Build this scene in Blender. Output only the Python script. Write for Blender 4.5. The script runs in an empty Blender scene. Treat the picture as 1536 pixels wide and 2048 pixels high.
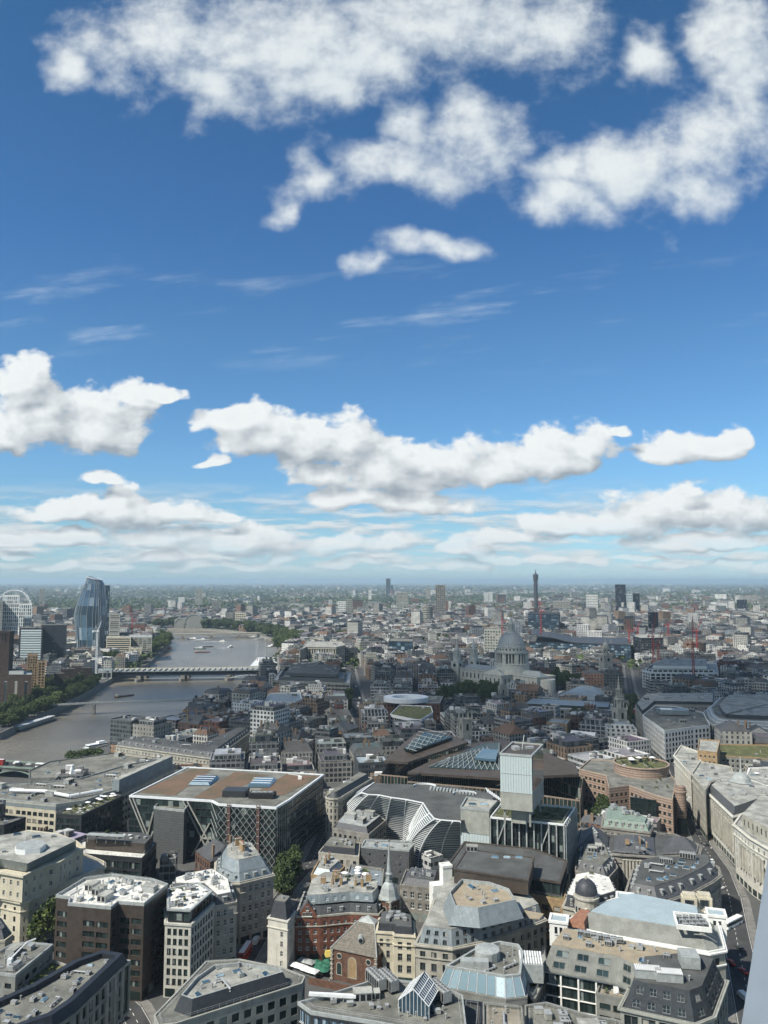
import bpy, math, random
from math import sin, cos, radians, pi, sqrt, atan2, hypot
from mathutils import Vector, Matrix
random.seed(7)
C = bpy.context.scene.collection
SC = bpy.context.scene
# ------------------------------------------------------------------ camera
F, EY, H0 = 1539.0, 1162.0, 150.0
PITCH = math.atan((EY - 1024.0) / F)
cd = bpy.data.cameras.new('camera')
cd.sensor_fit = 'VERTICAL'; cd.sensor_height = 36; cd.lens = 36 * F / 2048.0
cd.clip_start = 0.1; cd.clip_end = 200000
cam = bpy.data.objects.new('camera', cd); C.objects.link(cam)
cam.location = (0, 0, H0); cam.rotation_euler = (pi / 2 + PITCH, 0, 0)
SC.camera = cam
# ------------------------------------------------------------------ exposure
SC.view_settings.view_transform = 'Standard'; SC.view_settings.look = 'None'
SC.view_settings.exposure = 0.42; SC.view_settings.gamma = 1.0
SC.cycles.max_bounces = 6; SC.cycles.diffuse_bounces = 3; SC.cycles.glossy_bounces = 3
SC.cycles.volume_bounces = 0; SC.cycles.transparent_max_bounces = 24
SC.cycles.use_denoising = True
SC.cycles.use_adaptive_sampling = True; SC.cycles.adaptive_threshold = .03; SC.cycles.adaptive_min_samples = 8
SUN_EL, SUN_AZ = radians(49), atan2(-0.80, -0.60)      # azimuth from +Y towards +X
# ------------------------------------------------------------------ world: Nishita sky with procedural clouds
def ray(px, py):
    x = (px - 768.0) / F; y = (1024.0 - py) / F
    return (x, cos(PITCH) - y * sin(PITCH), sin(PITCH) + y * cos(PITCH))
def uv_of(px, py):
    r = ray(px, py); return (r[0] / r[1], r[2] / r[1])
def P(px, py, z=0.0):
    r = ray(px, py); t = (z - H0) / r[2]
    return Vector((r[0] * t, r[1] * t))
def PY(px, py, Y):            # the point at depth Y seen at this pixel
    r = ray(px, py); t = Y / r[1]
    return Vector((r[0] * t, Y, H0 + r[2] * t))
W = bpy.data.worlds.new('World'); SC.world = W; W.use_nodes = True
nt = W.node_tree; nt.nodes.clear()
class NB:
    def __init__(s, tree): s.t = tree
    def n(s, typ, **kw):
        d = s.t.nodes.new(typ)
        for k, v in kw.items(): setattr(d, k, v)
        return d
    def put(s, sock, v):
        if isinstance(v, bpy.types.NodeSocket): s.t.links.new(v, sock)
        elif v is not None: sock.default_value = v
    def m(s, op, a, b=None, c=None, clamp=False):
        d = s.n('ShaderNodeMath', operation=op, use_clamp=clamp)
        for i, v in enumerate((a, b, c)): s.put(d.inputs[i], v)
        return d.outputs[0]
    def v(s, op, a, b=None, c=None):
        d = s.n('ShaderNodeVectorMath', operation=op)
        for i, q in enumerate((a, b, c)): s.put(d.inputs[i], q)
        return d.outputs['Value' if op in ('LENGTH', 'DOT_PRODUCT', 'DISTANCE') else 'Vector']
    def noise(s, vec, scale, detail=6, rough=.55, lac=2.0, dist=0, dim='3D'):
        d = s.n('ShaderNodeTexNoise', noise_dimensions=dim)
        s.put(d.inputs['Vector'], vec); d.inputs['Scale'].default_value = scale
        d.inputs['Detail'].default_value = detail; d.inputs['Roughness'].default_value = rough
        d.inputs['Lacunarity'].default_value = lac; d.inputs['Distortion'].default_value = dist
        return d.outputs
    def mix(s, f, a, b, blend='MIX'):
        d = s.n('ShaderNodeMix', data_type='RGBA', blend_type=blend)
        s.put(d.inputs[0], f); s.put(d.inputs[6], a); s.put(d.inputs[7], b)
        return d.outputs[2]
    def rng(s, x, a, b, c=0., d=1., typ='SMOOTHSTEP'):
        q = s.n('ShaderNodeMapRange', interpolation_type=typ)
        for i, v in enumerate((x, a, b, c, d)): s.put(q.inputs[i], v)
        return q.outputs[0]
    def sep(s, v):
        d = s.n('ShaderNodeSeparateXYZ'); s.put(d.inputs[0], v); return d.outputs
    def com(s, x, y, z=0.):
        d = s.n('ShaderNodeCombineXYZ')
        for i, q in enumerate((x, y, z)): s.put(d.inputs[i], q)
        return d.outputs[0]
# blobs: centre and radii as seen from here, in pixels of the photograph, turned into directions
HIGH = [(340,80,170,95),(510,100,170,115),(690,80,230,125),(900,50,240,125),(1090,50,130,110),(400,160,120,75),(630,165,120,72),
 (125,135,55,48),(230,120,80,70),(1300,100,48,62),(1460,90,95,130),(1420,270,120,105),(1270,330,150,95),(1500,200,80,130),(945,295,105,88),(870,335,90,65),
 (745,325,95,52),(600,365,75,48),(565,405,48,34),(1150,390,90,48),(1130,330,90,70),(790,245,70,45),(880,508,95,24),(735,530,50,15),(1400,380,110,60)]
CUM = [(45,765,58,62),(95,850,128,92),(205,865,105,88),(20,868,80,80),(320,792,50,26),(270,800,60,45),(520,880,115,72),(470,850,75,45),(610,900,110,85),
 (690,890,80,72),(430,925,30,20),(760,950,110,80),(880,945,130,82),(1000,935,140,76),(1120,925,105,72),(1165,910,70,68),(640,950,90,50),(1235,870,35,20),
 (1330,910,85,48),(1420,905,95,45),(1480,885,38,50),(700,1000,115,36),(840,1010,120,38),(1380,985,55,22),
 (200,960,42,22),(130,1035,95,40),(250,1030,140,58),(370,1030,90,30),(440,1035,45,18),(480,1090,135,45),(300,1080,120,30),(130,1085,130,26),(20,1090,60,20),
 (700,1095,80,38),(800,1090,55,38),(1000,1080,110,28),(930,1100,60,26),(1110,1060,110,36),(1250,1050,130,48),(1360,1030,150,66),(1490,1040,120,62),(1420,1085,180,26),
 (24,1113,51,9),(99,1136,61,10),(218,1136,63,11),(330,1114,63,15),(373,1132,65,16),(500,1130,55,14),(568,1119,44,16),(675,1130,44,14),(732,1121,55,12),(811,1132,62,9),(917,1134,57,14),(986,1118,66,14),(1092,1120,60,11),(1187,1130,36,10),(1287,1118,67,11),(1331,1135,66,16),(1462,1130,44,16),(1552,1142,65,14)]
def density_group():
    g = bpy.data.node_groups.new('cloud_density', 'ShaderNodeTree')
    g.interface.new_socket('P', in_out='INPUT', socket_type='NodeSocketVector')
    g.interface.new_socket('High', in_out='OUTPUT', socket_type='NodeSocketFloat')
    g.interface.new_socket('Low', in_out='OUTPUT', socket_type='NodeSocketFloat')
    b = NB(g); gi = b.n('NodeGroupInput'); go = b.n('NodeGroupOutput')
    p = gi.outputs[0]
    x, y, _ = b.sep(p)
    qh = b.v('MULTIPLY', p, (2.3, 2.6, 1.)); ql = b.v('MULTIPLY', p, (4.6, 6.4, 1.))
    def warp(q, ax, ay, sc):
        big = b.noise(q, sc, 2, .5)['Color']
        return b.v('ADD', p, b.v('MULTIPLY', b.v('SUBTRACT', big, (.5, .5, .5)), (ax, ay, 0.)))
    ph = warp(qh, .16, .12, 3.2); pl = warp(ql, .06, .03, 3.6)
    fbh = b.noise(qh, 5.2, 5, .58, 2.1)['Fac']
    fbh2 = b.noise(b.v('ADD', qh, (5.3, 2.2, 0)), 21., 5, .6)['Fac']
    fb = b.noise(ql, 5.5, 5, .58)['Fac']
    vo = b.n('ShaderNodeTexVoronoi', feature='SMOOTH_F1', normalize=True); b.put(vo.inputs['Vector'], b.v('ADD', b.v('MULTIPLY', p, (7.5, 9., 1.)), b.v('MULTIPLY', b.noise(ql, 9., 2, .5)['Color'], (.22, .22, 0.)))); vo.inputs['Scale'].default_value = 2.6; vo.inputs['Detail'].default_value = 1.5; vo.inputs['Roughness'].default_value = .55; vo.inputs['Smoothness'].default_value = .25
    fb2 = b.m('SUBTRACT', .78, vo.outputs['Distance'])
    def blobs(L, asym, pw):
        acc = None
        for (cx, cy, rx, ry) in L:
            c = uv_of(cx, cy); sx = abs(uv_of(cx + rx, cy)[0] - c[0]); sy = abs(uv_of(cx, cy - ry)[1] - c[1])
            d = b.v('MULTIPLY_ADD', pw, (1 / sx, 1 / sy, 0), (-c[0] / sx, -c[1] / sy, 0))
            if asym:
                d = b.v('MAXIMUM', d, b.v('MULTIPLY', d, (-1, -2.1, 0)))
            l = b.v('LENGTH', d)
            acc = l if acc is None else b.m('SMOOTH_MIN', acc, l, .25)
        return b.m('SUBTRACT', 1.0, acc)
    hi = blobs(HIGH, False, ph)
    hi = b.m('ADD', b.m('MINIMUM', b.m('MULTIPLY', hi, 1.2), .9), b.m('MULTIPLY', b.m('SUBTRACT', fbh, .5), 2.9))
    hi = b.m('ADD', hi, b.m('MULTIPLY', b.m('SUBTRACT', fbh2, .5), .5))
    lo = blobs(CUM, True, pl)
    lo = b.m('ADD', b.m('ADD', lo, b.m('MULTIPLY', b.m('SUBTRACT', fb, .5), 1.25)), b.m('MULTIPLY', b.m('SUBTRACT', fb2, .5), 1.5))
    b.put(go.inputs[0], hi); b.put(go.inputs[1], lo)
    return g
b = NB(nt)
tc = b.n('ShaderNodeTexCoord'); d = tc.outputs['Generated']
dx, dy, dz = b.sep(d)
yy = b.m('MAXIMUM', dy, 0.08)
p0 = b.com(b.m('DIVIDE', dx, yy), b.m('DIVIDE', dz, yy), 0.)
DG = density_group()
def dens(p):
    n = b.n('ShaderNodeGroup', node_tree=DG); b.put(n.inputs[0], p); return n.outputs
d0 = dens(p0)
kk = b.m('ADD', b.m('MULTIPLY', b.m('MAXIMUM', b.sep(p0)[1], 0.), .06), .013)
d1 = dens(b.v('ADD', p0, b.com(b.m('MULTIPLY', kk, -.8), kk, 0.)))
front = b.rng(dy, .08, .2)
aH = b.m('MULTIPLY', b.rng(d0[0], -.36, 1.2, 0, .95), front)
aL = b.m('MULTIPLY', b.rng(d0[1], -.08, .26, 0, 1), front)
vH = b.sep(p0)[1]
low_fade = b.rng(vH, .0, .10, .45, 1.)
aL = b.m('MULTIPLY', aL, low_fade)
litL = b.m('ADD', .56, b.m('MULTIPLY', b.m('SUBTRACT', d0[1], d1[1]), .95), clamp=True)
thick = b.rng(d0[1], .5, 2.2, 0, .28)
litL = b.m('SUBTRACT', litL, thick, clamp=True)
litH = b.m('ADD', .74, b.m('MULTIPLY', b.m('SUBTRACT', d0[0], d1[0]), .22), clamp=True)
sky = b.n('ShaderNodeTexSky', sky_type='NISHITA', sun_disc=False, sun_elevation=SUN_EL, sun_rotation=SUN_AZ,
          altitude=100, air_density=1.0, dust_density=0.3, ozone_density=3.0)
skyc = b.mix(1.0, sky.outputs[0], (1.02, 1.06, 1.04, 1), 'MULTIPLY')
hs = b.n('ShaderNodeHueSaturation'); hs.inputs['Saturation'].default_value = 1.12; b.put(hs.inputs['Color'], skyc)
SKY_STR = 0.0748
cl = b.mix(litL, (3.5, 4.1, 4.7, 1), (8.8, 9.2, 9.3, 1))
ch = b.mix(litH, (5.2, 6.3, 7.2, 1), (8.4, 8.9, 9.0, 1))
rp = b.n('ShaderNodeValToRGB'); b.put(rp.inputs[0], b.rng(vH, 0., .8, 0., 1., 'LINEAR'))
el = rp.color_ramp.elements
el[0].position = 0.; el[0].color = (.345, .475, .74, 1); el[1].position = 1.; el[1].color = (.355, .485, .545, 1)
for pos, c in ((.09, (.375, .485, .585, 1)), (.2, (.425, .535, .625, 1)), (.4, (.43, .54, .605, 1)), (.6, (.375, .50, .60, 1))):
    e = el.new(pos); e.color = c
skt = b.mix(1.0, b.mix(1.0, hs.outputs[0], rp.outputs[0], 'MULTIPLY'), (2., 2., 2., 1), 'MULTIPLY')
c1 = b.mix(aH, skt, ch)
hzn = b.noise(b.v('MULTIPLY', p0, (5.5, 34., 1.)), 1.6, 5, .62)['Fac']
hzl = b.noise(b.v('MULTIPLY', b.v('ADD', p0, (0., .006, 0.)), (5.5, 34., 1.)), 1.6, 3, .62)['Fac']
aZ = b.m('MULTIPLY', b.m('MULTIPLY', b.rng(hzn, .40, .58, 0, .85), b.rng(vH, .004, .03)), b.m('MULTIPLY', b.rng(vH, .075, .14, 1., 0.), front))
cz = b.mix(b.m('ADD', .5, b.m('MULTIPLY', b.m('SUBTRACT', hzn, hzl), 4.), clamp=True), (4.6, 5.6, 6.5, 1), (8.0, 8.3, 8.3, 1))
cir = b.noise(b.v('MULTIPLY', b.v('ADD', p0, b.com(0., b.m('MULTIPLY', b.sep(p0)[0], -.10), 0.)), (2.6, 15., 1.)), 1.5, 6, .65)['Fac']
aC = b.m('MULTIPLY', b.m('MULTIPLY', b.rng(cir, .52, .78, 0, .42), b.m('MULTIPLY', b.rng(vH, .26, .33), b.rng(vH, .36, .47, 1., 0.))), front)
c1 = b.mix(aC, c1, (7.2, 8.2, 9.0, 1))
c1 = b.mix(aZ, c1, cz)
c2 = b.mix(aL, c1, cl)
bk = b.noise(b.v('MULTIPLY', d, (1., 1., 1.6)), 2.6, 4, .6)['Fac']      # unseen broken cloud behind the viewer, added to neutralise the blue shade
aB = b.m('MULTIPLY', b.m('MULTIPLY', b.rng(bk, .47, .62, 0, .9), b.rng(dy, -.05, .06, 1., 0.)), b.rng(dz, .0, .08))
c2 = b.mix(aB, c2, (6.4, 6.4, 5.7, 1))
bg = b.n('ShaderNodeBackground'); b.put(bg.inputs[0], c2); bg.inputs[1].default_value = SKY_STR
out = b.n('ShaderNodeOutputWorld'); b.put(out.inputs[0], bg.outputs[0])
W.cycles.sampling_method = 'MANUAL'; W.cycles.sample_map_resolution = 512
# ------------------------------------------------------------------ sun
sd = bpy.data.lights.new('sun', 'SUN'); sd.energy = 5.0; sd.angle = radians(.53); sd.color = (1.0, .955, .865)
sun = bpy.data.objects.new('sun', sd); C.objects.link(sun)
TOSUN = Vector((sin(SUN_AZ) * cos(SUN_EL), cos(SUN_AZ) * cos(SUN_EL), sin(SUN_EL)))
sun.rotation_euler = TOSUN.to_track_quat('Z', 'Y').to_euler(); sun.location = (-300, -200, 900)
# ------------------------------------------------------------------ materials
MATS = {}
def mat(name, col, rough=.8, amp=.25, scale=.35, metal=0., streak=0., spec=.35, bump=0., col2=None, stripes=None):
    """world-space mottled surface; stripes=(spacing, axis 'z' or 'xy', width, colour) draws joints or courses"""
    if name in MATS: return MATS[name]
    m = bpy.data.materials.new(name); m.use_nodes = True
    t = m.node_tree; q = NB(t); bs = t.nodes['Principled BSDF']
    geo = q.n('ShaderNodeNewGeometry'); pos = geo.outputs['Position']
    n1 = q.noise(pos, scale, 5, .62)['Fac']
    c = tuple(col) + (1,)
    lo = tuple(max(0, x * (1 - amp)) for x in col) + (1,); hi = tuple(min(.9, x * (1 + amp)) for x in col) + (1,)
    if col2: hi = tuple(col2) + (1,)
    cc = q.mix(q.rng(n1, .3, .7), lo, hi)
    n2 = q.noise(pos, scale * 9, 3, .6)['Fac']
    cc = q.mix(q.m('MULTIPLY', q.rng(n2, .35, .75), .35), cc, tuple(x * .72 for x in col) + (1,))
    if streak:
        n3 = q.noise(q.v('MULTIPLY', pos, (1.3, 1.3, .10)), 1.0, 4, .6)['Fac']
        cc = q.mix(q.m('MULTIPLY', q.rng(n3, .5, .75), streak), cc, tuple(x * .45 for x in col) + (1,))
    if stripes:
        sp, ax, wd, sc = stripes
        X, Y, Z = q.sep(pos)
        a = Z if ax == 'z' else q.m('ADD', q.m('MULTIPLY', X, .8), q.m('MULTIPLY', Y, .6))
        f = q.m('FRACT', q.m('DIVIDE', a, sp))
        cc = q.mix(q.m('LESS_THAN', f, wd), cc, tuple(sc) + (1,))
    q.put(bs.inputs['Base Color'], cc)
    bs.inputs['Roughness'].default_value = rough; bs.inputs['Metallic'].default_value = metal
    bs.inputs['Specular IOR Level'].default_value = spec
    if bump:
        bn = q.n('ShaderNodeBump'); bn.inputs['Strength'].default_value = bump; bn.inputs['Distance'].default_value = .2
        q.put(bn.inputs['Height'], n2); q.put(bs.inputs['Normal'], bn.outputs[0])
    MATS[name] = m; return m
def glassmat(name, dark=(.012, .018, .02), lit=(.055, .065, .065), blind=(.28, .27, .235), rough=.14, pb=.13, spec=.3):
    if name in MATS: return MATS[name]
    m = bpy.data.materials.new(name); m.use_nodes = True
    t = m.node_tree; q = NB(t); bs = t.nodes['Principled BSDF']
    oi = q.n('ShaderNodeObjectInfo').outputs['Random']; ge = q.n('ShaderNodeNewGeometry'); isl = ge.outputs['Random Per Island']
    r = q.m('FRACT', q.m('ADD', q.m('MULTIPLY', oi, 7.13), q.m('MULTIPLY', isl, 3.77)))
    r2 = q.m('FRACT', q.m('MULTIPLY', r, 17.3))
    c = q.mix(q.m('POWER', r, 2.2), tuple(dark) + (1,), tuple(lit) + (1,))
    c = q.mix(q.m('LESS_THAN', r2, pb), c, tuple(blind) + (1,))
    nz = q.noise(ge.outputs['Position'], .9, 2)['Fac']
    c = q.mix(q.m('MULTIPLY', q.rng(nz, .45, .8), .4), c, tuple(dark) + (1,))
    q.put(bs.inputs['Base Color'], c); bs.inputs['Roughness'].default_value = rough
    bs.inputs['Specular IOR Level'].default_value = spec
    MATS[name] = m; return m
M = dict(
 stone=mat('pale_stone', (.34, .325, .275), .85, .2, .25, streak=.35),
 cream=mat('cream_stone', (.49, .45, .345), .85, .14, .2, streak=.3),
 white=mat('white_render', (.70, .70, .66), .8, .08, .3, streak=.2),
 grey=mat('grey_stone', (.20, .205, .185), .85, .2, .25, streak=.35),
 conc=mat('pale_concrete', (.29, .295, .26), .85, .15, .3, streak=.4),
 dstone=mat('weathered_stone', (.215, .205, .18), .9, .3, .3, streak=.5),
 brown=mat('brown_granite', (.058, .047, .04), .4, .25, .5, spec=.5),
 brick=mat('red_brick', (.15, .062, .04), .9, .3, .8, streak=.2),
 dbrick=mat('brown_brick', (.115, .062, .042), .9, .35, .8, streak=.2),
 tan=mat('buff_brick', (.30, .21, .115), .9, .2, .6, streak=.2),
 slate=mat('grey_slate', (.085, .088, .092), .6, .3, .9, stripes=(.5, 'z', .12, (.05, .052, .055))),
 dslate=mat('dark_slate', (.045, .048, .055), .55, .3, .9),
 tile=mat('stone_tile_roof', (.15, .135, .11), .85, .3, .9, stripes=(.6, 'z', .12, (.09, .085, .075))),
 zinc=mat('zinc_sheet', (.25, .285, .295), .45, .15, .4, metal=.25, streak=.45, stripes=(1.1, 'xy', .08, (.17, .19, .2))),
 lead=mat('lead_sheet', (.30, .32, .31), .6, .2, .5, streak=.4),
 felt=mat('grey_roof_felt', (.15, .15, .13), .95, .4, .12, streak=.3, stripes=(2.6, 'xy', .035, (.09, .09, .08))),
 dfelt=mat('dark_roof_felt', (.075, .078, .076), .95, .3, .12),
 lfelt=mat('pale_roof_felt', (.29, .29, .26), .95, .4, .14, streak=.3, stripes=(2.2, 'xy', .04, (.19, .19, .17))),
 wfelt=mat('white_roof_membrane', (.62, .61, .56), .8, .25, .2, streak=.3),
 gravel=mat('gravel_roof', (.27, .245, .195), .95, .3, .15),
 sand=mat('sandy_paving_roof', (.29, .245, .175), .9, .15, .3),
 sedum=mat('sedum_roof', (.165, .14, .085), 1., .45, .07, col2=(.17, .10, .07), streak=.3),
 grassr=mat('planted_roof', (.07, .085, .03), 1., .5, .25, col2=(.15, .15, .065)),
 copper=mat('green_copper', (.19, .245, .205), .7, .2, .4, streak=.3),
 blueroof=mat('blue_metal_roof', (.40, .475, .49), .4, .08, .2, metal=.2, stripes=(2.2, 'xy', .05, (.22, .30, .35))),
 terra=mat('terracotta_roof', (.27, .135, .085), .9, .3, 1.2),
 metal=mat('galvanised_metal', (.42, .43, .42), .45, .15, .8, metal=.4),
 dmetal=mat('dark_metal', (.045, .05, .055), .45, .2, .6, metal=.3),
 wmetal=mat('white_metal', (.66, .68, .68), .4, .06, .5),
 navy=mat('navy_metal', (.022, .026, .034), .5, .2, .4, spec=.3),
 rust=mat('oxide_steel', (.14, .085, .07), .6, .2, .6),
 bronze=mat('bronze_cladding', (.085, .07, .058), .5, .2, .3, metal=.3),
 pbronze=mat('pale_bronze', (.27, .215, .165), .55, .15, .3, metal=.2),
 dglass=glassmat('dark_glass'),
 bglass=glassmat('blue_glass', (.02, .04, .06), (.12, .21, .28), (.25, .33, .38), .08, .15, .7),
 gglass=glassmat('green_glass', (.012, .02, .019), (.04, .062, .06), (.19, .22, .205), .12, .07, .4),
 skyglass=glassmat('sky_glass', (.17, .25, .29), (.30, .39, .43), (.5, .6, .65), .08, .12, .8),
 pglass=glassmat('panel_glass', (.42, .49, .49), (.52, .59, .58), (.5, .56, .56), .25, .1, .6),
 frame=mat('white_frame', (.62, .62, .58), .6, .05, 1.),
 gframe=mat('grey_frame', (.16, .165, .165), .5, .1, 1.),
 dframe=mat('dark_frame', (.03, .032, .034), .5, .1, 1.),
 black=mat('black_grille', (.012, .013, .014), .7, .2, 1.),
 asphalt=mat('asphalt', (.05, .05, .05), .9, .25, .15),
 pave=mat('paving', (.17, .165, .15), .9, .25, .3),
 paint=mat('road_paint', (.6, .6, .56), .8, .15, 1.),
 red=mat('red_paint', (.36, .015, .012), .35, .1, .5, spec=.5),
 dred=mat('crane_red', (.30, .035, .03), .5, .15, .5),
 orange=mat('orange_canvas', (.75, .28, .05), .7, .1, .5),
 greenc=mat('green_canvas', (.03, .13, .085), .7, .2, .8),
 wpaint=mat('white_paint', (.78, .78, .76), .35, .04, .5, spec=.5),
 rubber=mat('tyre_rubber', (.018, .018, .018), .8, .1, 1.),
 leaf=mat('leaves', (.058, .092, .028), .75, .5, .35, col2=(.105, .145, .04)),
 dleaf=mat('dark_leaves', (.032, .058, .02), .75, .5, .35, col2=(.06, .088, .028)),
 lleaf=mat('light_leaves', (.10, .14, .04), .75, .5, .35, col2=(.16, .19, .05)),
 bark=mat('bark', (.07, .055, .04), .9, .3, 2.),
 wood=mat('timber', (.16, .11, .07), .8, .25, 1.),
 beige=mat('beige_render', (.45, .44, .385), .85, .15, .3, streak=.4),
 pstone=mat('off_white_stone', (.52, .505, .44), .85, .12, .25, streak=.35),
 lglass=glassmat('louvre_glass', (.10, .12, .125), (.17, .195, .2), (.22, .25, .25), .2, .1, .4),
 tglass=glassmat('tower_glass', (.045, .085, .14), (.09, .16, .24), (.2, .27, .33), .1, .1, .6),
 soot=mat('sooty_brick', (.05, .034, .027), .9, .3, .5, streak=.3),
 dome=mat('dome_lead', (.50, .49, .46), .6, .15, .25, streak=.4),
 cloth=mat('yellow_canvas', (.62, .48, .12), .8, .1, 1.),
)
# ------------------------------------------------------------------ mesh builder
class MB:
    def __init__(s): s.v = []; s.f = []; s.mi = []; s.uv = []; s.useuv = False; s.col = []
    def quad(s, pts, m=0, uv=None, col=None):
        k = len(s.v); s.v.extend([tuple(p) for p in pts]); s.f.append(list(range(k, k + len(pts)))); s.mi.append(m)
        s.uv.append(uv); s.col.append(col)
    def box(s, c, sz, rz=0., m=0, top=None, tilt=None):
        hx, hy, hz = sz[0] / 2, sz[1] / 2, sz[2] / 2; ca, sa = cos(rz), sin(rz)
        pts = []
        for dz in (-hz, hz):
            kx = ky = 1.
            if top and dz > 0: kx, ky = (top if isinstance(top, tuple) else (top, top))
            for (a, b_) in ((-1, -1), (1, -1), (1, 1), (-1, 1)):
                x, y = a * hx * kx, b_ * hy * ky
                pts.append((c[0] + x * ca - y * sa, c[1] + x * sa + y * ca, c[2] + dz))
        for q in ((3, 2, 1, 0), (4, 5, 6, 7), (0, 1, 5, 4), (1, 2, 6, 5), (2, 3, 7, 6), (3, 0, 4, 7)):
            s.quad([pts[i] for i in q], m)
    def prism(s, poly, z0, z1, m=0, mt=None, bottom=False, top=True):
        n = len(poly)
        for i in range(n):
            a, b_ = poly[i], poly[(i + 1) % n]
            s.quad([(a[0], a[1], z0), (b_[0], b_[1], z0), (b_[0], b_[1], z1), (a[0], a[1], z1)], m)
        if top: s.quad([(p[0], p[1], z1) for p in poly], m if mt is None else mt)
        if bottom: s.quad([(p[0], p[1], z0) for p in reversed(poly)], m)
    def frus(s, poly, z0, poly2, z1, m=0, mt=None, top=True):
        n = len(poly)
        for i in range(n):
            j = (i + 1) % n
            s.quad([(*poly[i][:2], z0), (*poly[j][:2], z0), (*poly2[j][:2], z1), (*poly2[i][:2], z1)], m)
        if top: s.quad([(p[0], p[1], z1) for p in poly2], m if mt is None else mt)
    def ring(s, outer, inner, z0, z1, m=0):
        n = len(outer)
        for i in range(n):
            j = (i + 1) % n; a, b_, c, e = outer[i], outer[j], inner[j], inner[i]
            s.quad([(a[0], a[1], z0), (b_[0], b_[1], z0), (b_[0], b_[1], z1), (a[0], a[1], z1)], m)
            s.quad([(c[0], c[1], z0), (e[0], e[1], z0), (e[0], e[1], z1), (c[0], c[1], z1)], m)
            s.quad([(a[0], a[1], z1), (b_[0], b_[1], z1), (c[0], c[1], z1), (e[0], e[1], z1)], m)
            s.quad([(e[0], e[1], z0), (c[0], c[1], z0), (b_[0], b_[1], z0), (a[0], a[1], z0)], m)
    def tube(s, pts, r, n=6, m=0, cap=True):
        rs = r if isinstance(r, (list, tuple)) else [r] * len(pts)
        P_ = [Vector(p) for p in pts]; rings = []
        for i, p in enumerate(P_):
            d_ = (P_[min(i + 1, len(P_) - 1)] - P_[max(i - 1, 0)]).normalized()
            u = d_.cross(Vector((0, 0, 1)) if abs(d_.z) < .95 else Vector((1, 0, 0))).normalized(); w = d_.cross(u)
            rings.append([p + (u * cos(2 * pi * k / n) + w * sin(2 * pi * k / n)) * rs[i] for k in range(n)])
        for a, b_ in zip(rings, rings[1:]):
            for k in range(n):
                s.quad([a[k], b_[k], b_[(k + 1) % n], a[(k + 1) % n]], m)
        if cap:
            s.quad(list(rings[0]), m); s.quad(list(reversed(rings[-1])), m)
    def lathe(s, c, prof, n=16, m=0, a0=0., a1=2 * pi):
        full = abs(a1 - a0 - 2 * pi) < 1e-6
        ks = [a0 + (a1 - a0) * i / n for i in range(n + 1)]
        for (r0, z0), (r1, z1) in zip(prof, prof[1:]):
            for i in range(n):
                A, B_ = ks[i], ks[i + 1]
                q = [(c[0] + r0 * cos(A), c[1] + r0 * sin(A), c[2] + z0), (c[0] + r0 * cos(B_), c[1] + r0 * sin(B_), c[2] + z0),
                     (c[0] + r1 * cos(B_), c[1] + r1 * sin(B_), c[2] + z1), (c[0] + r1 * cos(A), c[1] + r1 * sin(A), c[2] + z1)]
                if r1 < 1e-4: q = q[:3]
                elif r0 < 1e-4: q = [q[0], q[2], q[3]]
                s.quad(q, m)
    def bar(s, a, b_, w, d_=None, m=0):
        a = Vector(a); b_ = Vector(b_); t = (b_ - a).normalized()
        u = t.cross(Vector((0, 0, 1)) if abs(t.z) < .95 else Vector((0, 1, 0))).normalized() * (w / 2)
        v = t.cross(u).normalized() * ((d_ or w) / 2)
        p = [a - u - v, a + u - v, a + u + v, a - u + v]; q = [x + (b_ - a) for x in p]
        for i in range(4):
            j = (i + 1) % 4; s.quad([p[i], q[i], q[j], p[j]], m)
        s.quad(p, m); s.quad(list(reversed(q)), m)
    def mesh(s, name, mats, origin=(0, 0, 0), smooth=False):
        me = bpy.data.meshes.new(name)
        o = origin
        me.from_pydata([(x - o[0], y - o[1], z - o[2]) for x, y, z in s.v], [], s.f)
        for m_ in mats: me.materials.append(m_)
        me.polygons.foreach_set('material_index', s.mi)
        if smooth: me.polygons.foreach_set('use_smooth', [True] * len(s.f))
        if s.useuv:
            ul = me.uv_layers.new(name='UVMap'); fl = []
            for f_, u_ in zip(s.f, s.uv):
                for q in (u_ or [(0, 0)] * len(f_)): fl.extend(q)
            ul.data.foreach_set('uv', fl)
            ca = me.color_attributes.new('tint', 'FLOAT_COLOR', 'CORNER'); fl = []
            for f_, c_ in zip(s.f, s.col):
                for _ in f_: fl.extend(c_ or (.3, .3, .3, 1))
            ca.data.foreach_set('color', fl)
        me.validate(); me.update()
        return me
    def build(s, name, mats, parent=None, smooth=False):
        if not isinstance(mats, (list, tuple)): mats = [mats]
        o = parent_origin(parent) if parent else (0, 0, 0)
        ob = bpy.data.objects.new(name, s.mesh(name, mats, o, smooth)); C.objects.link(ob)
        if parent: ob.parent = parent
        return ob
def parent_origin(p):
    v = Vector((0, 0, 0))
    while p: v = v + p.location; p = p.parent
    return tuple(v)
def merge(mb, smooth=False):
    """weld coincident verts so smooth shading works"""
    d_ = {}; nv = []; remap = []
    for p in mb.v:
        k = (round(p[0], 3), round(p[1], 3), round(p[2], 3))
        if k not in d_: d_[k] = len(nv); nv.append(p)
        remap.append(d_[k])
    mb.v = nv
    F2 = []
    for f_ in mb.f:
        g = []
        for i in f_:
            if remap[i] not in g: g.append(remap[i])
        F2.append(g)
    keep = [i for i, g in enumerate(F2) if len(g) > 2]
    mb.f = [F2[i] for i in keep]; mb.mi = [mb.mi[i] for i in keep]; mb.uv = [mb.uv[i] for i in keep]; mb.col = [mb.col[i] for i in keep]
    return mb
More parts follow.
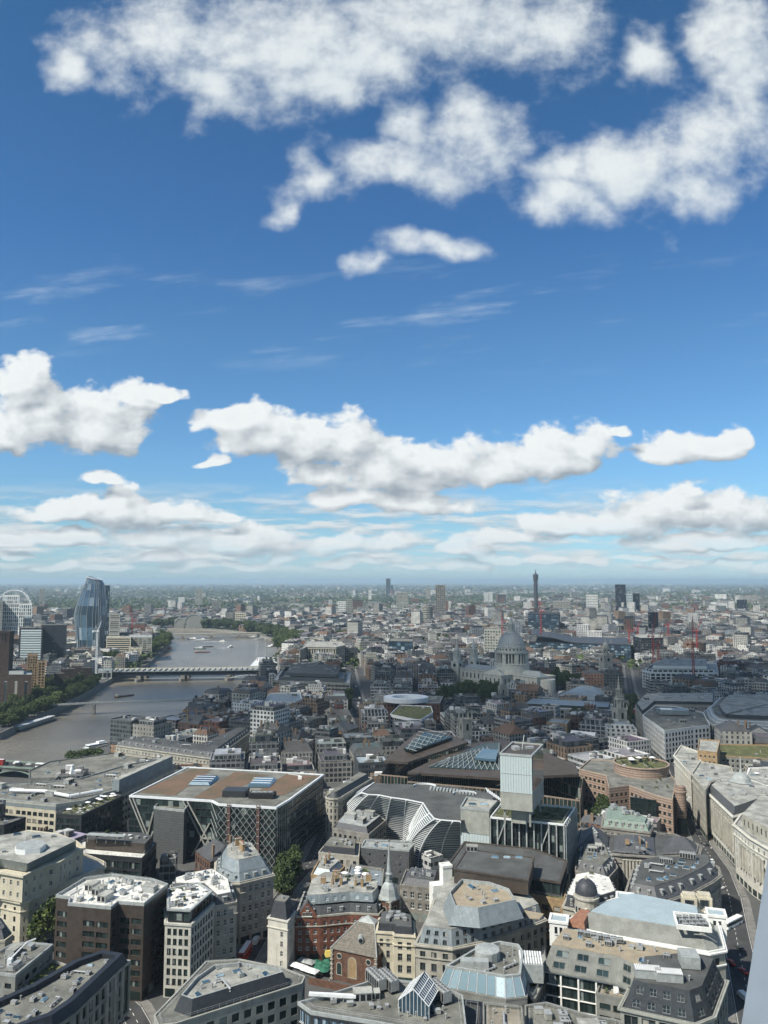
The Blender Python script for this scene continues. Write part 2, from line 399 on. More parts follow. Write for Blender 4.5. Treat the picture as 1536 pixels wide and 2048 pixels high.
def tag(o, label=None, cat=None, group=None, kind=None):
    for k, v in (('label', label), ('category', cat), ('group', group), ('kind', kind)):
        if v: o[k] = v
    return o
def thing(name, label, cat, loc, group=None):
    o = bpy.data.objects.new(name, None); C.objects.link(o); o.location = loc; o.empty_display_size = 1
    return tag(o, label, cat, group)
def inst(name, mesh, parent, loc, rz=0., sc=(1, 1, 1), rx=0.):
    o = bpy.data.objects.new(name, mesh); C.objects.link(o)
    po = parent_origin(parent) if parent else (0, 0, 0)
    o.location = (loc[0] - po[0], loc[1] - po[1], loc[2] - po[2])
    o.rotation_euler = (rx, 0, rz); o.scale = sc
    if parent: o.parent = parent
    return o
# ------------------------------------------------------------------ polygons
def ccw(p):
    a = sum(p[i][0] * p[(i + 1) % len(p)][1] - p[(i + 1) % len(p)][0] * p[i][1] for i in range(len(p)))
    return list(p) if a > 0 else list(reversed(p))
def offs(poly, d_):
    """offset a CCW polygon inwards by d_ (negative: outwards)"""
    n = len(poly); out_ = []
    for i in range(n):
        p0, p1, p2 = Vector(poly[i - 1][:2]), Vector(poly[i][:2]), Vector(poly[(i + 1) % n][:2])
        e1 = (p1 - p0); e2 = (p2 - p1)
        e1 = e1.normalized() if e1.length > 1e-6 else Vector((1, 0)); e2 = e2.normalized() if e2.length > 1e-6 else e1
        n1 = Vector((-e1.y, e1.x)); n2 = Vector((-e2.y, e2.x)); k = 1 + n1.dot(n2)
        mv = (n1 + n2) / max(k, .35)
        out_.append(p1 + mv * d_)
    return out_
def inside(p, poly):
    r = False; n = len(poly); x, y = p[0], p[1]
    for i in range(n):
        a, b_ = poly[i], poly[i - 1]
        if (a[1] > y) != (b_[1] > y) and x < (b_[0] - a[0]) * (y - a[1]) / (b_[1] - a[1]) + a[0]: r = not r
    return r
def cen(poly): return Vector((sum(p[0] for p in poly) / len(poly), sum(p[1] for p in poly) / len(poly)))
def edist(p, poly):
    m_ = 1e9; n = len(poly)
    for i in range(n):
        a = Vector(poly[i][:2]); b_ = Vector(poly[(i + 1) % n][:2]); q = Vector(p[:2]); e = b_ - a
        t = max(0, min(1, (q - a).dot(e) / max(e.length_squared, 1e-9))); m_ = min(m_, (q - a - e * t).length)
    return m_
OCC = []           # footprints already built, with their bounding boxes
def occupy(poly):
    xs = [p[0] for p in poly]; ys = [p[1] for p in poly]
    OCC.append((min(xs), max(xs), min(ys), max(ys), [tuple(p[:2]) for p in poly]))
def is_free(poly, pad=0.):
    xs = [p[0] for p in poly]; ys = [p[1] for p in poly]; x0, x1, y0, y1 = min(xs) - pad, max(xs) + pad, min(ys) - pad, max(ys) + pad
    for (a, b_, c, e, q) in OCC:
        if a > x1 or b_ < x0 or c > y1 or e < y0: continue
        n = len(poly); tests = list(poly) + [((poly[i][0] + poly[(i + 1) % n][0]) / 2, (poly[i][1] + poly[(i + 1) % n][1]) / 2) for i in range(n)] + [cen(poly)]
        if any(inside(t, q) for t in tests): return False
        if any(inside(t, poly) for t in q): return False
    return True
# ------------------------------------------------------------------ facades
WINS = {}
def win_mesh(style, glass, frm):
    k = (style, glass.name, frm.name)
    if k in WINS: return WINS[k]
    mb = MB()
    if style in ('sash', 'pane', 'two'): mb.box((0, -.16, -.525), (1.1, .36, .05), 0, 1)      # projecting sill
    if style == 'sash':     # frame, one mullion, one transom
        bars = [(-.5, -.42, -.5, .5), (.42, .5, -.5, .5), (-.42, .42, .45, .5), (-.42, .42, -.5, -.44), (-.035, .035, -.44, .45), (-.42, -.035, .0, .05), (.035, .42, .0, .05)]
    elif style == 'two':
        bars = [(-.5, -.46, -.5, .5), (.46, .5, -.5, .5), (-.46, .46, .46, .5), (-.46, .46, -.5, -.46), (-.02, .02, -.46, .46)]
    elif style == 'four':
        bars = [(-.5, -.47, -.5, .5), (.47, .5, -.5, .5), (-.47, .47, .46, .5), (-.47, .47, -.5, -.46), (-.26, -.235, -.46, .46), (-.012, .012, -.46, .46), (.235, .26, -.46, .46)]
    else:
        bars = [(-.5, -.46, -.5, .5), (.46, .5, -.5, .5), (-.46, .46, .47, .5), (-.46, .46, -.5, -.47)]
    for (x0, x1, z0, z1) in bars: mb.box(((x0 + x1) / 2, .0, (z0 + z1) / 2), (x1 - x0, .08, z1 - z0), 0, 1)
    if style in ('two', 'four'):
        xs = [-.5, 0, .5] if style == 'two' else [-.5, -.25, 0, .25, .5]
        for a, b_ in zip(xs, xs[1:]): mb.quad([(a, .02, -.5), (b_, .02, -.5), (b_, .02, .5), (a, .02, .5)], 0)
    else: mb.quad([(-.5, .02, -.5), (.5, .02, -.5), (.5, .02, .5), (-.5, .02, .5)], 0)
    WINS[k] = mb.mesh('window', [glass, frm]); return WINS[k]
def facade(mb, wins, A, B_, z0, z1, bay, fh, ww, wh, sill=.5, A2=None, B2=None, depth=.3, top=0., bot=0., m=0, skip=None, marg=0.):
    """wall A->B with rectangular holes; every hole is noted in wins"""
    A = Vector(A[:2]); B_ = Vector(B_[:2]); A2 = Vector(A2[:2]) if A2 is not None else A; B2 = Vector(B2[:2]) if B2 is not None else B_
    L = (B_ - A).length; Hh = z1 - z0
    if L < .5 or Hh < .5: return
    t = (B_ - A) / L; nrm = Vector((t.y, -t.x))
    def f(s_, h):
        k = h / Hh; a = A.lerp(A2, k); c = B_.lerp(B2, k); p = a.lerp(c, s_ / L); return Vector((p.x, p.y, z0 + h))
    slope = Vector((*((A2 + B2 - A - B_) / 2), 0)); slope.z = Hh
    up = slope.normalized(); n3 = Vector((t.x, t.y, 0)).cross(up).normalized()
    lean = atan2(-slope.x * nrm.x - slope.y * nrm.y, Hh)
    nb = max(1, int(round((L - 2 * marg) / bay))); nf = max(1, int(round((Hh - top - bot) / fh)))
    bw = (L - 2 * marg) / nb; ch = (Hh - top - bot) / nf
    def Q(a, b_, c, e): mb.quad([f(a, c), f(b_, c), f(b_, e), f(a, e)], m)
    if bot > 0: Q(0, L, 0, bot)
    if top > 0: Q(0, L, Hh - top, Hh)
    if marg > 0: Q(0, marg, bot, Hh - top); Q(L - marg, L, bot, Hh - top)
    w = bw * ww; hgt = ch * wh
    for j in range(nf):
        y0 = bot + j * ch; h0 = y0 + (ch - hgt) * sill; h1 = h0 + hgt
        for i in range(nb):
            x0 = marg + i * bw
            if skip and skip(i, j, nb, nf): Q(x0, x0 + bw, y0, y0 + ch); continue
            a = x0 + (bw - w) / 2; c = a + w
            Q(x0, a, y0, y0 + ch); Q(c, x0 + bw, y0, y0 + ch); Q(a, c, y0, h0); Q(a, c, h1, y0 + ch)
            dn = n3 * -depth
            p = [f(a, h0), f(c, h0), f(c, h1), f(a, h1)]
            for k in range(4):
                q, r_ = p[k], p[(k + 1) % 4]; mb.quad([q, r_, r_ + dn, q + dn], m)
            ctr = (p[0] + p[1] + p[2] + p[3]) / 4 + dn * .85
            wins.append((ctr, atan2(t.y, t.x), (p[1] - p[0]).length, (p[3] - p[0]).length, -lean, n3))
def place_windows(wins, root, style, glass, frm, cap=100, name='window'):
    me = win_mesh(style, glass, frm)
    def score(w):
        c = w[0]; x = c.x / c.y * F + 768
        yy_ = 0
        if c.y < 5 or x < -20 or x > 1556: return 1e9
        rz_ = (c.z - H0) / c.y
        if rz_ < -.60: return 1e9
        vv = Vector((0, 0, H0)) - c
        return -w[2] * w[3] * max(.02, w[5].dot(vv.normalized())) / vv.length_squared
    ws = sorted(wins, key=score)
    mb = MB()
    for k, w in enumerate(ws):
        if k < cap and score(w) < 1e8: inst(name, me, root, w[0], w[1], (w[2], 1, w[3]), w[4])
        else:
            R = Matrix.Rotation(w[1], 3, 'Z') @ Matrix.Rotation(w[4], 3, 'X')
            mb.quad([w[0] + R @ Vector((a * w[2], .02, c * w[3])) for a, c in ((-.5, -.5), (.5, -.5), (.5, .5), (-.5, .5))], 0)
    if mb.f:
        o = mb.build(name, [glass], root)
        o['kind'] = 'stuff'
def front_edges(poly):
    r = []
    for i in range(len(poly)):
        a, b_ = Vector(poly[i][:2]), Vector(poly[(i + 1) % len(poly)][:2]); e = b_ - a
        if e.length < .3: continue
        n_ = Vector((e.y, -e.x)).normalized(); mid = (a + b_) / 2
        if n_.dot(-mid.normalized()) > -.18: r.append(i)
    return r
# ------------------------------------------------------------------ roof furniture (shared meshes)
UM = {}
def unit(kind):
    if kind in UM: return UM[kind]
    mb = MB(); ms = [M['metal'], M['black'], M['lfelt']]
    if kind == 'air_conditioner':
        mb.box((0, 0, .15), (2.2, 2.0, .3), 0, 1); mb.box((0, 0, 1.), (2.6, 2.2, 1.5), 0, 0)
        for x in (-.62, .62):
            mb.lathe((x, 0, 1.75), [(.52, 0), (.52, .14), (.42, .14), (.42, .04)], 10, 0); mb.lathe((x, 0, 1.78), [(.42, 0), (.001, .02)], 10, 1)
        for x in (-.9, -.3, .3, .9): mb.box((x, -1.12, 1.), (.42, .06, 1.1), 0, 1)
    elif kind == 'chiller':   # a row of fans on a long louvred case
        mb.box((0, 0, 1.7), (2.4, 7.2, 2.4), 0, 0); mb.box((0, 0, .25), (2.1, 6.8, .5), 0, 1)
        for k in range(6):
            for x in (-.58, .58):
                mb.lathe((x, -3 + k * 1.2, 2.9), [(.5, 0), (.5, .25), (.4, .25), (.4, .08)], 8, 0); mb.lathe((x, -3 + k * 1.2, 2.95), [(.4, 0), (.001, .02)], 8, 1)
            mb.box((1.21, -3 + k * 1.2, 1.6), (.05, .9, 1.9), 0, 1); mb.box((-1.21, -3 + k * 1.2, 1.6), (.05, .9, 1.9), 0, 1)
    elif kind == 'plant_room':
        mb.box((0, 0, 1.4), (6, 4, 2.8), 0, 0); mb.box((0, 0, 2.86), (6.3, 4.3, .12), 0, 2)
        for x in (-2, 0, 2): mb.box((x, -2.02, 1.5), (1.5, .08, 1.9), 0, 1)
        for y in (-1, 1): mb.box((3.02, y, 1.5), (.08, 1.4, 1.9), 0, 1)
    elif kind == 'vent_pipe':
        mb.lathe((0, 0, 0), [(.28, 0), (.28, 1.5), (.42, 1.5), (.42, 1.75), (.001, 1.85)], 8, 0)
    elif kind == 'duct':
        mb.tube([(-4, 0, .1), (-4, 0, .9), (-3.6, 0, 1.15), (3.4, 0, 1.15), (4, .5, 1.15), (4, 2.2, 1.15), (4, 2.5, .1)], .42, 8, 0)
        for x in (-2.5, 0, 2.5): mb.box((x, 0, .4), (.2, 1., .8), 0, 1)
    elif kind == 'pipe_run':
        for y in (-.35, 0, .35): mb.tube([(-6, y, .35), (5 + y, y, .35), (5 + y, 4 + y, .35)], .11, 5, 0)
        for x in (-5, -2.5, 0, 2.5): mb.box((x, 0, .15), (.15, 1.1, .3), 0, 1)
    elif kind == 'walkway':
        mb.box((0, 0, .25), (9, .9, .08), 0, 0)
        for y in (-.45, .45):
            mb.bar((-4.5, y, 1.25), (4.5, y, 1.25), .06, None, 0)
            for x in (-4.5, -2.2, 0, 2.2, 4.5): mb.bar((x, y, 0), (x, y, 1.25), .06, None, 0)
    elif kind == 'skylight':
        ms = [M['lead'], M['bglass'], M['lfelt']]
        mb.box((0, 0, .2), (3.4, 2.2, .4), 0, 0); mb.frus([(-1.6, -1), (1.6, -1), (1.6, 1), (-1.6, 1)], .4, [(-1.2, -.1), (1.2, -.1), (1.2, .1), (-1.2, .1)], .95, 1)
    elif kind == 'water_tank':
        mb.box((0, 0, .9), (2.6, 1.8, 1.5), 0, 2); mb.box((0, 0, 1.7), (2.75, 1.95, .1), 0, 0); mb.box((0, 0, .08), (2.3, 1.5, .16), 0, 1)
    elif kind == 'antenna':
        mb.tube([(0, 0, 0), (0, 0, 4.5)], .06, 5, 0)
        for a in range(3): mb.box((.3 * cos(a * 2.1), .3 * sin(a * 2.1), 3.6), (.22, .14, 1.4), a * 2.1, 2)
    elif kind == 'roof_hatch':
        mb.box((0, 0, .45), (1.6, 1.3, .9), 0, 2); mb.box((0, 0, .93), (1.75, 1.45, .08), 0, 0)
    elif kind == 'chimney_stack':
        ms = [M['tan'], M['terra'], M['stone']]
        mb.box((0, 0, 1.7), (3.2, 1.1, 3.4), 0, 0); mb.box((0, 0, 3.45), (3.45, 1.35, .22), 0, 2)
        for x in (-1.1, -.37, .37, 1.1): mb.lathe((x, 0, 3.5), [(.24, 0), (.18, .8), (.001, .8)], 7, 1)
    elif kind == 'parasol':
        ms = [M['wpaint'], M['dmetal'], M['lfelt']]
        mb.lathe((0, 0, 0), [(1.7, 2.3), (.02, 2.9)], 8, 0); mb.tube([(0, 0, 0), (0, 0, 2.6)], .05, 5, 1)
    elif kind == 'planter':
        ms = [M['dstone'], M['leaf'], M['lleaf']]
        rr = random.Random(3); mb.box((0, 0, .3), (2.6, .8, .6), 0, 0)
        for k in range(70):
            p = Vector((rr.uniform(-1.2, 1.2), rr.uniform(-.35, .35), rr.uniform(.6, 1.5))); a = rr.random() * 6; s_ = rr.uniform(.15, .35)
            mb.quad([p + Vector((cos(a) * s_, sin(a) * s_, 0)), p + Vector((-sin(a) * s_, cos(a) * s_, rr.uniform(-.2, .3))), p + Vector((-cos(a) * s_, -sin(a) * s_, .05)), p + Vector((sin(a) * s_, -cos(a) * s_, .1))], 1 + k % 2)
    elif kind == 'bench_table':
        ms = [M['wpaint'], M['dmetal'], M['lfelt']]
        mb.box((0, 0, .72), (1.6, .8, .07), 0, 0)
        for a, c in ((-.6, -.3), (.6, -.3), (.6, .3), (-.6, .3)): mb.box((a, c, .34), (.07, .07, .68), 0, 1)
        for y in (-.75, .75): mb.box((0, y, .44), (1.5, .32, .06), 0, 0); mb.box((-.6, y, .2), (.06, .3, .42), 0, 1); mb.box((.6, y, .2), (.06, .3, .42), 0, 1)
    elif kind == 'satellite_dish':
        mb.lathe((0, 0, 0), [(.001, 0), (.5, .08), (1.0, .35)], 12, 2); mb.tube([(0, 0, 0), (0, 0, -.8)], .1, 5, 0)
    UM[kind] = mb.mesh(kind, ms); return UM[kind]
def put(root, kind, x, y, z, rz=0., s=1., rx=0.):
    return inst(kind, unit(kind), root, (x, y, z), rz, (s, s, s) if not isinstance(s, tuple) else s, rx)
RAD = dict(pipe_run=4.5, walkway=3.6, air_conditioner=1.8, chiller=4, plant_room=3.8, vent_pipe=.6, duct=4.2, skylight=2.2, water_tank=1.8, antenna=.7, roof_hatch=1.2, chimney_stack=2, planter=1.5, bench_table=1.3, parasol=1.8)
def scatter(root, poly, z, n, kinds, seed=1, ang=None, marg=1.2, sc=1.):
    rr = random.Random(seed); xs = [p[0] for p in poly]; ys = [p[1] for p in poly]
    if ang is None:
        L = 0
        for i in range(len(poly)):
            e = Vector(poly[(i + 1) % len(poly)][:2]) - Vector(poly[i][:2])
            if e.length > L: L = e.length; ang = atan2(e.y, e.x)
    done = []; tries = 0
    while len(done) < n and tries < n * 25:
        tries += 1; k = rr.choice(kinds); r = RAD[k] * sc
        x, y = rr.uniform(min(xs), max(xs)), rr.uniform(min(ys), max(ys))
        if not inside((x, y), poly) or edist((x, y), poly) < r * .75 + marg: continue
        if any(hypot(x - a, y - c) < (r + q) * .85 for a, c, q in done): continue
        done.append((x, y, r)); put(root, k, x, y, z, ang + rr.choice((0, pi / 2)), sc * rr.uniform(.85, 1.15))
STD = ['air_conditioner', 'air_conditioner', 'plant_room', 'vent_pipe', 'vent_pipe', 'duct', 'skylight', 'water_tank', 'roof_hatch', 'antenna', 'pipe_run', 'walkway']
# ------------------------------------------------------------------ buildings
def px(pts, z): return ccw([P(x, y, z) for x, y in pts])
def bld(name, label, poly, z, base=0., wall='stone', roof='felt', glass='dglass', frame='frame', style='pane', bay=3.2, fh=3.6, ww=.5, wh=.58, sill=.5,
        top=1.0, bot=4.2, ph=.9, cop=None, bands=(), bandm=None, tiers=(), n=6, kinds=None, seed=1, cap=100, depth=.35, skip=None, edges=None, cat='building', marg=.6, gf=True, flat=True, bwin=None, sc=1., group=None):
    c = cen(poly); root = thing(name, label, cat, (c.x, c.y, base), group); occupy(poly)
    cop = cop or wall
    wm = MB(); wins = []; zt = z - ph
    fe = front_edges(poly) if edges is None else edges
    for i in range(len(poly)):
        a, b_ = poly[i], poly[(i + 1) % len(poly)]
        if i in fe: facade(wm, wins, a, b_, base, zt, bay, fh, ww, wh, sill, top=top, bot=bot, depth=depth, skip=skip, marg=marg)
        else: wm.quad([(a[0], a[1], base), (b_[0], b_[1], base), (b_[0], b_[1], zt), (a[0], a[1], zt)], 0)
    wm.build('wall', M[wall], root)
    if wins: place_windows(wins, root, style, M[glass], M[frame], cap)
    if gf and bot > 3:      # shop fronts along the street
        sm = MB()
        for i in fe:
            a, b_ = Vector(poly[i][:2]), Vector(poly[(i + 1) % len(poly)][:2]); L = (b_ - a).length
            if L < 4: continue
            t = (b_ - a) / L; nn = Vector((t.y, -t.x)); k = max(1, int(L / 4.5)); w = L / k
            for j in range(k):
                p = a + t * (w * (j + .5)) + nn * .03; sm.box((p.x, p.y, base + 1.9), (w * .74, .14, 2.8), atan2(t.y, t.x))
        if sm.f: sm.build('shopfront', M['gglass'], root)
    if ph > 0:
        pm = MB(); pm.ring(offs(poly, -.1), offs(poly, .4), zt, z); pm.build('parapet', M[cop], root)
    if c.y < 470 and not tiers and ph > .25:      # safety rail behind the parapet
        rl = MB(); rp_ = offs(poly, 1.3)
        for i in range(len(rp_)):
            a, b_ = rp_[i], rp_[(i + 1) % len(rp_)]; L = (b_ - a).length
            if L < 1: continue
            for hh in (.6, 1.1): rl.bar((*a, z + hh - .3), (*b_, z + hh - .3), .06)
            for j in range(int(L / 2.2) + 1): q_ = a.lerp(b_, min(1, j * 2.2 / L)); rl.bar((*q_, z - ph), (*q_, z + .8), .06)
        rl.build('safety_rail', M['metal'], root)
    for (dz, h, o) in bands:
        bm = MB(); bm.ring(offs(poly, -o), offs(poly, .05), z - dz, z - dz + h); bm.build('cornice', M[bandm or cop], root)
    rz = zt; rp = offs(poly, .38)
    if tiers:
        cur = poly; zz = zt
        rm = MB(); rm.quad([(p[0], p[1], zt + .02) for p in rp]); rm.build('gutter_roof', M['lead'], root)
        for tI, T in enumerate(tiers):
            hgt, gap, ins, mt = T[:4]; wk = T[4] if len(T) > 4 else None
            lo = offs(cur, gap); hi = offs(lo, ins); tm = MB(); tw = []
            for i in range(len(lo)):
                j = (i + 1) % len(lo)
                if wk and i in fe and (Vector(lo[j][:2]) - Vector(lo[i][:2])).length > 4:
                    facade(tm, tw, lo[i], lo[j], zz, zz + hgt, wk.get('bay', bay), wk.get('fh', hgt), wk.get('ww', .4), wk.get('wh', .5), wk.get('sill', .5), hi[i], hi[j], .25, wk.get('top', .4), wk.get('bot', .3), marg=wk.get('marg', 1.))
                else: tm.quad([(*lo[i][:2], zz), (*lo[j][:2], zz), (*hi[j][:2], zz + hgt), (*hi[i][:2], zz + hgt)])
            mo_ = tm.build('mansard_roof', M[mt], root)
            if tw:
                if wk.get('dormer'):
                    dormers(mo_, tw, wk)
                else: place_windows(tw, root, wk.get('style', style), M[wk.get('glass', glass)], M[wk.get('frame', frame)], wk.get('cap', 30))
            cur = hi; zz += hgt
        rz = zz; rp = cur
    if flat:
        rm = MB()
        if tiers: rm.prism(rp, rz - .05, rz + .25); rz += .25
        else: rm.quad([(p[0], p[1], rz) for p in rp])
        roof_o = rm.build('roof', M[roof], root)
    else: roof_o = root
    if n: scatter(roof_o, rp, rz, int(n * (1.7 if c.y < 480 else 1)) + 1, kinds or STD, seed, sc=sc)
    return root, rp, rz
DM = {}
def dormers(root, tw, wk):
    k = (wk.get('dm', 'lead'), wk.get('frame', 'frame'))
    if k not in DM:
        mb = MB()
        mb.box((0, .55, 0), (1., 1.1, 1.), 0, 0); mb.box((0, .5, .56), (1.2, 1.35, .12), 0, 0)
        mb.box((0, -.03, 0), (.82, .06, .86), 0, 1); mb.quad([(-.33, -.065, -.36), (.33, -.065, -.36), (.33, -.065, .36), (-.33, -.065, .36)], 2)
        mb.box((0, -.08, 0), (.05, .04, .72), 0, 1); mb.box((0, -.08, .02), (.66, .04, .05), 0, 1)
        DM[k] = mb.mesh('dormer', [M[k[0]], M[k[1]], M['dglass']])
    for w in tw:
        c = w[0] + w[5] * .5
        inst('dormer', DM[k], root, c, w[1], (w[2], 1.6, w[3]))
def hip(mb, poly4, z0, z1, r=.3, m=0):
    """hipped roof over a quad given as four corners (0-1 is a long side)"""
    a, b_, c, e = [Vector(p[:2]) for p in poly4]
    if (b_ - a).length < (c - b_).length: a, b_, c, e = b_, c, e, a
    m1 = (a + e) / 2; m2 = (b_ + c) / 2; r1 = m1.lerp(m2, r); r2 = m2.lerp(m1, r)
    V3 = lambda p, z: (p.x, p.y, z)
    mb.quad([V3(a, z0), V3(b_, z0), V3(r2, z1), V3(r1, z1)], m); mb.quad([V3(c, z0), V3(e, z0), V3(r1, z1), V3(r2, z1)], m)
    mb.quad([V3(b_, z0), V3(c, z0), V3(r2, z1)], m); mb.quad([V3(e, z0), V3(a, z0), V3(r1, z1)], m)
def rect(c, w, d_, a):
    ca, sa = cos(a), sin(a); return [Vector((c[0] + x * ca - y * sa, c[1] + x * sa + y * ca)) for x, y in ((-w / 2, -d_ / 2), (w / 2, -d_ / 2), (w / 2, d_ / 2), (-w / 2, d_ / 2))]
# ------------------------------------------------------------------ ground, river, roads
def ground_mat():
    m = bpy.data.materials.new('town_ground'); m.use_nodes = True; q = NB(m.node_tree); bs = m.node_tree.nodes['Principled BSDF']
    pos = q.n('ShaderNodeNewGeometry').outputs['Position']; X, Y, Z = q.sep(pos)
    n0 = q.noise(pos, .25, 4)['Fac']; near = q.mix(n0, (.045, .045, .045, 1), (.10, .10, .095, 1))
    n1 = q.noise(pos, .0016, 6, .62)['Fac']; n2 = q.noise(pos, .012, 4, .7)['Fac']
    far = q.mix(q.rng(n1, .42, .6), (.10, .10, .09, 1), (.035, .055, .02, 1))
    far = q.mix(q.rng(n2, .55, .72), far, (.20, .19, .17, 1))
    q.put(bs.inputs['Base Color'], q.mix(q.rng(Y, 1500, 3200), near, far)); bs.inputs['Roughness'].default_value = .95
    return m
SB = [(-900, 1540), (-200, 1492), (0, 1468), (45, 1446), (100, 1421), (150, 1398), (190, 1376), (215, 1362), (245, 1347), (285, 1334), (300, 1325), (312, 1312), (330, 1298), (339, 1287), (338, 1277), (330, 1270), (315, 1264), (300, 1260), (290, 1257)]
NBK = [(-900, 1640), (-60, 1556), (20, 1545), (100, 1532), (160, 1508), (195, 1496), (236, 1484), (300, 1466), (362, 1432), (372, 1414), (470, 1398), (492, 1390), (505, 1370), (530, 1347), (548, 1332), (560, 1318), (566, 1300), (566, 1290), (555, 1282), (535, 1274), (500, 1266), (450, 1260), (400, 1257.5), (330, 1256)]
sb = [P(x, y) for x, y in SB]; nb_ = [P(x, y) for x, y in NBK]
far_pt = Vector((-1500, 70000))
gm = MB()
south = sb + [nb_[-1], far_pt, Vector((-70000, 70000)), Vector((-70000, sb[0].y))]
north = nb_ + [far_pt, Vector((70000, 70000)), Vector((70000, -2500)), Vector((-70000, -2500)), Vector((-70000, nb_[0].y))]
for pl in (south, north): gm.quad([(p[0], p[1], 0) for p in ccw(pl)])
ground = tag(gm.build('ground', ground_mat()), kind='structure')
river_poly = sb + list(reversed(nb_))
OCC_RIVER = [tuple(p) for p in river_poly]
def water_mat():
    m = bpy.data.materials.new('river_water'); m.use_nodes = True; q = NB(m.node_tree); bs = m.node_tree.nodes['Principled BSDF']
    pos = q.n('ShaderNodeNewGeometry').outputs['Position']
    n = q.noise(q.v('MULTIPLY', pos, (1., .35, 1.)), .012, 4, .6)['Fac']
    q.put(bs.inputs['Base Color'], q.mix(q.rng(n, .35, .65), (.125, .115, .09, 1), (.175, .155, .12, 1)))
    bs.inputs['Roughness'].default_value = .28; bs.inputs['Specular IOR Level'].default_value = .42
    r = q.noise(q.v('MULTIPLY', pos, (.45, 1., 1.)), .16, 6, .72)['Fac']
    bn = q.n('ShaderNodeBump'); bn.inputs['Strength'].default_value = .9; bn.inputs['Distance'].default_value = 1.2
    q.put(bn.inputs['Height'], r); q.put(bs.inputs['Normal'], bn.outputs[0]); return m
wmb = MB(); wmb.quad([(p[0], p[1], -6.) for p in ccw(river_poly)])
river = tag(wmb.build('river', water_mat()), kind='structure')
for (bank, lab, s_) in ((sb, 'stone river wall along the tree lined south bank', 1), (nb_, 'stone river wall along the north bank below the office blocks', -1)):
    e = MB()
    for a, c in zip(bank, bank[1:]):
        e.quad([(a[0], a[1], -7), (c[0], c[1], -7), (c[0], c[1], .9), (a[0], a[1], .9)])
        n_ = Vector((-(c - a).y, (c - a).x)).normalized() * s_ * 1.2
        e.quad([(a[0], a[1], .9), (c[0], c[1], .9), (c[0] + n_.x, c[1] + n_.y, .9), (a[0] + n_.x, a[1] + n_.y, .9)])
        e.quad([(a[0] + n_.x, a[1] + n_.y, 0), (c[0] + n_.x, c[1] + n_.y, 0), (c[0] + n_.x, c[1] + n_.y, .9), (a[0] + n_.x, a[1] + n_.y, .9)])
    tag(e.build('river_wall', M['dstone']), lab, 'wall')
ROADS = []
def strip(name, pts, w, m, z=.004, kind='structure', hgt=0., off=0.):
    mb = MB(); pts = [Vector(p[:2]) for p in pts]; L = []
    for i, p in enumerate(pts):
        t = (pts[min(i + 1, len(pts) - 1)] - pts[max(i - 1, 0)]).normalized(); n_ = Vector((-t.y, t.x))
        L.append((p + n_ * (off + w / 2), p + n_ * (off - w / 2)))
    for (a, c), (e, g) in zip(L, L[1:]):
        mb.quad([(*c, z), (*g, z), (*e, z), (*a, z)])
        if hgt:
            mb.quad([(*a, z), (*e, z), (*e, 0), (*a, 0)]); mb.quad([(*g, z), (*c, z), (*c, 0), (*g, 0)])
    o = mb.build(name, m); tag(o, kind=kind); return o
def road(pts, w, dash=True):
    pts = [P(*p) if len(p) == 2 else Vector(p[:2]) for p in pts]
    ROADS.append((pts, w))
    strip('road', pts, w, M['asphalt'])
    for s_ in (1, -1): strip('pavement', pts, 3.2, M['pave'], .13, hgt=.13, off=s_ * (w / 2 + 1.6))
    if dash:
        mb = MB()
        for a, c in zip(pts, pts[1:]):
            L = (c - a).length; t = (c - a).normalized(); k = 0.
            n_ = Vector((-t.y, t.x)) * .12
            while k < L - 2:
                p, r = a + t * k, a + t * (k + 2); mb.quad([(*(p - n_), .008), (*(r - n_), .008), (*(r + n_), .008), (*(p + n_), .008)]); k += 5
            for s_ in (1, -1):
                o_ = Vector((-t.y, t.x)) * s_ * (w / 2 - .4); n2 = n_ * .7
                mb.quad([(*(a + o_ - n2), .008), (*(c + o_ - n2), .008), (*(c + o_ + n2), .008), (*(a + o_ + n2), .008)])
        tag(mb.build('road_marking', M['paint']), kind='structure')
def near_road(p, w=0.):
    for pts, rw in ROADS:
        for a, c in zip(pts, pts[1:]):
            e = c - a; t = max(0, min(1, (Vector(p[:2]) - a).dot(e) / e.length_squared))
            if (Vector(p[:2]) - a - e * t).length < rw / 2 + 3.2 + w: return True
    return False
road([(1515, 2080), (1490, 1960), (1470, 1860), (1458, 1790)], 11)                       # beside the blue roofed block
road([(1458, 1790), (1440, 1740), (1405, 1690), (1385, 1640), (1368, 1580), (1342, 1520), (1300, 1480), (1275, 1440), (1262, 1380), (1254, 1330)], 10)
road([(440, 2030), (490, 1920), (525, 1860), (580, 1770), (625, 1720), (660, 1640)], 9)    # street with the red bus
road([(728, 1450), (712, 1400), (704, 1370), (700, 1345), (700, 1322)], 18)                   # wide street with parked vans
road([(860, 1445), (900, 1405), (940, 1380), (985, 1400)], 9)
road([(300, 2090), (262, 2020), (230, 1990)], 8)
# ------------------------------------------------------------------ the near blocks, front row first
B = bld
# brown granite block
r0, rp, rz = B('office_block', 'dark brown granite office block with stepped corners and cluttered white roof', px([(112,1789),(140,1793),(136,1805),(222,1813),(236,1802),(288,1806),(336,1767),(306,1757),(224,1747),(168,1755)], 34), 34,
  wall='brown', roof='wfelt', glass='gglass', frame='dframe', style='four', bay=5.6, fh=3.6, ww=.86, wh=.56, sill=.4, top=3.6, ph=1.1, cop='lead', n=26, seed=3, skip=lambda i, j, nb, nf: (i == 0 and nb > 2), kinds=STD + ['duct', 'plant_room'], sc=.8)
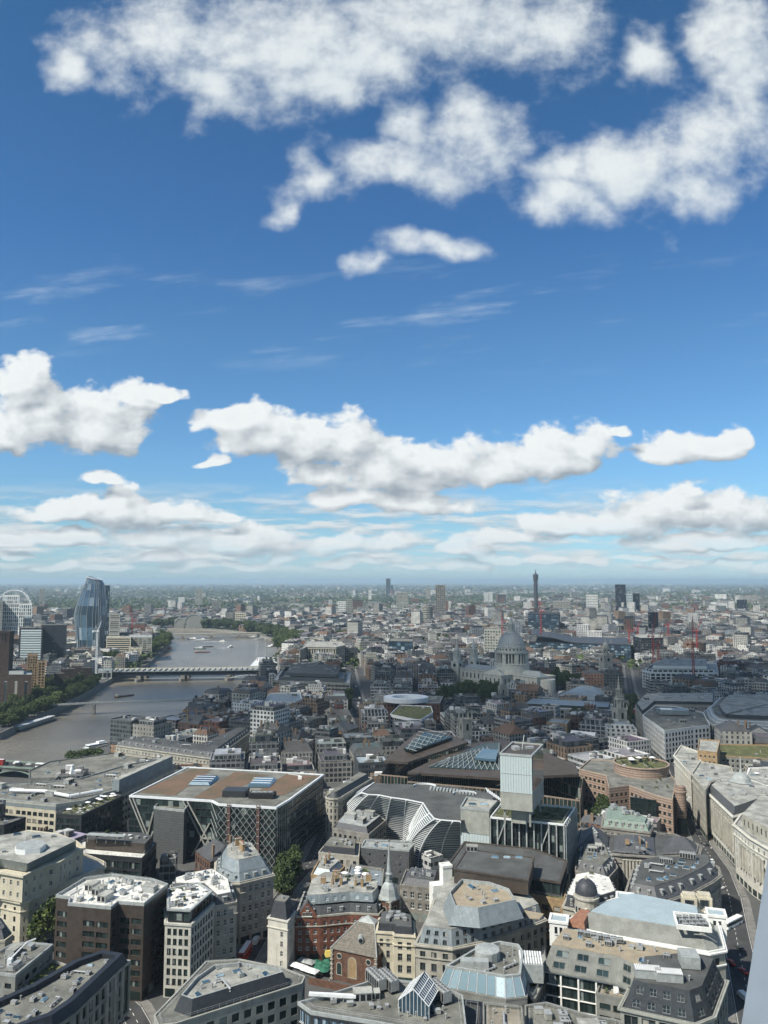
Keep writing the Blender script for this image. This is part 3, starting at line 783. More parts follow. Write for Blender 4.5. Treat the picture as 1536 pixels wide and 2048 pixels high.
# curved cream stone block: lower tier, then the upper tier with slate roof
lowp = px([(-60,1802),(0,1790),(42,1799),(58,1796),(88,1780),(150,1756),(208,1731),(208,1722),(190,1714),(120,1690),(-60,1690)], 21)
r0, rp, rz = B('cream_stone_building', 'cream stone building with a curved front, stepped terraces and octagonal roof light', lowp, 21, wall='cream', roof='lead', glass='dglass', frame='dframe', bay=5., fh=3.7, ww=.24, wh=.5, top=1.6, bands=((1.6, .9, .9), (5.2, .5, .4)), n=0, bot=3.6, kinds=['planter'])
upp = px([(-60,1748),(0,1743),(46,1751),(62,1743),(90,1731),(117,1724),(135,1712),(146,1705),(167,1696),(150,1683),(112,1668),(56,1662),(-60,1690)], 31)
wm = MB(); wins = []
for i in range(len(upp)):
    if i in front_edges(upp): facade(wm, wins, upp[i], upp[(i + 1) % len(upp)], 20.4, 31, 3.6, 4.6, .3, .42, .5, top=1.2, bot=.3, marg=.5)
    else: wm.quad([(*upp[i], 20.4), (*upp[(i + 1) % len(upp)], 20.4), (*upp[(i + 1) % len(upp)], 31), (*upp[i], 31)])
wm.quad([(*p, 30.6) for p in upp]); wm.build('upper_wall', M['cream'], r0); place_windows(wins, r0, 'sash', M['dglass'], M['frame'], 60)
bm = MB(); bm.ring(offs(upp, -.9), offs(upp, .3), 30.4, 31.2); bm.build('cornice', M['cream'], r0)
sl = px([(-60,1722),(0,1717),(55,1727),(152,1681),(112,1668),(56,1662),(-60,1680)], 35.5)
lo_ = px([(-60,1738),(0,1733),(52,1742),(152,1694),(118,1676),(60,1668),(-60,1690)], 31.3)
tm = MB(); tm.frus(lo_, 31.0, sl, 35.5, 0, 1); tm.build('slate_roof', [M['zinc'], M['lfelt']], r0)
o8 = [P(30 + x, 1690 + y, 36) for x, y in ((0, 8), (10, 1), (35, -3), (55, -2), (62, 5), (50, 14), (20, 18), (2, 16))]
tm = MB(); tm.prism(ccw(o8), 35.5, 37.6, 0, 1); tm.build('roof_light', [M['wmetal'], M['lead']], r0)
scatter(r0, sl, 35.5, 8, ['skylight', 'vent_pipe', 'roof_hatch', 'air_conditioner'], 5)
# dark curved roof, pale stone bays (bottom left corner)
pz = px([(250,1912),(205,1905),(146,1926),(60,1975),(-30,2015),(-30,2070),(20,2070),(66,2052),(104,2040),(148,2010)], 29)
r0, rp, rz = B('office_building', 'office building with a dark blue curved roof band and pale stone bays, near corner', pz, 27, wall='grey', roof='dfelt', glass='gglass', frame='dframe', bay=3.6, fh=4.0, ww=.55, wh=.72, top=.6, ph=.4, n=0, depth=.6)
pz2 = offs(pz, .5); bm = MB(); bm.frus(offs(pz, -.7), 27.1, pz2, 30.0, 0, 0, False); bm.ring(pz2, offs(pz, 2.4), 28.2, 30.05); bm.build('roof_band', M['navy'], r0)
inn = offs(pz, 2.3); rm = MB(); rm.quad([(*p, 28.4) for p in inn]); rm.build('roof', M['felt'], r0)
scatter(r0, inn, 28.4, 26, ['duct', 'air_conditioner', 'vent_pipe', 'skylight', 'water_tank', 'air_conditioner'], 8, sc=.62, marg=0)
a, e = P(253, 1916, 27), P(100, 2050, 27); t = (e - a).normalized(); nn = Vector((-t.y, t.x)); nn = nn if nn.dot(-a) > 0 else -nn; L = (e - a).length; ag = atan2(t.y, t.x); k = 9
for j in range(k):     # projecting stone bays with tall dark panes
    p = a + t * (L * (j + .5) / k) + nn * .8; w = L / k; fm = MB()
    for s_ in (-.42, .42): q_ = p + t * w * s_; fm.box((q_.x, q_.y, 18.2), (.55, 1.7, 15.6), ag)
    fm.box((p.x, p.y, 26.3), (w * .9, 1.9, .8), ag); fm.box((p.x, p.y, 10.6), (w * .9, 1.8, .7), ag); fm.build('stone_bay', M['conc'], r0)
    gm_ = MB(); gm_.box((p.x, p.y, 18.4), (w * .72, .5, 15), ag); gm_.build('bay_window', M['gglass'], r0)
# flat roof with davit arm at the left edge
r0, rp, rz = B('office_block', 'low grey office block with a jib arm on its flat roof at the left edge', px([(-40,1905),(0,1900),(25,1887),(56,1884),(106,1888),(31,1949),(-40,1940)], 27), 27, wall='grey', roof='felt', n=9, seed=12, bay=4, ww=.6, wh=.4, frame='dframe', glass='dglass', cop='lead', sc=.8, fh=3.8)
dv = MB(); a = P(20, 1928, 27); dv.tube([(a.x, a.y, 26), (a.x, a.y, 28.5), (a.x + 3, a.y + 5, 31.5), (a.x + 5, a.y + 7, 31.7)], .25, 6); dv.box((a.x, a.y, 27.4), (1.4, 1.4, 2.6)); dv.build('jib_arm', M['wmetal'], r0)
B('terrace_wing', 'planted lower terrace wing with pale coping in front of the brown granite block', px([(35,1972),(104,1918),(150,1935),(60,1990)], 22), 22, wall='dbrick', roof='grassr', n=5, kinds=['planter'], seed=2, cop='stone', bay=3.2, ww=.45)
B('gabled_building', 'small pale gabled building with slate roof at the left edge below the cream building', px([(-40,1838),(0,1832),(26,1868),(10,1880),(-40,1885)], 22), 22, wall='cream', roof='slate', tiers=((3.5, .3, 2.2, 'slate'),), n=2, kinds=['vent_pipe', 'roof_hatch'], bay=3.5, ww=.3)
# white office with dark top storey, then its mansarded neighbours up the street
r0, rp, rz = B('office_block', 'white framed office block with a dark glazed top storey and roof terrace', px([(330,1845),(382,1848),(428,1806),(398,1786),(330,1800)], 26), 26, wall='beige', roof='wfelt', glass='gglass', frame='dframe', style='two', bay=2.3, fh=3.7, ww=.66, wh=.62, sill=.3, ph=.3, top=.8, n=0, bands=((.8, .7, .35),))
tp = offs(px([(330,1845),(382,1848),(428,1806),(398,1786),(330,1800)], 26), 1.)
wm = MB(); wins = []
for i in range(5): facade(wm, wins, tp[i], tp[(i + 1) % 5], 25.9, 30, 2.4, 4, .8, .75, .5, depth=.2, top=.3)
wm.quad([(*p, 29.8) for p in tp]); wm.build('top_storey', M['dmetal'], r0); place_windows(wins, r0, 'pane', M['gglass'], M['dframe'], 36)
bm = MB(); bm.ring(offs(tp, -.5), offs(tp, .5), 29.9, 30.5); bm.build('roof_edge', M['lead'], r0)
rm = MB(); rm.quad([(*p, 30.05) for p in tp]); rm.build('roof', M['wfelt'], r0)
scatter(r0, tp, 30.05, 22, ['bench_table', 'planter', 'bench_table', 'air_conditioner', 'parasol'], 4, sc=.9, marg=.3)
r0, rp, rz = B('mansard_building', 'pale stone building with a long slate mansard and flat white roof beside the white office', px([(428,1812),(474,1803),(466,1772),(430,1748),(380,1757),(340,1770),(340,1786),(400,1786)], 24), 24, wall='stone', roof='wfelt', glass='dglass', frame='frame', style='sash', bay=2.9, fh=3.6, ww=.45, wh=.6, ph=.6, tiers=((3.6, .5, 1.8, 'slate', dict(bay=5.5, ww=.32, wh=.5, dormer=True)),), n=14, seed=6, bands=((4.6, .4, .4),), sc=.8, kinds=['air_conditioner', 'plant_room', 'chimney_stack', 'skylight', 'vent_pipe'])
r0, rp, rz = B('mansard_building', 'tall stone corner building with a steep two storey zinc mansard above the street', px([(458,1764),(480,1764),(547,1748),(522,1713),(470,1704),(432,1722),(430,1750)], 25.5), 25.5, wall='stone', roof='lfelt', glass='dglass', frame='frame', style='sash', bay=3.0, fh=3.7, ww=.46, wh=.6, ph=.6, tiers=((3.4, .6, 1.6, 'zinc', dict(bay=4.2, ww=.36, wh=.55, dormer=True)), (4.2, .3, 2.4, 'zinc')), n=5, seed=4, bands=((4.9, .45, .5), (1., .5, .7)), kinds=['chimney_stack', 'air_conditioner', 'vent_pipe'])
# triangular block with the dark attic
tp = px([(308,2030),(412,1922),(480,1918),(570,1936),(610,1952),(604,1966),(352,2046),(316,2050)], 25)
r0, rp, rz = B('office_block', 'triangular grey concrete office block with a dark sloping attic and pointed prow', tp, 25, wall='conc', roof='felt', glass='gglass', frame='dframe', style='pane', bay=4.0, fh=3.8, ww=.6, wh=.62, sill=.4, top=1.4, ph=.4, n=0, depth=.5)
at_lo = px([(352,2008),(384,1960),(425,1934),(482,1928),(566,1940),(572,1958),(400,2010)], 25.2); at_hi = px([(362,1990),(392,1955),(428,1930),(482,1925),(560,1937),(566,1944),(470,1972),(385,1998)], 28.6)
at_lo = offs(at_hi, -1.6)
tm = MB(); tm.frus(at_lo, 24.6, at_hi, 28.6, 0, 1, top=False); tm.quad([(*p, 27.6) for p in at_hi], 1); tm.build('attic', [M['dmetal'], M['lfelt']], r0)
tm = MB(); tm.ring(at_hi, offs(at_hi, .4), 27.6, 28.7); tm.build('attic_coping', M['lead'], r0)
scatter(r0, at_hi, 27.6, 13, ['plant_room', 'duct', 'air_conditioner', 'duct', 'skylight', 'vent_pipe'], 21, sc=.85, marg=.3)
# white stair tower with slate cap
tw = px([(536,1834),(575,1842),(591,1822),(556,1816)], 19.5)
r0, rp, rz = B('stone_tower', 'narrow white stone tower block with a steep dark slate cap beside the red brick mansions', tw, 19.5, wall='pstone', roof='felt', glass='dglass', frame='frame', style='sash', bay=3.2, fh=3.2, ww=.3, wh=.55, ph=.5, top=3.2, bot=1.5, bands=((3.6, .35, .35), (.6, .5, .35)), tiers=((6.4, .5, 1.3, 'dslate'),), n=5, seed=3, kinds=['vent_pipe', 'chimney_stack', 'vent_pipe'], sc=.55, gf=False, skip=lambda i, j, nb, nf: i != nb // 2 and nb == 2 or (nb > 2 and i not in (nb // 2,)))
# red brick mansion block
bp = px([(590,1832),(641,1831),(700,1825),(758,1828),(775,1808),(770,1786),(700,1768),(640,1768),(606,1788)], 18)
r0, rp, rz = B('brick_mansion_block', 'red brick mansion block with white windows and two grey slate attic storeys', bp, 18, wall='brick', roof='lfelt', glass='dglass', frame='frame', style='sash', bay=2.6, fh=3.4, ww=.44, wh=.55, cop='stone', top=.9, ph=.7, bands=((4.2, .35, .3),), tiers=((3.8, .8, .9, 'slate', dict(bay=4.4, ww=.26, wh=.5, dormer=True)), (3.2, 1.6, .7, 'zinc', dict(bay=3.4, ww=.4, wh=.6, glass='skyglass'))), n=10, seed=9, kinds=['chimney_stack', 'air_conditioner', 'planter', 'roof_hatch', 'parasol'], sc=.8)
gb = MB()   # gable on the left-hand face
a, c = P(597, 1831, 18), P(633, 1831, 18); mid = (a + c) / 2; nn = Vector((-.1, 1.)); 
def g3(p, z, k=0): return (p.x + nn.x * k, p.y + nn.y * k - .25, z)
gb.quad([g3(a, 17), g3(c, 17), g3(c, 18.6), g3(mid, 23.2), g3(a, 18.6)]); gb.quad([g3(a, 18.6), g3(mid, 23.2), g3(mid, 23.2, 5), g3(a, 18.6, 5)], 1); gb.quad([g3(mid, 23.2), g3(c, 18.6), g3(c, 18.6, 5), g3(mid, 23.2, 5)], 1)
gb.build('gable', [M['brick'], M['slate']], r0)
w_ = win_mesh('two', M['dglass'], M['frame'])
for dx_, z_ in ((-1.3, 18.2), (0, 18.2), (1.3, 18.2), (0, 20.4)): inst('window', w_, r0, (mid.x + dx_, mid.y - .3, z_ + .3), 0, (1.1, 1, 1.5))
# church: brick body, hipped roof, tower with lead dome and spire
FL, FR = P(664, 1895, 11.5), P(752, 1914, 11.5); ax = (FR - FL).normalized(); dp = Vector((-ax.y, ax.x)); BL, BR = FL + dp * 19, FR + dp * 19
body = ccw([FL, FR, BR, BL]); occupy(body); cc = cen(body)
r0 = thing('brick_church', 'small brown brick church with a hipped tile roof and a leaded spire', 'church', (cc.x, cc.y, 0))
mb = MB(); mb.prism(body, 0, 11.5); mb.build('wall', M['dbrick'], r0)
Wd = (FR - FL).length; ang = atan2(ax.y, ax.x)
mb = MB(); hi_ = [FL + ax * (Wd * .36) + dp * 9, FL + ax * (Wd * .74) + dp * 9, FL + ax * (Wd * .74) + dp * 13, FL + ax * (Wd * .36) + dp * 13]
lo_ = offs(body, -.5); lo_ = [FL - ax * .5 - dp * .5, FR + ax * .5 - dp * .5, BR + ax * .5 + dp * .5, BL - ax * .5 + dp * .5]
mb.frus(lo_, 11.3, hi_, 18.8); mb.build('roof', M['tile'], r0)
mb = MB(); ap = (hi_[0] + hi_[2]) / 2
for i in range(4): mb.quad([(*offs(ccw(hi_), -.15)[i], 18.7), (*offs(ccw(hi_), -.15)[(i + 1) % 4], 18.7), (*ap, 20.8)])
mb.build('roof_cap', M['lead'], r0)
for a_, b_ in ((0, 0), (1, 1), (2, 2), (3, 3)):
    mb = MB(); mb.bar((*lo_[a_], 11.4), (*hi_[b_], 18.9), .35); mb.build('hip_ridge', M['lead'], r0)
def arch(root, c, w, h, frm, gl, ang, dep=.14):
    """round-headed window standing on a wall facing -y before rotation"""
    pts = [(-w / 2, 0), (w / 2, 0)] + [(w / 2 * cos(k * pi / 8), h - w / 2 + w / 2 * sin(k * pi / 8)) for k in range(9)]
    mo = MB(); sc_ = 1 + .45 / w
    def tr(x, z, y): return (c[0] + x * cos(ang) - y * sin(ang), c[1] + x * sin(ang) + y * cos(ang), c[2] + z)
    outp = [(x * sc_, (z - h / 2) * (1 + .4 / h) + h / 2) for x, z in pts]
    n_ = len(pts)
    for i in range(n_):
        j = (i + 1) % n_
        mo.quad([tr(*outp[i], -dep), tr(*outp[j], -dep), tr(*pts[j], -dep), tr(*pts[i], -dep)]); mo.quad([tr(*outp[j], -dep), tr(*outp[i], -dep), tr(*outp[i], 0), tr(*outp[j], 0)])
        mo.quad([tr(*pts[i], -dep), tr(*pts[j], -dep), tr(*pts[j], -.03), tr(*pts[i], -.03)])
    mo.quad([tr(x, z, -.04) for x, z in pts], 1)
    return mo.build('window', [M[frm], M[gl]], root)
def onface(u, z): p = FL + ax * (Wd * u); return (p.x, p.y, z)
arch(r0, onface(.47, 2.2), 3.2, 7.2, 'stone', 'tan', ang); arch(r0, onface(.17, 2.4), 1.9, 4.2, 'stone', 'gglass', ang); arch(r0, onface(.83, 2.4), 1.9, 4.2, 'stone', 'gglass', ang)
for u in (.17, .83):
    p = onface(u, 9.); ml = MB()
    rg = [(p[0] + cos(k * pi / 8) * 1.0 * ax.x, p[1] + cos(k * pi / 8) * 1.0 * ax.y - .12, p[2] + sin(k * pi / 8)) for k in range(16)]; ml.tube(rg + rg[:2], .17, 5, 0, False)
    ml.quad([(a_, b_ + .06, z_) for a_, b_, z_ in rg], 1); ml.build('round_window', [M['stone'], M['gglass']], r0)
for cpt in (FL, FR):
    q_ = MB()
    for k in range(13): q_.box((cpt.x, cpt.y, .5 + k * .86), (.75 if k % 2 else 1.15, .75 if k % 2 else 1.15, .44), ang)
    q_.build('quoin', M['stone'], r0)
p = FL + ax * (Wd * .55) + dp * 4.2; ml = MB(); ml.tube([(p.x, p.y - 2.2, 15.0), (p.x, p.y + 2, 15.0)], 1.05, 12, 0); ml.tube([(p.x, p.y - 2.28, 15.0), (p.x, p.y - 2.2, 15.0)], .75, 12, 1); ml.build('roof_oculus', [M['lead'], M['black']], r0)
T = PY(778, 1830, 327); tc_ = Vector((T.x, T.y)); tq = rect(tc_, 6.2, 6.2, ang - .25)
mb = MB(); mb.prism(tq, 0, 21.2); mb.build('tower', M['dbrick'], r0); occupy(tq)
mb = MB(); mb.ring(offs(tq, -.35), offs(tq, .3), 20.7, 21.4)
for cpt in tq:
    for k in range(18): mb.box((cpt.x, cpt.y, 5.5 + k * .86), (.7 if k % 2 else 1.05, .7 if k % 2 else 1.05, .44), ang - .25)
mb.build('tower_quoin', M['stone'], r0)
for i in front_edges(tq):
    m_ = (tq[i] + tq[(i + 1) % 4]) / 2; e = tq[(i + 1) % 4] - tq[i]; arch(r0, (m_.x, m_.y, 13.5), 1.9, 5.2, 'stone', 'black', atan2(e.y, e.x))
mb = MB(); mb.lathe((tc_.x, tc_.y, 21.4), [(4.3, 0), (4.2, .4), (3.7, 1.4), (3.4, 2.6), (3.0, 4.0), (2.2, 5.4), (1.35, 6.2), (1.1, 6.6)], 8, 0, pi / 8 + ang, pi / 8 + ang + 2 * pi); mb.build('lead_dome', M['lead'], r0)
mb = MB(); mb.lathe((tc_.x, tc_.y, 28), [(1.5, 0), (1.5, .3), (1.0, .3), (1.0, 2.6), (1.5, 2.7), (1.2, 3.1), (.95, 3.4), (.12, 15.2), (.12, 15.4)], 8, 0)
for k in range(4): mb.bar((tc_.x + 1.15 * cos(k * pi / 2), tc_.y + 1.15 * sin(k * pi / 2), 28.1), (tc_.x + 1.15 * cos(k * pi / 2), tc_.y + 1.15 * sin(k * pi / 2), 30.8), .3)
mb.build('spire', M['lead'], r0)
mb = MB(); mb.lathe((tc_.x, tc_.y, 43.3), [(.1, 0), (.42, .4), (.42, .7), (.1, 1.1), (.05, 2.6), (.001, 2.7)], 8, 0); mb.build('finial', M['bronze'], r0)
# cream stone pair right of the church
B('stone_building', 'narrow cream stone building with projecting bays and dark roof box right of the church', px([(753,1862),(786,1864),(788,1868),(830,1871),(828,1842),(790,1830),(758,1835)], 18.5), 18.5, wall='cream', roof='dfelt', glass='dglass', frame='gframe', style='sash', bay=3.2, fh=4.0, ww=.5, wh=.62, bands=((4.0, .4, .4), (.8, .4, .4)), tiers=((3.2, .9, .25, 'dslate'),), n=7, seed=2, kinds=['air_conditioner', 'duct', 'water_tank', 'air_conditioner'], sc=.7)
r0, rp, rz = B('stone_building', 'large pale stone building with zinc mansard windows, zinc drum and sandy roof terraces', px([(831,1886),(905,1895),(962,1883),(1036,1859),(1092,1838),(1062,1806),(985,1782),(905,1770),(868,1800),(858,1832)], 18), 18, wall='stone', roof='lfelt', glass='dglass', frame='gframe', style='two', bay=3.6, fh=4.2, ww=.48, wh=.68, bands=((.9, .5, .7), (4.8, .4, .35)), tiers=((6.0, .8, 1.6, 'zinc', dict(bay=3.6, fh=3.0, ww=.46, wh=.6, cap=60)),), n=0)
dr = px([(898,1850),(960,1856),(1048,1836),(1030,1806),(985,1790),(915,1782),(885,1815)], 24.2); dh = offs(dr, 2.6)
tm = MB(); tm.frus(dr, 24.1, dh, 30, 0, 1, top=False); tm.quad([(*p, 28.8) for p in dh], 1); tm.build('zinc_drum', [M['zinc'], M['sand']], r0)
tm = MB(); tm.ring(dh, offs(dh, .4), 28.8, 30.2); tm.build('drum_coping', M['lead'], r0)
pt = px([(1046,1818),(1090,1826),(1080,1838),(1058,1836)], 24.6); tm = MB(); tm.prism(offs(pt, .3), 24.2, 24.42); tm.build('paved_terrace', M['sand'], r0)
scatter(r0, dh, 28.8, 9, ['plant_room', 'roof_hatch', 'vent_pipe', 'skylight'], 3); scatter(r0, px([(1050,1812),(1085,1822),(1075,1835),(1055,1832)], 24.2), 24.2, 4, ['roof_hatch', 'vent_pipe'], 2)
# white stair tower behind
wp = rect(PY(892, 1800, 345), 4.2, 4.2, .3); c = cen(wp); r0 = thing('stair_tower', 'bright white rendered stair tower with stepped flank behind the zinc roof', 'tower', (c.x, c.y, 0)); occupy(wp)
mb = MB(); mb.prism(wp, 0, 27.5); mb.prism(rect(Vector((c.x - 4.2, c.y - 1.2)), 4.6, 5, .3), 0, 20.5); mb.prism(rect(Vector((c.x + 4.2, c.y - .6)), 4.2, 4.4, .3), 0, 19.6); mb.build('wall', M['white'], r0)
mb = MB(); mb.ring(offs(wp, -.2), offs(wp, .35), 27.2, 28.2); mb.build('parapet', M['white'], r0)
inst('window', win_mesh('pane', M['black'], M['dframe']), r0, (c.x + 4.4, c.y - 3.2, 16.5), .3, (1.2, 1, 1.8))
# bottom-centre roof with chillers and pitched glasshouse
cp = px([(596,2003),(622,2022),(760,2044),(935,2075),(925,1990),(880,1968),(755,1956),(655,1988)], 29)
r0, rp, rz = B('office_block', 'low glazed office block before the church with chillers and a pitched glass roof house', cp, 29, wall='dmetal', roof='felt', glass='bglass', frame='wmetal', style='two', bay=2.4, fh=3.9, ww=.86, wh=.86, top=.4, ph=1., cop='lead', n=0, bot=4)
for (x, y) in ((752, 1972), (777, 1974), (880, 1996)):
    a = P(x, y, 28.3); put(r0, 'chiller', a.x, a.y, 28.2, .5, (1.15, 1.15, 1.3))
ga, gb_, gc, gd = P(797, 2016, 29), P(858, 2030, 29), P(878, 1994, 29), P(822, 1980, 29)
gh = MB(); e1, e2 = (ga + gb_) / 2, (gd + gc) / 2; zt = 28.1; ze, zr = 31.2, 35.0
V = lambda p, z: (p.x, p.y, z)
gh.quad([V(ga, zt), V(gb_, zt), V(gb_, ze), V(e1, zr), V(ga, ze)]); gh.quad([V(gd, zt), V(ga, zt), V(ga, ze), V(gd, ze)]); gh.quad([V(gb_, zt), V(gc, zt), V(gc, ze), V(gb_, ze)])
gh.quad([V(gc, zt), V(gd, zt), V(gd, ze), V(e2, zr), V(gc, ze)])
nrows = 9
gh.quad([V(ga, ze), V(e1, zr), V(e2, zr), V(gd, ze)], 0); gh.quad([V(e1, zr), V(gb_, ze), V(gc, ze), V(e2, zr)], 0)
gh.build('glass_house', M['bglass'], r0)
gh = MB()
for k in range(nrows + 1):
    s_ = k / nrows; l1, l2 = ga.lerp(gd, s_), e1.lerp(e2, s_); l3 = gb_.lerp(gc, s_)
    gh.bar(V(l1, ze + .05), V(l2, zr + .05), .22 if k in (0, nrows) else .12); gh.bar(V(l2, zr + .05), V(l3, ze + .05), .22 if k in (0, nrows) else .12)
for s_ in (0, .33, .66, 1.):
    for a_, b_, x_, y_ in ((ga, e1, gd, e2), (e1, gb_, e2, gc)):
        z_ = ze + (zr - ze) * s_ if a_ is ga else zr + (ze - zr) * s_
        gh.bar(V(a_.lerp(b_, s_), z_ + .07), V(x_.lerp(y_, s_), z_ + .07), .2)
for k in range(9): q_ = ga.lerp(gb_, k / 8); gh.bar(V(q_, zt), V(q_, ze + (zr - ze) * (1 - abs(k / 4 - 1))), .14)
gh.build('glazing_bar', M['wmetal'], r0)
for x, y, s_ in ((725, 1998, .9), (745, 1995, .7)): a = P(x, y, 28.1); put(r0, 'plant_room', a.x, a.y, 28, .1, s_)
a = P(716, 1993, 29); put(r0, 'satellite_dish', a.x, a.y, 29.4, 0, .9, .9)
dk = MB()
a, e = P(618, 1994, 29), P(712, 1999, 29); dk.bar(V(a, 29.9), V(e, 29.9), 1.0, .8); dk.build('roof_beam', M['wmetal'], r0)
scatter(r0, px([(640,2008),(760,2028),(860,2045),(905,2040),(905,2010),(760,2010),(650,1998)], 28.1), 28.1, 22, ['air_conditioner', 'duct', 'vent_pipe', 'vent_pipe', 'roof_hatch', 'water_tank', 'vent_pipe'], 15, .15, .1, .7)
# blue glazed attic building
bp = px([(893,1933),(925,1914),(960,1893),(1000,1884),(1036,1890),(1046,1905),(1040,1950),(1010,1953),(955,1943)], 27)
bp2 = px([(885,1978),(905,1940),(960,1900),(1005,1888),(1045,1893),(1060,1905),(1052,2000),(1010,2000),(940,1990)], 22)
r0, rp, rz = B('office_block', 'office block with a sloping sky blue glazed attic and a roof full of plant', offs(bp, -2.2), 21.5, wall='grey', roof='felt', glass='gglass', frame='dframe', bay=3.5, fh=3.8, ww=.6, n=0, ph=.6)
lo2 = offs(bp, -1.6); tm = MB(); tm.frus(lo2, 21.2, bp, 27, 0, 1, top=False); tm.quad([(*p, 26.3) for p in bp], 1); tm.build('attic_wall', [M['grey'], M['felt']], r0)
gl = MB(); fr_ = MB()
for i in range(len(bp)):
    a, b_ = Vector(bp[i]), Vector(bp[(i + 1) % len(bp)]); m_ = (a + b_) / 2
    if i in front_edges(bp) and (b_ - a).length > 4 and m_.y < P(960, 1935, 27).y + 3:
        c_, e_ = Vector(lo2[i]), Vector(lo2[(i + 1) % len(bp)]); o_ = (Vector((m_.x, m_.y)) * -1).normalized() * .25
        k = max(2, int((b_ - a).length / 2.2))
        for j in range(k):
            s0, s1 = (j + .06) / k, (j + .94) / k
            g = [(*(c_.lerp(e_, s0) + o_), 21.6), (*(c_.lerp(e_, s1) + o_), 21.6), (*(a.lerp(b_, s1) + o_), 26.6), (*(a.lerp(b_, s0) + o_), 26.6)]
            gl.quad(g); 
        for j in range(k + 1): fr_.bar((*(c_.lerp(e_, j / k) + o_ * 1.3), 21.4), (*(a.lerp(b_, j / k) + o_ * 1.3), 26.8), .16)
gl.build('attic_glazing', M['skyglass'], r0); fr_.build('glazing_bar', M['wmetal'], r0)
tm = MB(); tm.ring(offs(bp, -.25), offs(bp, .5), 26.4, 27.3); tm.build('parapet', M['lead'], r0)
a = P(975, 1912, 27); mb = MB(); mb.lathe((a.x, a.y, 26.3), [(4.2, 0), (4.2, 3), (3.9, 3.2), (.001, 3.6)], 14); mb.box((a.x - 5, a.y - 6, 27.5), (9, 3, 2.4), -.1); mb.build('plant_housing', M['lead'], r0)
scatter(r0, bp, 26.3, 12, ['duct', 'vent_pipe', 'air_conditioner', 'duct', 'vent_pipe'], 31, .6, .2, .7)
lv = rect(P(1061, 1919, 26), 7.5, 9.5, -.12); lm = MB(); lm.prism(lv, 21, 26.5)
lm2 = MB(); fx = lv[1] - lv[0]; fy = lv[3] - lv[0]
for k in range(9):
    for h in (0, 1): s_ = lv[0] + fx * (k + .5) / 9 + fy * (.26 + h * .48); lm2.box((s_.x, s_.y, 26.75), (fx.length / 9 * .55, fy.length * .4, .35), -.12)
lm.build('louvre_housing', M['lead'], r0); lm2.build('louvre', M['wpaint'], r0)
B('infill_block', 'narrow dark glass infill building between the blue glazed attic and the dark mansard block', px([(1050,1935),(1082,1902),(1090,1890),(1096,1950),(1072,2000),(1050,1990)], 20), 20, wall='dmetal', roof='lfelt', glass='bglass', frame='wmetal', bay=2.5, ww=.8, wh=.8, n=4, seed=3, kinds=['parasol', 'planter', 'bench_table'])
# bottom row roofs between the chiller block and the dark mansard block
B('office_block', 'small blue roofed office block along the bottom edge below the sky blue attic', px([(925,1998),(965,2004),(960,2075),(905,2075)], 24), 24, wall='bronze', roof='dfelt', n=3, glass='bglass', frame='wmetal', bay=3, ww=.7, seed=7, kinds=['plant_room', 'duct'], cop='navy')
B('office_block', 'grey office block at the bottom edge with two dark windows and rooftop pipes', px([(966,2004),(1044,2012),(1050,2085),(966,2085)], 24), 24, wall='grey', roof='gravel', n=6, frame='dframe', bay=4, ww=.4, wh=.7, seed=5, kinds=['duct', 'duct', 'vent_pipe'], sc=.8)
B('office_block', 'low grey block at the bottom edge with two square rooftop tanks and a pale duct', px([(1050,2010),(1092,2004),(1180,2030),(1240,2040),(1240,2090),(1050,2090)], 20), 20, wall='grey', roof='felt', n=6, frame='dframe', bay=3, ww=.7, seed=8, kinds=['plant_room', 'water_tank', 'duct', 'air_conditioner'])
# dark slate mansard office, left wing then right wing
lw = px([(1090,1934),(1196,1957),(1262,1975),(1330,1975),(1330,1905),(1110,1868)], 24)
lw = offs(px([(1104,1884),(1237,1907),(1300,1935),(1384,1916),(1368,1900),(1290,1886),(1220,1870),(1129,1852)], 30.5), -2.7)
r0, rp, rz = B('slate_office_block', 'dark slate office block with two rows of mansard windows, pale pilasters and a gravel roof', lw, 23, wall='white', roof='sand', glass='gglass', frame='dframe', style='four', bay=6.2, fh=3.8, ww=.9, wh=.95, top=.6, ph=.6, cop='grey', bands=((.7, .6, .6),), depth=.7,
  tiers=((7.2, .4, 2.2, 'grey', dict(bay=6.2, fh=3.5, ww=.55, wh=.55, style='two', frame='gframe', cap=40)),), n=10, seed=11, kinds=['air_conditioner', 'air_conditioner', 'roof_hatch', 'duct', 'vent_pipe', 'skylight'], sc=.9)
a, e = P(1165, 1874, 30.5), P(1245, 1890, 30.5)
for k in range(7): q_ = a.lerp(e, k / 6) + Vector((0, 2.5)); put(r0, 'air_conditioner', q_.x, q_.y, 30.2, -.2, .8)
rw = offs(px([(1267,1953),(1378,1975),(1403,1966),(1426,1912),(1376,1900),(1290,1908)], 31), -3.3)
r0, rp, rz = B('slate_office_block', 'darker slate office block with steep sloping walls, square windows and louvred roof plant', rw, 23, wall='conc', roof='dfelt', glass='dglass', frame='gframe', style='two', bay=4.4, fh=4.2, ww=.8, wh=.92, ph=.6, cop='conc', bands=((.7, .7, .7),), depth=.6,
  tiers=((7.6, .6, 2.6, 'dmetal', dict(bay=4.4, fh=3.7, ww=.52, wh=.52, style='sash', frame='gframe', cap=40)),), n=2, seed=2, kinds=['vent_pipe'])
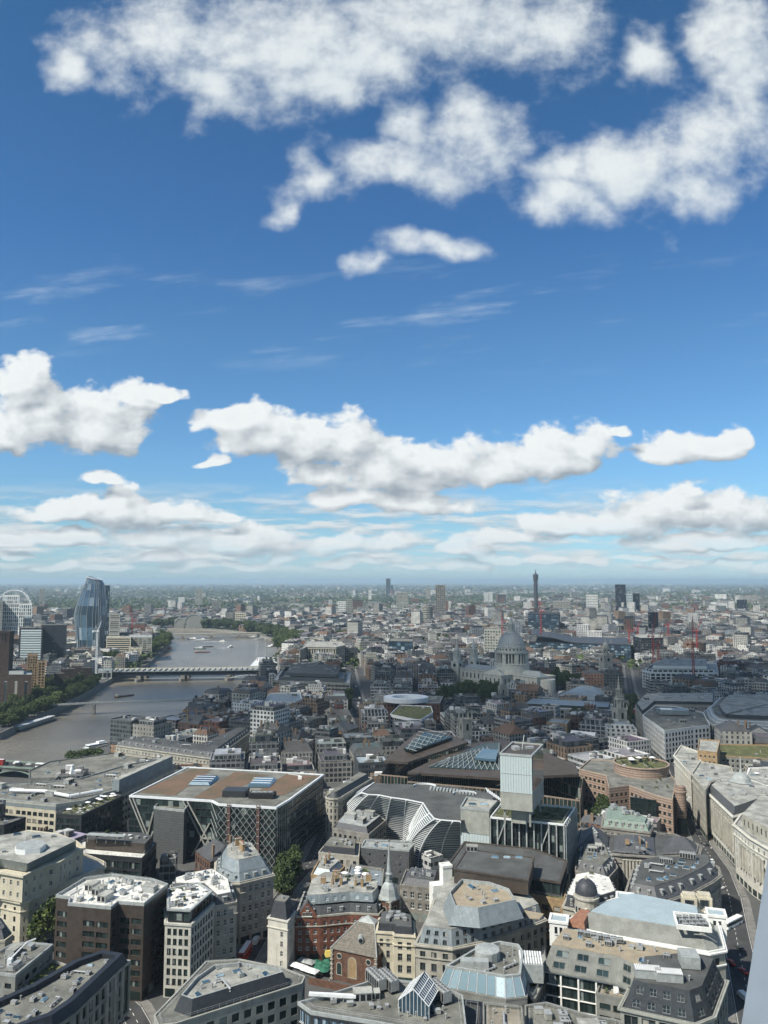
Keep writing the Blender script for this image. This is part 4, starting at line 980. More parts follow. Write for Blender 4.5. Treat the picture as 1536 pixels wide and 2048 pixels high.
for x, y in ((1295, 1948), (1338, 1955)):
    a = P(x, y, 31); lb = MB(); lb.box((a.x, a.y, 31.6), (7.6, 3.2, 2.6), -.16)
    for k in range(14): q_ = a + Vector((cos(-.16), sin(-.16))) * (-3.5 + k * .54); lb.box((q_.x, q_.y - .2, 33.0), (.24, 3.4, .3), -.16, 1)
    lb.build('louvred_plant', [M['lead'], M['wpaint']], r0)
a = P(1378, 1925, 31); lb = MB(); lb.box((a.x, a.y, 32.2), (5.5, 6.5, 3.4), -.16); lb.build('plant_room', M['lead'], r0)
tr = px([(1190,1962),(1250,1974),(1262,1950),(1240,1935),(1198,1930)], 22); c = cen(tr)
r1, q1, z1 = B('roof_terrace', 'paved roof terrace with white tables between the two slate office blocks', px([(1192,1985),(1255,1998),(1262,1962),(1205,1952)], 20.5), 20.5, wall='grey', roof='sand', n=14, kinds=['bench_table', 'bench_table', 'planter'], seed=5, sc=.75, glass='gglass', bay=4, ww=.8, wh=.5, frame='dframe')
# pale block with the blue metal roof
bp = px([(1122,1846),(1216,1868),(1418,1903),(1450,1897),(1434,1834),(1418,1822),(1292,1796),(1246,1790),(1180,1812)], 23)
r0, rp, rz = B('stone_hall', 'pale stone block with a grey sloping roof around a light blue metal roof', bp, 23, wall='stone', roof='blueroof', glass='dglass', frame='gframe', bay=4, fh=4.3, ww=.34, wh=.6, cop='white', ph=.9, bands=((1.1, .5, .8), (5.5, .4, .4)), tiers=((4.4, 1.6, 5.6, 'grey'),), n=0)
a = P(1384, 1848, 28); pit = rect(a, 11, 11, -.25); pm = MB(); pm.ring(offs(pit, -.3), offs(pit, .3), 28, 29.6); pm.build('plant_enclosure', M['white'], r0)
for k in range(12): q_ = a + Vector((-3.5 + (k % 4) * 2.4, -3 + (k // 4) * 3)); put(r0, 'air_conditioner', q_.x, q_.y, 28.4, -.25, .75)
tt = px([(1136,1845),(1170,1852),(1184,1826),(1160,1822)], 24.5); tm = MB(); tm.frus(tt, 23.2, offs(tt, .5), 25.6); tm.build('tiled_roof', M['terra'], r0)
for x, y in ((1118, 1840), (1250, 1795), (1432, 1828)):
    q_ = rect(P(x, y, 25), 6.4, 6.4, -.3); pv = MB(); pv.prism(q_, 17, 25.4); pv.build('pavilion', M['white'], r0)
    pv = MB(); pv.ring(offs(q_, -.35), offs(q_, .5), 25, 25.9); pv.quad([(*w, 25.45) for w in offs(q_, .5)], 1); pv.build('pavilion_cornice', [M['white'], M['blueroof']], r0)
    for i in front_edges(q_):
        e = q_[(i + 1) % 4] - q_[i]; t = e.normalized(); nn = Vector((t.y, -t.x))
        for s_ in (.36, .64): w = q_[i] + e * s_ + nn * .05; inst('window', win_mesh('pane', M['dglass'], M['frame']), r0, (w.x, w.y, 22.6), atan2(t.y, t.x), (1.1, 1, 2.6))
for x in (1378, 1408):       # two stone belvedere chimneys behind the blue roof
    q_ = rect(P(x, 1806, 25), 5.2, 4, -.25); c = cen(q_)
    bl = thing('stone_chimney', 'open stone chimney arch, the %s of a pair behind the blue metal roof' % ('left' if x < 1390 else 'right'), 'chimney', (c.x, c.y, 0)); bl['group'] = 'stone chimney arches'
    mb = MB(); mb.prism(q_, 0, 23)
    for cx_ in q_: mb.box((cx_.x * .86 + c.x * .14, cx_.y * .86 + c.y * .14, 25), (1.0, 1.0, 4.2), -.25)
    mb.box((c.x, c.y, 27.3), (5.6, 4.4, .8), -.25); mb.box((c.x, c.y, 28.2), (4.6, 3.4, 1.1), -.25); mb.build('wall', M['cream'], bl)
# ------------------------------------------------------------------ second row
# long brown building with tan brick base
r0, rp, rz = B('brown_office_block', 'long brown office block with a tan brick base, glazed band and dark flat roofs', px([(888,1762),(1076,1790),(1128,1800),(1140,1748),(1066,1722),(928,1708)], 20), 20, wall='tan', roof='grassr', glass='dglass', frame='dframe', bay=4.2, fh=4, ww=.6, wh=.42, n=4, kinds=['planter'], seed=3, cop='tan')
g = px([(896,1752),(1070,1780),(1120,1788),(1134,1744),(1064,1718),(930,1704)], 20.5); tm = MB(); wins = []
for i in range(len(g)): facade(tm, wins, g[i], g[(i + 1) % len(g)], 19.6, 25, 4, 5, .9, .8, .5, depth=.15)
tm.quad([(*p, 25) for p in g], 1); tm.build('glazed_storey', [M['dmetal'], M['dfelt']], r0); place_windows(wins, r0, 'four', M['gglass'], M['dframe'], 30)
u = px([(908,1738),(1056,1761),(1068,1716),(934,1699)], 30.5); tm = MB(); tm.prism(u, 24.8, 30.5, 0, 1); tm.build('attic', [M['bronze'], M['dfelt']], r0)
tm = MB(); tm.ring(offs(u, -.3), offs(u, .5), 30, 30.8); tm.ring(offs(g, -.5), offs(g, .5), 24.6, 25.4); tm.build('roof_edge', M['bronze'], r0)
for x in (990, 1014, 1038): a = P(x, 1715, 30.5); put(r0, 'skylight', a.x, a.y, 30.4, -.15, .9)
a = P(924, 1732, 30.5); put(r0, 'satellite_dish', a.x, a.y - .5, 29.5, 0, 1.6, 1.4)
a = P(945, 1704, 30.5); put(r0, 'plant_room', a.x, a.y + 2, 30.4, -.1, .8)
# domed corner building
r0, rp, rz = B('domed_building', 'stone corner building with a dark green dome, slate mansard and white roof terrace', px([(1126,1812),(1168,1822),(1190,1822),(1240,1806),(1226,1775),(1180,1762),(1146,1768)], 20), 20, wall='stone', roof='wfelt', glass='dglass', frame='frame', style='sash', bay=3.2, fh=4, ww=.42, wh=.6, bands=((.8, .5, .6),), tiers=((5.2, .5, 1.2, 'dslate', dict(bay=3.6, ww=.32, wh=.5, dormer=True)),), n=10, kinds=['bench_table', 'planter', 'bench_table'], seed=4, sc=.7)
a = P(1173, 1802, 24); mb = MB(); mb.lathe((a.x, a.y, 14), [(4.6, 0), (4.6, 11.5), (5.1, 11.6), (5.1, 12.2), (4.4, 12.3), (4.4, 13.2)], 16); mb.build('drum', M['stone'], r0)
mb = merge(MB()); mb.lathe((a.x, a.y, 27.2), [(4.4 * cos(k * pi / 16), 5.4 * sin(k * pi / 16)) for k in range(9)], 18); merge(mb).build('dome', M['dslate'], r0, True)
mb = MB(); mb.lathe((a.x, a.y, 32.4), [(.7, 0), (.7, .6), (.3, .9), (.1, 1.6), (.001, 1.7)], 8); mb.build('finial', M['stone'], r0)
for k in range(10): an = -pi + k * pi / 9; inst('window', win_mesh('pane', M['dglass'], M['frame']), r0, (a.x + 4.62 * cos(an), a.y + 4.62 * sin(an), 21.5), an + pi / 2, (1.1, 1, 2.6))
# curved stone block at the junction
r0, rp, rz = B('curved_stone_building', 'curved stone building with a slate mansard rounding the road junction', px([(1249,1792),(1318,1806),(1384,1784),(1424,1763),(1441,1750),(1436,1732),(1412,1722),(1335,1728),(1290,1730),(1266,1738)], 19), 19, wall='dstone', roof='dfelt', glass='dglass', frame='frame', style='sash', bay=3.2, fh=4, ww=.4, wh=.58, bands=((.9, .5, .7), (5, .4, .5)), tiers=((5.4, .6, 3.6, 'slate', dict(bay=6.5, ww=.24, wh=.42, dormer=True)),), n=9, seed=7, kinds=['air_conditioner', 'skylight', 'chiller', 'duct', 'skylight', 'plant_room'], sc=.85)
# classical hall with temple roof
r0, rp, rz = B('classical_hall', 'weathered classical stone hall with balustrade, hipped slate roofs and columned front', px([(1150,1696),(1240,1708),(1310,1712),(1398,1708),(1402,1690),(1350,1668),(1270,1660),(1160,1656)], 18), 18, wall='dstone', roof='dfelt', glass='dglass', frame='gframe', bay=3.6, fh=4.6, ww=.34, wh=.55, n=0, bands=((.9, .6, .7), (4, .4, .5)))
for qd, zr in (([(1158,1690),(1215,1698),(1218,1668),(1162,1660)], 24), ([(1322,1706),(1394,1703),(1390,1682),(1330,1676)], 23), ([(1225,1700),(1310,1708),(1308,1672),(1232,1668)], 21.5)):
    tm = MB(); hip(tm, px(qd, 18.5), 17.8, zr, .35); tm.build('hipped_roof', M['slate'], r0)
a, e = P(1165, 1662, 23), P(1212, 1667, 23)
for k in range(4): q_ = a.lerp(e, .5) + Vector((0, (k - 1.5) * 3)); tm = MB(); tm.lathe((q_.x, q_.y, 22.5), [(.6, 0), (.5, 1.5), (.9, 1.7), (.001, 2.6)], 8); tm.build('roof_vent', M['lead'], r0)
a, e = P(1245, 1709, 18), P(1312, 1713, 18)
for k in range(11): q_ = a.lerp(e, k / 10) + Vector((0, -1.2)); tm = MB(); tm.lathe((q_.x, q_.y, 3), [(.8, 0), (.65, 12.5), (.9, 13)], 10); tm.build('column', M['stone'], r0)
scatter(r0, px([(1230,1700),(1305,1706),(1300,1672),(1240,1670)], 21), 20.5, 8, ['air_conditioner', 'skylight', 'chimney_stack', 'plant_room'], 6, sc=.7)
r0, rp, rz = B('stone_building', 'weathered stone building with a green copper roof and a row of round headed dormers', px([(1203,1652),(1300,1664),(1306,1650),(1236,1622),(1208,1624)], 21), 21, wall='dstone', roof='copper', glass='dglass', frame='frame', style='sash', bay=3.4, fh=4.2, ww=.4, wh=.55, tiers=((4.6, .4, 2.4, 'copper', dict(bay=3.4, ww=.42, wh=.5, dormer=True)),), n=3, kinds=['plant_room', 'air_conditioner'], seed=2, bands=((.9, .5, .5),))
r0, rp, rz = B('stone_building', 'grey stone building with a steep slate roof and lit skylight beside the white columns', px([(1150,1740),(1215,1758),(1236,1735),(1222,1702),(1155,1700)], 17), 17, wall='dstone', roof='felt', glass='dglass', frame='gframe', bay=3.4, tiers=((5, .5, 3, 'slate', dict(bay=5, ww=.24, wh=.4, dormer=True)),), n=5, kinds=['skylight', 'air_conditioner', 'plant_room'], seed=9, sc=.7)
# ---- glass block with white columns and raised sky box
z1 = 37
q = px([(981,1633),(1128,1648),(1150,1614),(1005,1602)], z1)
r0, rp, rz = B('glass_office_block', 'dark glass block with tall white columns, garden roof and a raised white panelled box', q, z1, wall='dmetal', roof='grassr', glass='gglass', frame='dframe', style='two', bay=3.6, fh=4.1, ww=.93, wh=.86, bot=0, top=.3, n=12, kinds=['planter'], seed=5, cop='wmetal', gf=False, cap=90)
for i in front_edges(q):
    a, b_ = Vector(q[i]), Vector(q[(i + 1) % 4]); L = (b_ - a).length
    if L < 8: continue
    t = (b_ - a) / L; nn = Vector((t.y, -t.x)); k = int(round(L / 3.6))
    for j in range(k + 1):
        p = a + t * (L * j / k) + nn * .7
        cm = MB(); cm.box((p.x, p.y, z1 / 2 - .2), (.6, .7, z1 - .5), atan2(t.y, t.x))
        if j % 3 == 1 and j < k:
            p2 = p + t * (L / k)
            zz_ = 26 if j % 2 else 8
            cm.bar((p.x, p.y, zz_), (p2.x, p2.y, zz_ + 9), .5)
        cm.build('column', M['lead'], r0)
zs = 60
PB = [PY(1000, 1500, 372), PY(1063, 1500, 367), PY(1086, 1500, 392), PY(1026, 1500, 398)]; pb = ccw([Vector((p.x, p.y)) for p in PB])
mb = MB(); mb.prism(pb, 51.5, 68.5, 0, 2, False); mb.prism(pb, 43.5, 51.5, 1, 1, True, False); mb.build('sky_box', [M['pglass'], M['conc'], M['bronze']], r0)
mb = MB(); mb.ring(offs(pb, -.25), offs(pb, .4), 68.2, 69.2)
for i in range(4):
    a, b_ = Vector(pb[i]), Vector(pb[(i + 1) % 4]); t = (b_ - a).normalized(); nn = Vector((t.y, -t.x)); L = (b_ - a).length; k = 10
    for zz_ in (51.5, 60): mb.bar((*(a + nn * .05), zz_), (*(b_ + nn * .05), zz_), .16)
mb.build('box_trim', M['lead'], r0)
mb = MB()
for i in range(4):
    a, b_ = Vector(pb[i]), Vector(pb[(i + 1) % 4]); t = (b_ - a).normalized(); nn = Vector((t.y, -t.x))
    for j in range(1, 12): p = a.lerp(b_, j / 12) + nn * .03; mb.bar((*p, 51.5), (*p, 68.4), .09)
mb.build('panel_joint', M['gframe'], r0)
mb = MB()
mb.quad([(*(Vector(pb[1]).lerp(Vector(pb[2]), .03) + Vector((.25, -.05))), 52.5), (*(Vector(pb[1]).lerp(Vector(pb[2]), .97) + Vector((.25, -.05))), 52.5), (*(Vector(pb[1]).lerp(Vector(pb[2]), .97) + Vector((.25, -.05))), 68), (*(Vector(pb[1]).lerp(Vector(pb[2]), .03) + Vector((.25, -.05))), 68)]); mb.build('box_window', M['bglass'], r0)
mb = MB()
for p in offs(pb, 1.5): mb.box((p.x, p.y, 40.2), (.8, .8, 7.6))
mb.prism(offs(pb, 4), 36.5, 43.5); mb.build('box_leg', M['conc'], r0)
a = cen(pb); mb = MB(); mb.tube([(a.x, a.y, 68.4), (a.x + 1.5, a.y + 2, 75)], .18, 6); mb.box((a.x - 3, a.y, 69.3), (3, 4, 1.6), .2); mb.box((a.x + 4, a.y + 2, 69.1), (4, 2, 1.2), .2); mb.build('roof_mast', M['metal'], r0)
q2 = px([(921,1616),(978,1622),(994,1604),(933,1596)], 38.5); occupy(q2)
mb = MB(); mb.prism(q2, 0, 27, 0, 0); mb.prism(q2, 27, 38.3, 1, 2); mb.build('panelled_wing', [M['pglass'], M['conc'], M['lfelt']], r0)
mb = MB(); mb.ring(offs(q2, -.2), offs(q2, .4), 38, 39.2); mb.build('wing_parapet', M['lead'], r0)
mb = MB()
for i in front_edges(q2):
    a, b_ = Vector(q2[i]), Vector(q2[(i + 1) % 4]); t = (b_ - a).normalized(); nn = Vector((t.y, -t.x))
    for j in range(1, 10): p = a.lerp(b_, j / 10) + nn * .03; mb.bar((*p, 4), (*p, 27), .09)
    for zz_ in (12, 19.5, 27): mb.bar((*(a + nn * .04), zz_), (*(b_ + nn * .04), zz_), .14)
mb.build('panel_joint', M['gframe'], r0)
for x in (945, 968): a = P(x, 1609, 38.5); put(r0, 'skylight', a.x, a.y, 38.3, -.1, 1.2)
# ---- building with curved louvred facades
ZT, ZB = 33., 3.
top = [P(x, y, ZT) for x, y in ((748, 1566), (722, 1586), (735, 1590), (757, 1591), (782, 1596), (812, 1600), (846, 1607), (858, 1626), (868, 1638), (880, 1641), (905, 1643), (921, 1644))]
bot = [P(x, y, ZB) for x, y in ((690, 1632), (682, 1650), (695, 1668), (725, 1678), (770, 1688), (806, 1694), (812, 1700), (809, 1712), (812, 1724), (836, 1734), (880, 1738), (921, 1738))]
back = px([(985,1592),(930,1568)], ZT)
c = cen(top); r0 = thing('louvred_office_block', 'office block with two bulging curved facades wrapped in thin pale louvres', 'building', (c.x, c.y, 0))
allp = ccw(top + [P(985, 1610, ZT), P(995, 1588, ZT), P(900, 1572, ZT)]); occupy(ccw(bot + [P(985, 1610, ZT), P(990, 1588, ZT), P(760, 1566, ZT)]))
rm = MB(); rm.quad([(*p, ZT) for p in allp]); rm.build('roof', M['zinc'] if False else M['dfelt'], r0)
def prof(i, k):     # bulging section: k from 0 (roof edge) to 1 (foot)
    p = top[i].lerp(bot[i], sin(k * pi / 2) ** .95); return Vector((p.x, p.y, ZT + (ZB - ZT) * k))
NK = 26
gl = MB()
for i in range(len(top) - 1):
    for k in range(NK): gl.quad([prof(i, (k + 1) / NK), prof(i + 1, (k + 1) / NK), prof(i + 1, k / NK), prof(i, k / NK)])
gl.build('curved_glazing', M['lglass'], r0)
lm = MB()
for k in range(1, NK):
    for i in range(len(top) - 1):
        a, b_ = prof(i, k / NK), prof(i + 1, k / NK); n_ = Vector((-(b_ - a).y, (b_ - a).x, 0)); n_ = n_.normalized() * .55
        if n_.dot(Vector((a.x, a.y, 0))) > 0: n_ = -n_
        u_ = Vector((0, 0, .2)); lm.quad([a + n_ * .3 - u_, b_ + n_ * .3 - u_, b_ + n_ * 1.3 + u_, a + n_ * 1.3 + u_]); lm.quad([a + n_ * 1.3 + u_, b_ + n_ * 1.3 + u_, b_ + n_ * .3 + u_, a + n_ * .3 + u_])
lm.build('louvre', M['wmetal'], r0)
for i in range(len(top)):
    rb = MB()
    for k in range(NK):
        a, b_ = prof(i, k / NK), prof(i, (k + 1) / NK); o_ = Vector((-a.x, -a.y, 0)).normalized() * .7; rb.bar(a + o_, b_ + o_, .45)
    rb.build('rib', M['wmetal'], r0)
rm = MB()
for a, b_ in zip(top, top[1:]): rm.bar((*a, ZT + .3), (*b_, ZT + .3), .5)
rm.build('roof_edge', M['wmetal'], r0)
for k in range(14): a = P(862 + k * 6.5, 1578 + k * .8, ZT); tm = MB(); tm.box((a.x, a.y, ZT + .5), (1.1, 5.5, .9), -.2); tm.build('roof_louvre', M['lead'], r0)
for (x, y) in ((850, 1576), (930, 1592)): a = P(x, y, ZT); tm = MB(); tm.lathe((a.x, a.y, ZT), [(7, 0), (7, 1.1), (6.6, 1.1), (6.6, .2)], 20, 0, .3, 2.9); tm.build('roof_upstand', M['wmetal'], r0)
sb2 = MB(); s0 = P(975, 1605, ZT); 
for k in range(9): sb2.bar((s0.x + k * 1.1, s0.y - 3, ZT + 6 - k * .75), (s0.x + k * 1.1, s0.y + 6, ZT + 6 - k * .75), .5, .15)
sb2.build('corner_louvre', M['wmetal'], r0)
# ---- station block with diagrid front and red-brown roof
z = 31.5
q = px([(260,1591),(424,1601),(437,1608),(552,1615),(579,1599),(647,1549),(376,1534)], z); occupy(q); c = cen(q)
r0 = thing('station_office_block', 'big dark glass office block with white diagonal bracing and a rust red planted roof', 'building', (c.x, c.y, 0))
Qp = lambda x, y: P(x, y, z)
wm = MB(); wins = []
for i in range(len(q)):
    if i in front_edges(q): facade(wm, wins, q[i], q[(i + 1) % len(q)], 0, z - .8, 3.3, 3.9, .93, .86, .4, top=.3, depth=.15)
    else: wm.quad([(*q[i], 0), (*q[(i + 1) % len(q)], 0), (*q[(i + 1) % len(q)], z - .8), (*q[i], z - .8)])
wm.build('wall', M['dmetal'], r0); place_windows(wins, r0, 'pane', M['gglass'], M['dframe'], 90)
rm = MB(); rm.quad([(*p, z - .3) for p in offs(q, .3)]); rm.build('roof', M['felt'], r0)
rm = MB(); rm.ring(offs(q, -.35), offs(q, .6), z - .9, z + .2); rm.build('parapet', M['wmetal'], r0)
def patch(pts, m, zz=.0, nm='sedum_bed'):
    pm = MB(); pm.prism(px(pts, z), z - .3, z - .18 + zz); pm.build(nm, M[m], r0)
patch([(275,1584),(350,1590),(425,1538),(384,1537)], 'sedum'); patch([(388,1594),(428,1597),(535,1549),(470,1543)], 'sedum'); patch([(510,1585),(568,1590),(640,1551),(572,1548)], 'sedum'); patch([(440,1602),(550,1609),(572,1595),(470,1590)], 'felt', .03)
for (x, y) in ((408, 1563), (524, 1567)):
    a = P(x, y, z); tm = MB(); tm.box((a.x, a.y, z + .9), (13, 17, 1.6), -.12, 0, (.8, .9)); tm.build('roof_light', M['bglass'], r0)
    tm = MB()
    for k in (-1, 0, 1): tm.box((a.x, a.y + k * 5, z + 1.75), (12, .5, .3), -.12)
    tm.build('roof_light_rib', M['wmetal'], r0)
a = P(472, 1590, z); tm = MB(); tm.box((a.x, a.y, z + 1.6), (13, 9, 3.4), -.1); tm.build('plant_room', M['dmetal'], r0)
a = P(525, 1594, z); tm = MB(); tm.box((a.x, a.y, z + 1.2), (14, 7, 2.4), -.1); tm.build('plant_enclosure', M['black'], r0)
for k in range(4): put(r0, 'air_conditioner', a.x - 4.5 + k * 3, a.y, z + 1.2, -.1, 1.)
a = P(600, 1558, z); tm = MB(); tm.tube([(a.x, a.y, z), (a.x, a.y, z + 2), (a.x - 7, a.y, z + 3)], .2, 5); tm.box((a.x, a.y, z + .8), (2.2, 2, 1.6)); tm.build('cleaning_cradle', M['wpaint'], r0)
# diagonals: large on the left, fine lattice on the front
def on(A, B_, s_, h, o=.5):
    A = Vector(A); B_ = Vector(B_); t = (B_ - A).normalized(); nn = Vector((t.y, -t.x)); nn = nn if nn.dot(-A) > 0 else -nn
    p = A.lerp(B_, s_) + nn * o; return (p.x, p.y, h)
A, B_ = Qp(260, 1591), Qp(424, 1601)
for lines in (((0, z - 1, .30, 2), (.30, z * .42, .22, 2), (.045, z - 1, .33, 2), (.3, z * .75, .18, 0), (.33, z * .35, .5, z * .7)), ((.66, z - 1, .98, 4), (.71, z - 1, .99, 9), (.98, z * .62, .78, 2), (.98, z * .38, .86, 0), (.9, z * .37, 1., z * .37))):
    for s0, h0, s1, h1 in lines: bm = MB(); bm.bar(on(A, B_, s0, h0), on(A, B_, s1, h1), .75); bm.build('brace', M['conc'], r0)
A2, B2 = Qp(437, 1608), Qp(552, 1615)
bm = MB(); NX, NH = 9, 7
for k in range(-NH, NX):
    for s_ in (1, -1):
        # each diagonal crosses NH cells of height while moving NH cells sideways
        x0, x1 = k / NX, (k + NH) / NX; h0, h1 = 0., 1.
        if s_ < 0: h0, h1 = 1., 0.
        c0, c1 = max(0, x0), min(1, x1)
        if c1 - c0 < .01: continue
        f0, f1 = (c0 - x0) / (x1 - x0), (c1 - x0) / (x1 - x0)
        bm.bar(on(A2, B2, c0, (h0 + (h1 - h0) * f0) * (z - 1)), on(A2, B2, c1, (h0 + (h1 - h0) * f1) * (z - 1)), .19)
bm.build('diagrid', M['metal'], r0)
bm = MB()
for k in range(7): bm.bar(on(Qp(424, 1601), A2, 0, z - 1 - k * 4.4), on(Qp(424, 1601), A2, 1, z - 8 - k * 4.4 if k < 5 else 0.5), .26); bm.bar(on(B2, Qp(579, 1599), .15 * k, z - 1), on(B2, Qp(579, 1599), min(1, .15 * k + .12), 0), .2)
for k in range(8): bm.bar(on(Qp(579, 1599), Qp(647, 1549), 0, z - 2 - k * 3.9, .3), on(Qp(579, 1599), Qp(647, 1549), 1, z - 2 - k * 3.9, .3), .14)
bm.build('corner_brace', M['lead'], r0)
for s_ in (.19, .70):
    bm = MB(); bm.bar(on(A2, B2, s_ - .022, 0, .9), on(A2, B2, s_ - .022, z + 1, .9), .35); bm.bar(on(A2, B2, s_ + .022, 0, .9), on(A2, B2, s_ + .022, z + 1, .9), .35)
    for k in range(9): bm.bar(on(A2, B2, s_ - .022, 2 + k * 3.6, .95), on(A2, B2, s_ + .022, 2 + k * 3.6, .95), .3, .3, 1)
    bm.bar(on(A2, B2, s_, 0, .7), on(A2, B2, s_, z, .7), 1.2, .2, 0); bm.build('steel_mast', [M['rust'], M['lead']], r0)
st = px([(308,1617),(368,1624),(378,1612),(385,1604),(330,1597)], 27); occupy(st)
mb = MB(); mb.prism(st, 0, 27, 0, 1); mb.build('stair_drum', [mat('grey_mesh_screen', (.075, .08, .08), .5, .2, .6, stripes=(1.3, 'z', .14, (.12, .125, .125))), M['felt']], r0)
mb = MB(); mb.ring(offs(st, -.15), offs(st, .3), 26.8, 28.2)
a = cen(st); mb.box((a.x, a.y, 28), (9, 3, 2.4), -.15); mb.build('stair_drum_parapet', M['lead'], r0)
# ---- left: long white-roofed block with cream windows, dark glass block in front with a planted terrace
lw = px([(-40,1592),(30,1600),(112,1608),(170,1600),(213,1584),(243,1577),(350,1527),(318,1518),(255,1528),(160,1556),(60,1566),(-40,1572)], 25)
r0, rp, rz = B('white_roofed_office', 'long cream office block by the river with a white plant covered roof and ribbon windows', lw, 25, wall='cream', roof='felt', glass='dglass', frame='dframe', bay=3.6, fh=4.2, ww=.74, wh=.5, top=3.6, n=44, kinds=['duct', 'air_conditioner', 'plant_room', 'duct', 'vent_pipe', 'antenna', 'skylight'], seed=14, cop='lead', bands=((3.4, 2.0, .15),), bandm='zinc')
for (x0, y0, x1, y1) in ((20, 1580, 90, 1582), (90, 1582, 140, 1592), (140, 1592, 205, 1580)):
    a, e = P(x0, y0, 26), P(x1, y1, 26); tm = MB(); tm.tube([(*a, 25.9), (*e, 25.9)], 1.0, 8); tm.build('duct', M['wmetal'], r0)
ba, be = P(238, 1580, 25), P(345, 1530, 25); tm = MB(); t = (be - ba).normalized(); nn = Vector((-t.y, t.x)) * 4.5
tm.prism(ccw([ba, be, be + nn, ba + nn]), 24, 31, 0, 1); tm.build('plant_screen', [M['zinc'], M['lfelt']], r0)
for k in range(7): p = ba.lerp(be, .05 + k * .15) + nn * .5; put(r0, 'antenna', p.x, p.y, 31, k, .9)
a = P(144, 1538, 27); tm = MB(); tm.lathe((a.x, a.y, 24), [(2.0, 0), (.05, 6)], 4, 0); tm.build('white_cone', M['wpaint'], r0)
r0, rp, rz = B('dark_glass_block', 'dark glass office block with an orange and green planted roof terrace', px([(112,1627),(163,1630),(246,1591),(212,1586),(150,1606)], 23), 23, wall='dmetal', roof='grassr', glass='gglass', frame='dframe', style='two', bay=3, fh=3.7, ww=.86, wh=.7, n=22, kinds=['planter', 'planter', 'bench_table', 'parasol'], seed=3, sc=.9, cop='dmetal')
r0, rp, rz = B('dark_glass_block', 'low dark office block with a brown attic, pergola garden and pale terrace strip', px([(160,1706),(284,1716),(313,1686),(290,1676),(180,1676),(160,1682)], 18.5), 18.5, wall='dmetal', roof='wfelt', glass='gglass', frame='dframe', style='two', bay=3.2, fh=3.7, ww=.88, wh=.72, n=0, cop='dmetal')
u = px([(165,1690),(292,1700),(310,1682),(288,1674),(180,1672)], 20); tm = MB(); tm.prism(offs(u, 1.2), 18, 22.5, 0, 1); tm.build('attic', [M['brown'], M['dfelt']], r0)
scatter(r0, offs(u, 1.5), 22.5, 10, ['planter', 'planter', 'bench_table', 'roof_hatch'], 6)
a, e = P(175, 1672, 25), P(250, 1676, 25); tm = MB(); tm.bar((*a, 26), (*e, 26), 3.5, .2); 
for k in range(5): p = a.lerp(e, k / 4); tm.bar((*p, 22), (*p, 26), .2)
tm.build('pergola', M['lead'], r0)
B('dark_glass_block', 'small dark glass block at the left edge in front of the cream ribbon windows', px([(-30,1650),(8,1650),(52,1634),(10,1630),(-30,1634)], 21), 21, wall='dmetal', roof='felt', glass='gglass', frame='dframe', bay=2.8, ww=.85, wh=.7, n=3, seed=4)
B('dark_glass_block', 'taller dark slab cut by the left edge beside the river office', px([(-40,1610),(8,1608),(12,1600),(-40,1600)], 29), 29, wall='navy', roof='dfelt', glass='gglass', frame='dframe', bay=2.8, ww=.85, wh=.7, n=0)
B('low_riverside_building', 'low dark riverside building with flat grey roofs and a pale roof light', px([(58,1556),(200,1552),(300,1512),(230,1505),(100,1522),(58,1540)], 13), 13, wall='grey', roof='felt', glass='gglass', frame='dframe', bay=3, n=6, seed=5, kinds=['skylight', 'plant_room', 'skylight', 'roof_hatch'])
# ---- bronze edged glass wedges
def wedge(label, ptop, zt, plo, zl, m_roof, seed):
    q = px(plo, zl); c = cen(q); r0 = thing('bronze_office_block', label, 'building', (c.x, c.y, 0)); occupy(q)
    wm = MB(); wins = []
    for i in range(len(q)): facade(wm, wins, q[i], q[(i + 1) % len(q)], 0, zl, 2.4, 6, .86, .9, .5, top=.6, bot=3, depth=.3)
    wm.build('wall', M['pbronze'], r0); place_windows(wins, r0, 'pane', M['gglass'], M['dframe'], 60)
    return r0, q
def slab(r0, pts, mt, nm='roof'):
    """pts: (px, py, z) top surface; makes a 1.6 m thick sloping slab"""
    v = [(*P(x, y, zz), zz) for x, y, zz in pts]; mb = MB(); mb.quad(v); mb.quad([(a, b_, c_ - 1.6) for a, b_, c_ in reversed(v)])
    for i in range(len(v)): a, b_ = v[i], v[(i + 1) % len(v)]; mb.quad([(a[0], a[1], a[2] - 1.6), (b_[0], b_[1], b_[2] - 1.6), b_, a])
    return mb.build(nm, mt, r0)
r0, q = wedge('bronze framed wedge with a sloping diagrid glass roof, the one nearer the river', None, 0, [(762,1548),(815,1553),(936,1520),(940,1490),(838,1470),(790,1505)], 26, '', 1)
slab(r0, [(769,1521,29), (816,1524,29), (937,1484,36), (893,1466,38), (838,1461,38), (794,1497,33)], M['bronze'])
slab(r0, [(826,1500,34.2), (905,1474,38.5), (850,1463,38.8), (808,1496,34.6)], M['gglass'], 'roof_glazing')
mb = MB()
for k in range(7):
    a = P(815 + k * 13, 1500 - k * 4, 35 + k * .55); e = P(815 + k * 13 + 12, 1480 - k * 2.4, 37.5); mb.bar((*a, 35.6 + k * .55), (*e, 38.6), .3)
    a = P(812 + k * 5, 1497 - k * 5, 35); e = P(834 + k * 10, 1500 - k * 4, 36); mb.bar((*a, 35.4 + k * .6), (*e, 35.3 + k * .6), .3)
mb.build('roof_lattice', M['lead'], r0)
r0, q = wedge('larger bronze framed wedge with a sloping diagrid glass roof behind the louvred block', None, 0, [(815,1562),(1000,1578),(1160,1600),(1166,1555),(1060,1520),(1010,1500),(900,1520)], 24, '', 2)
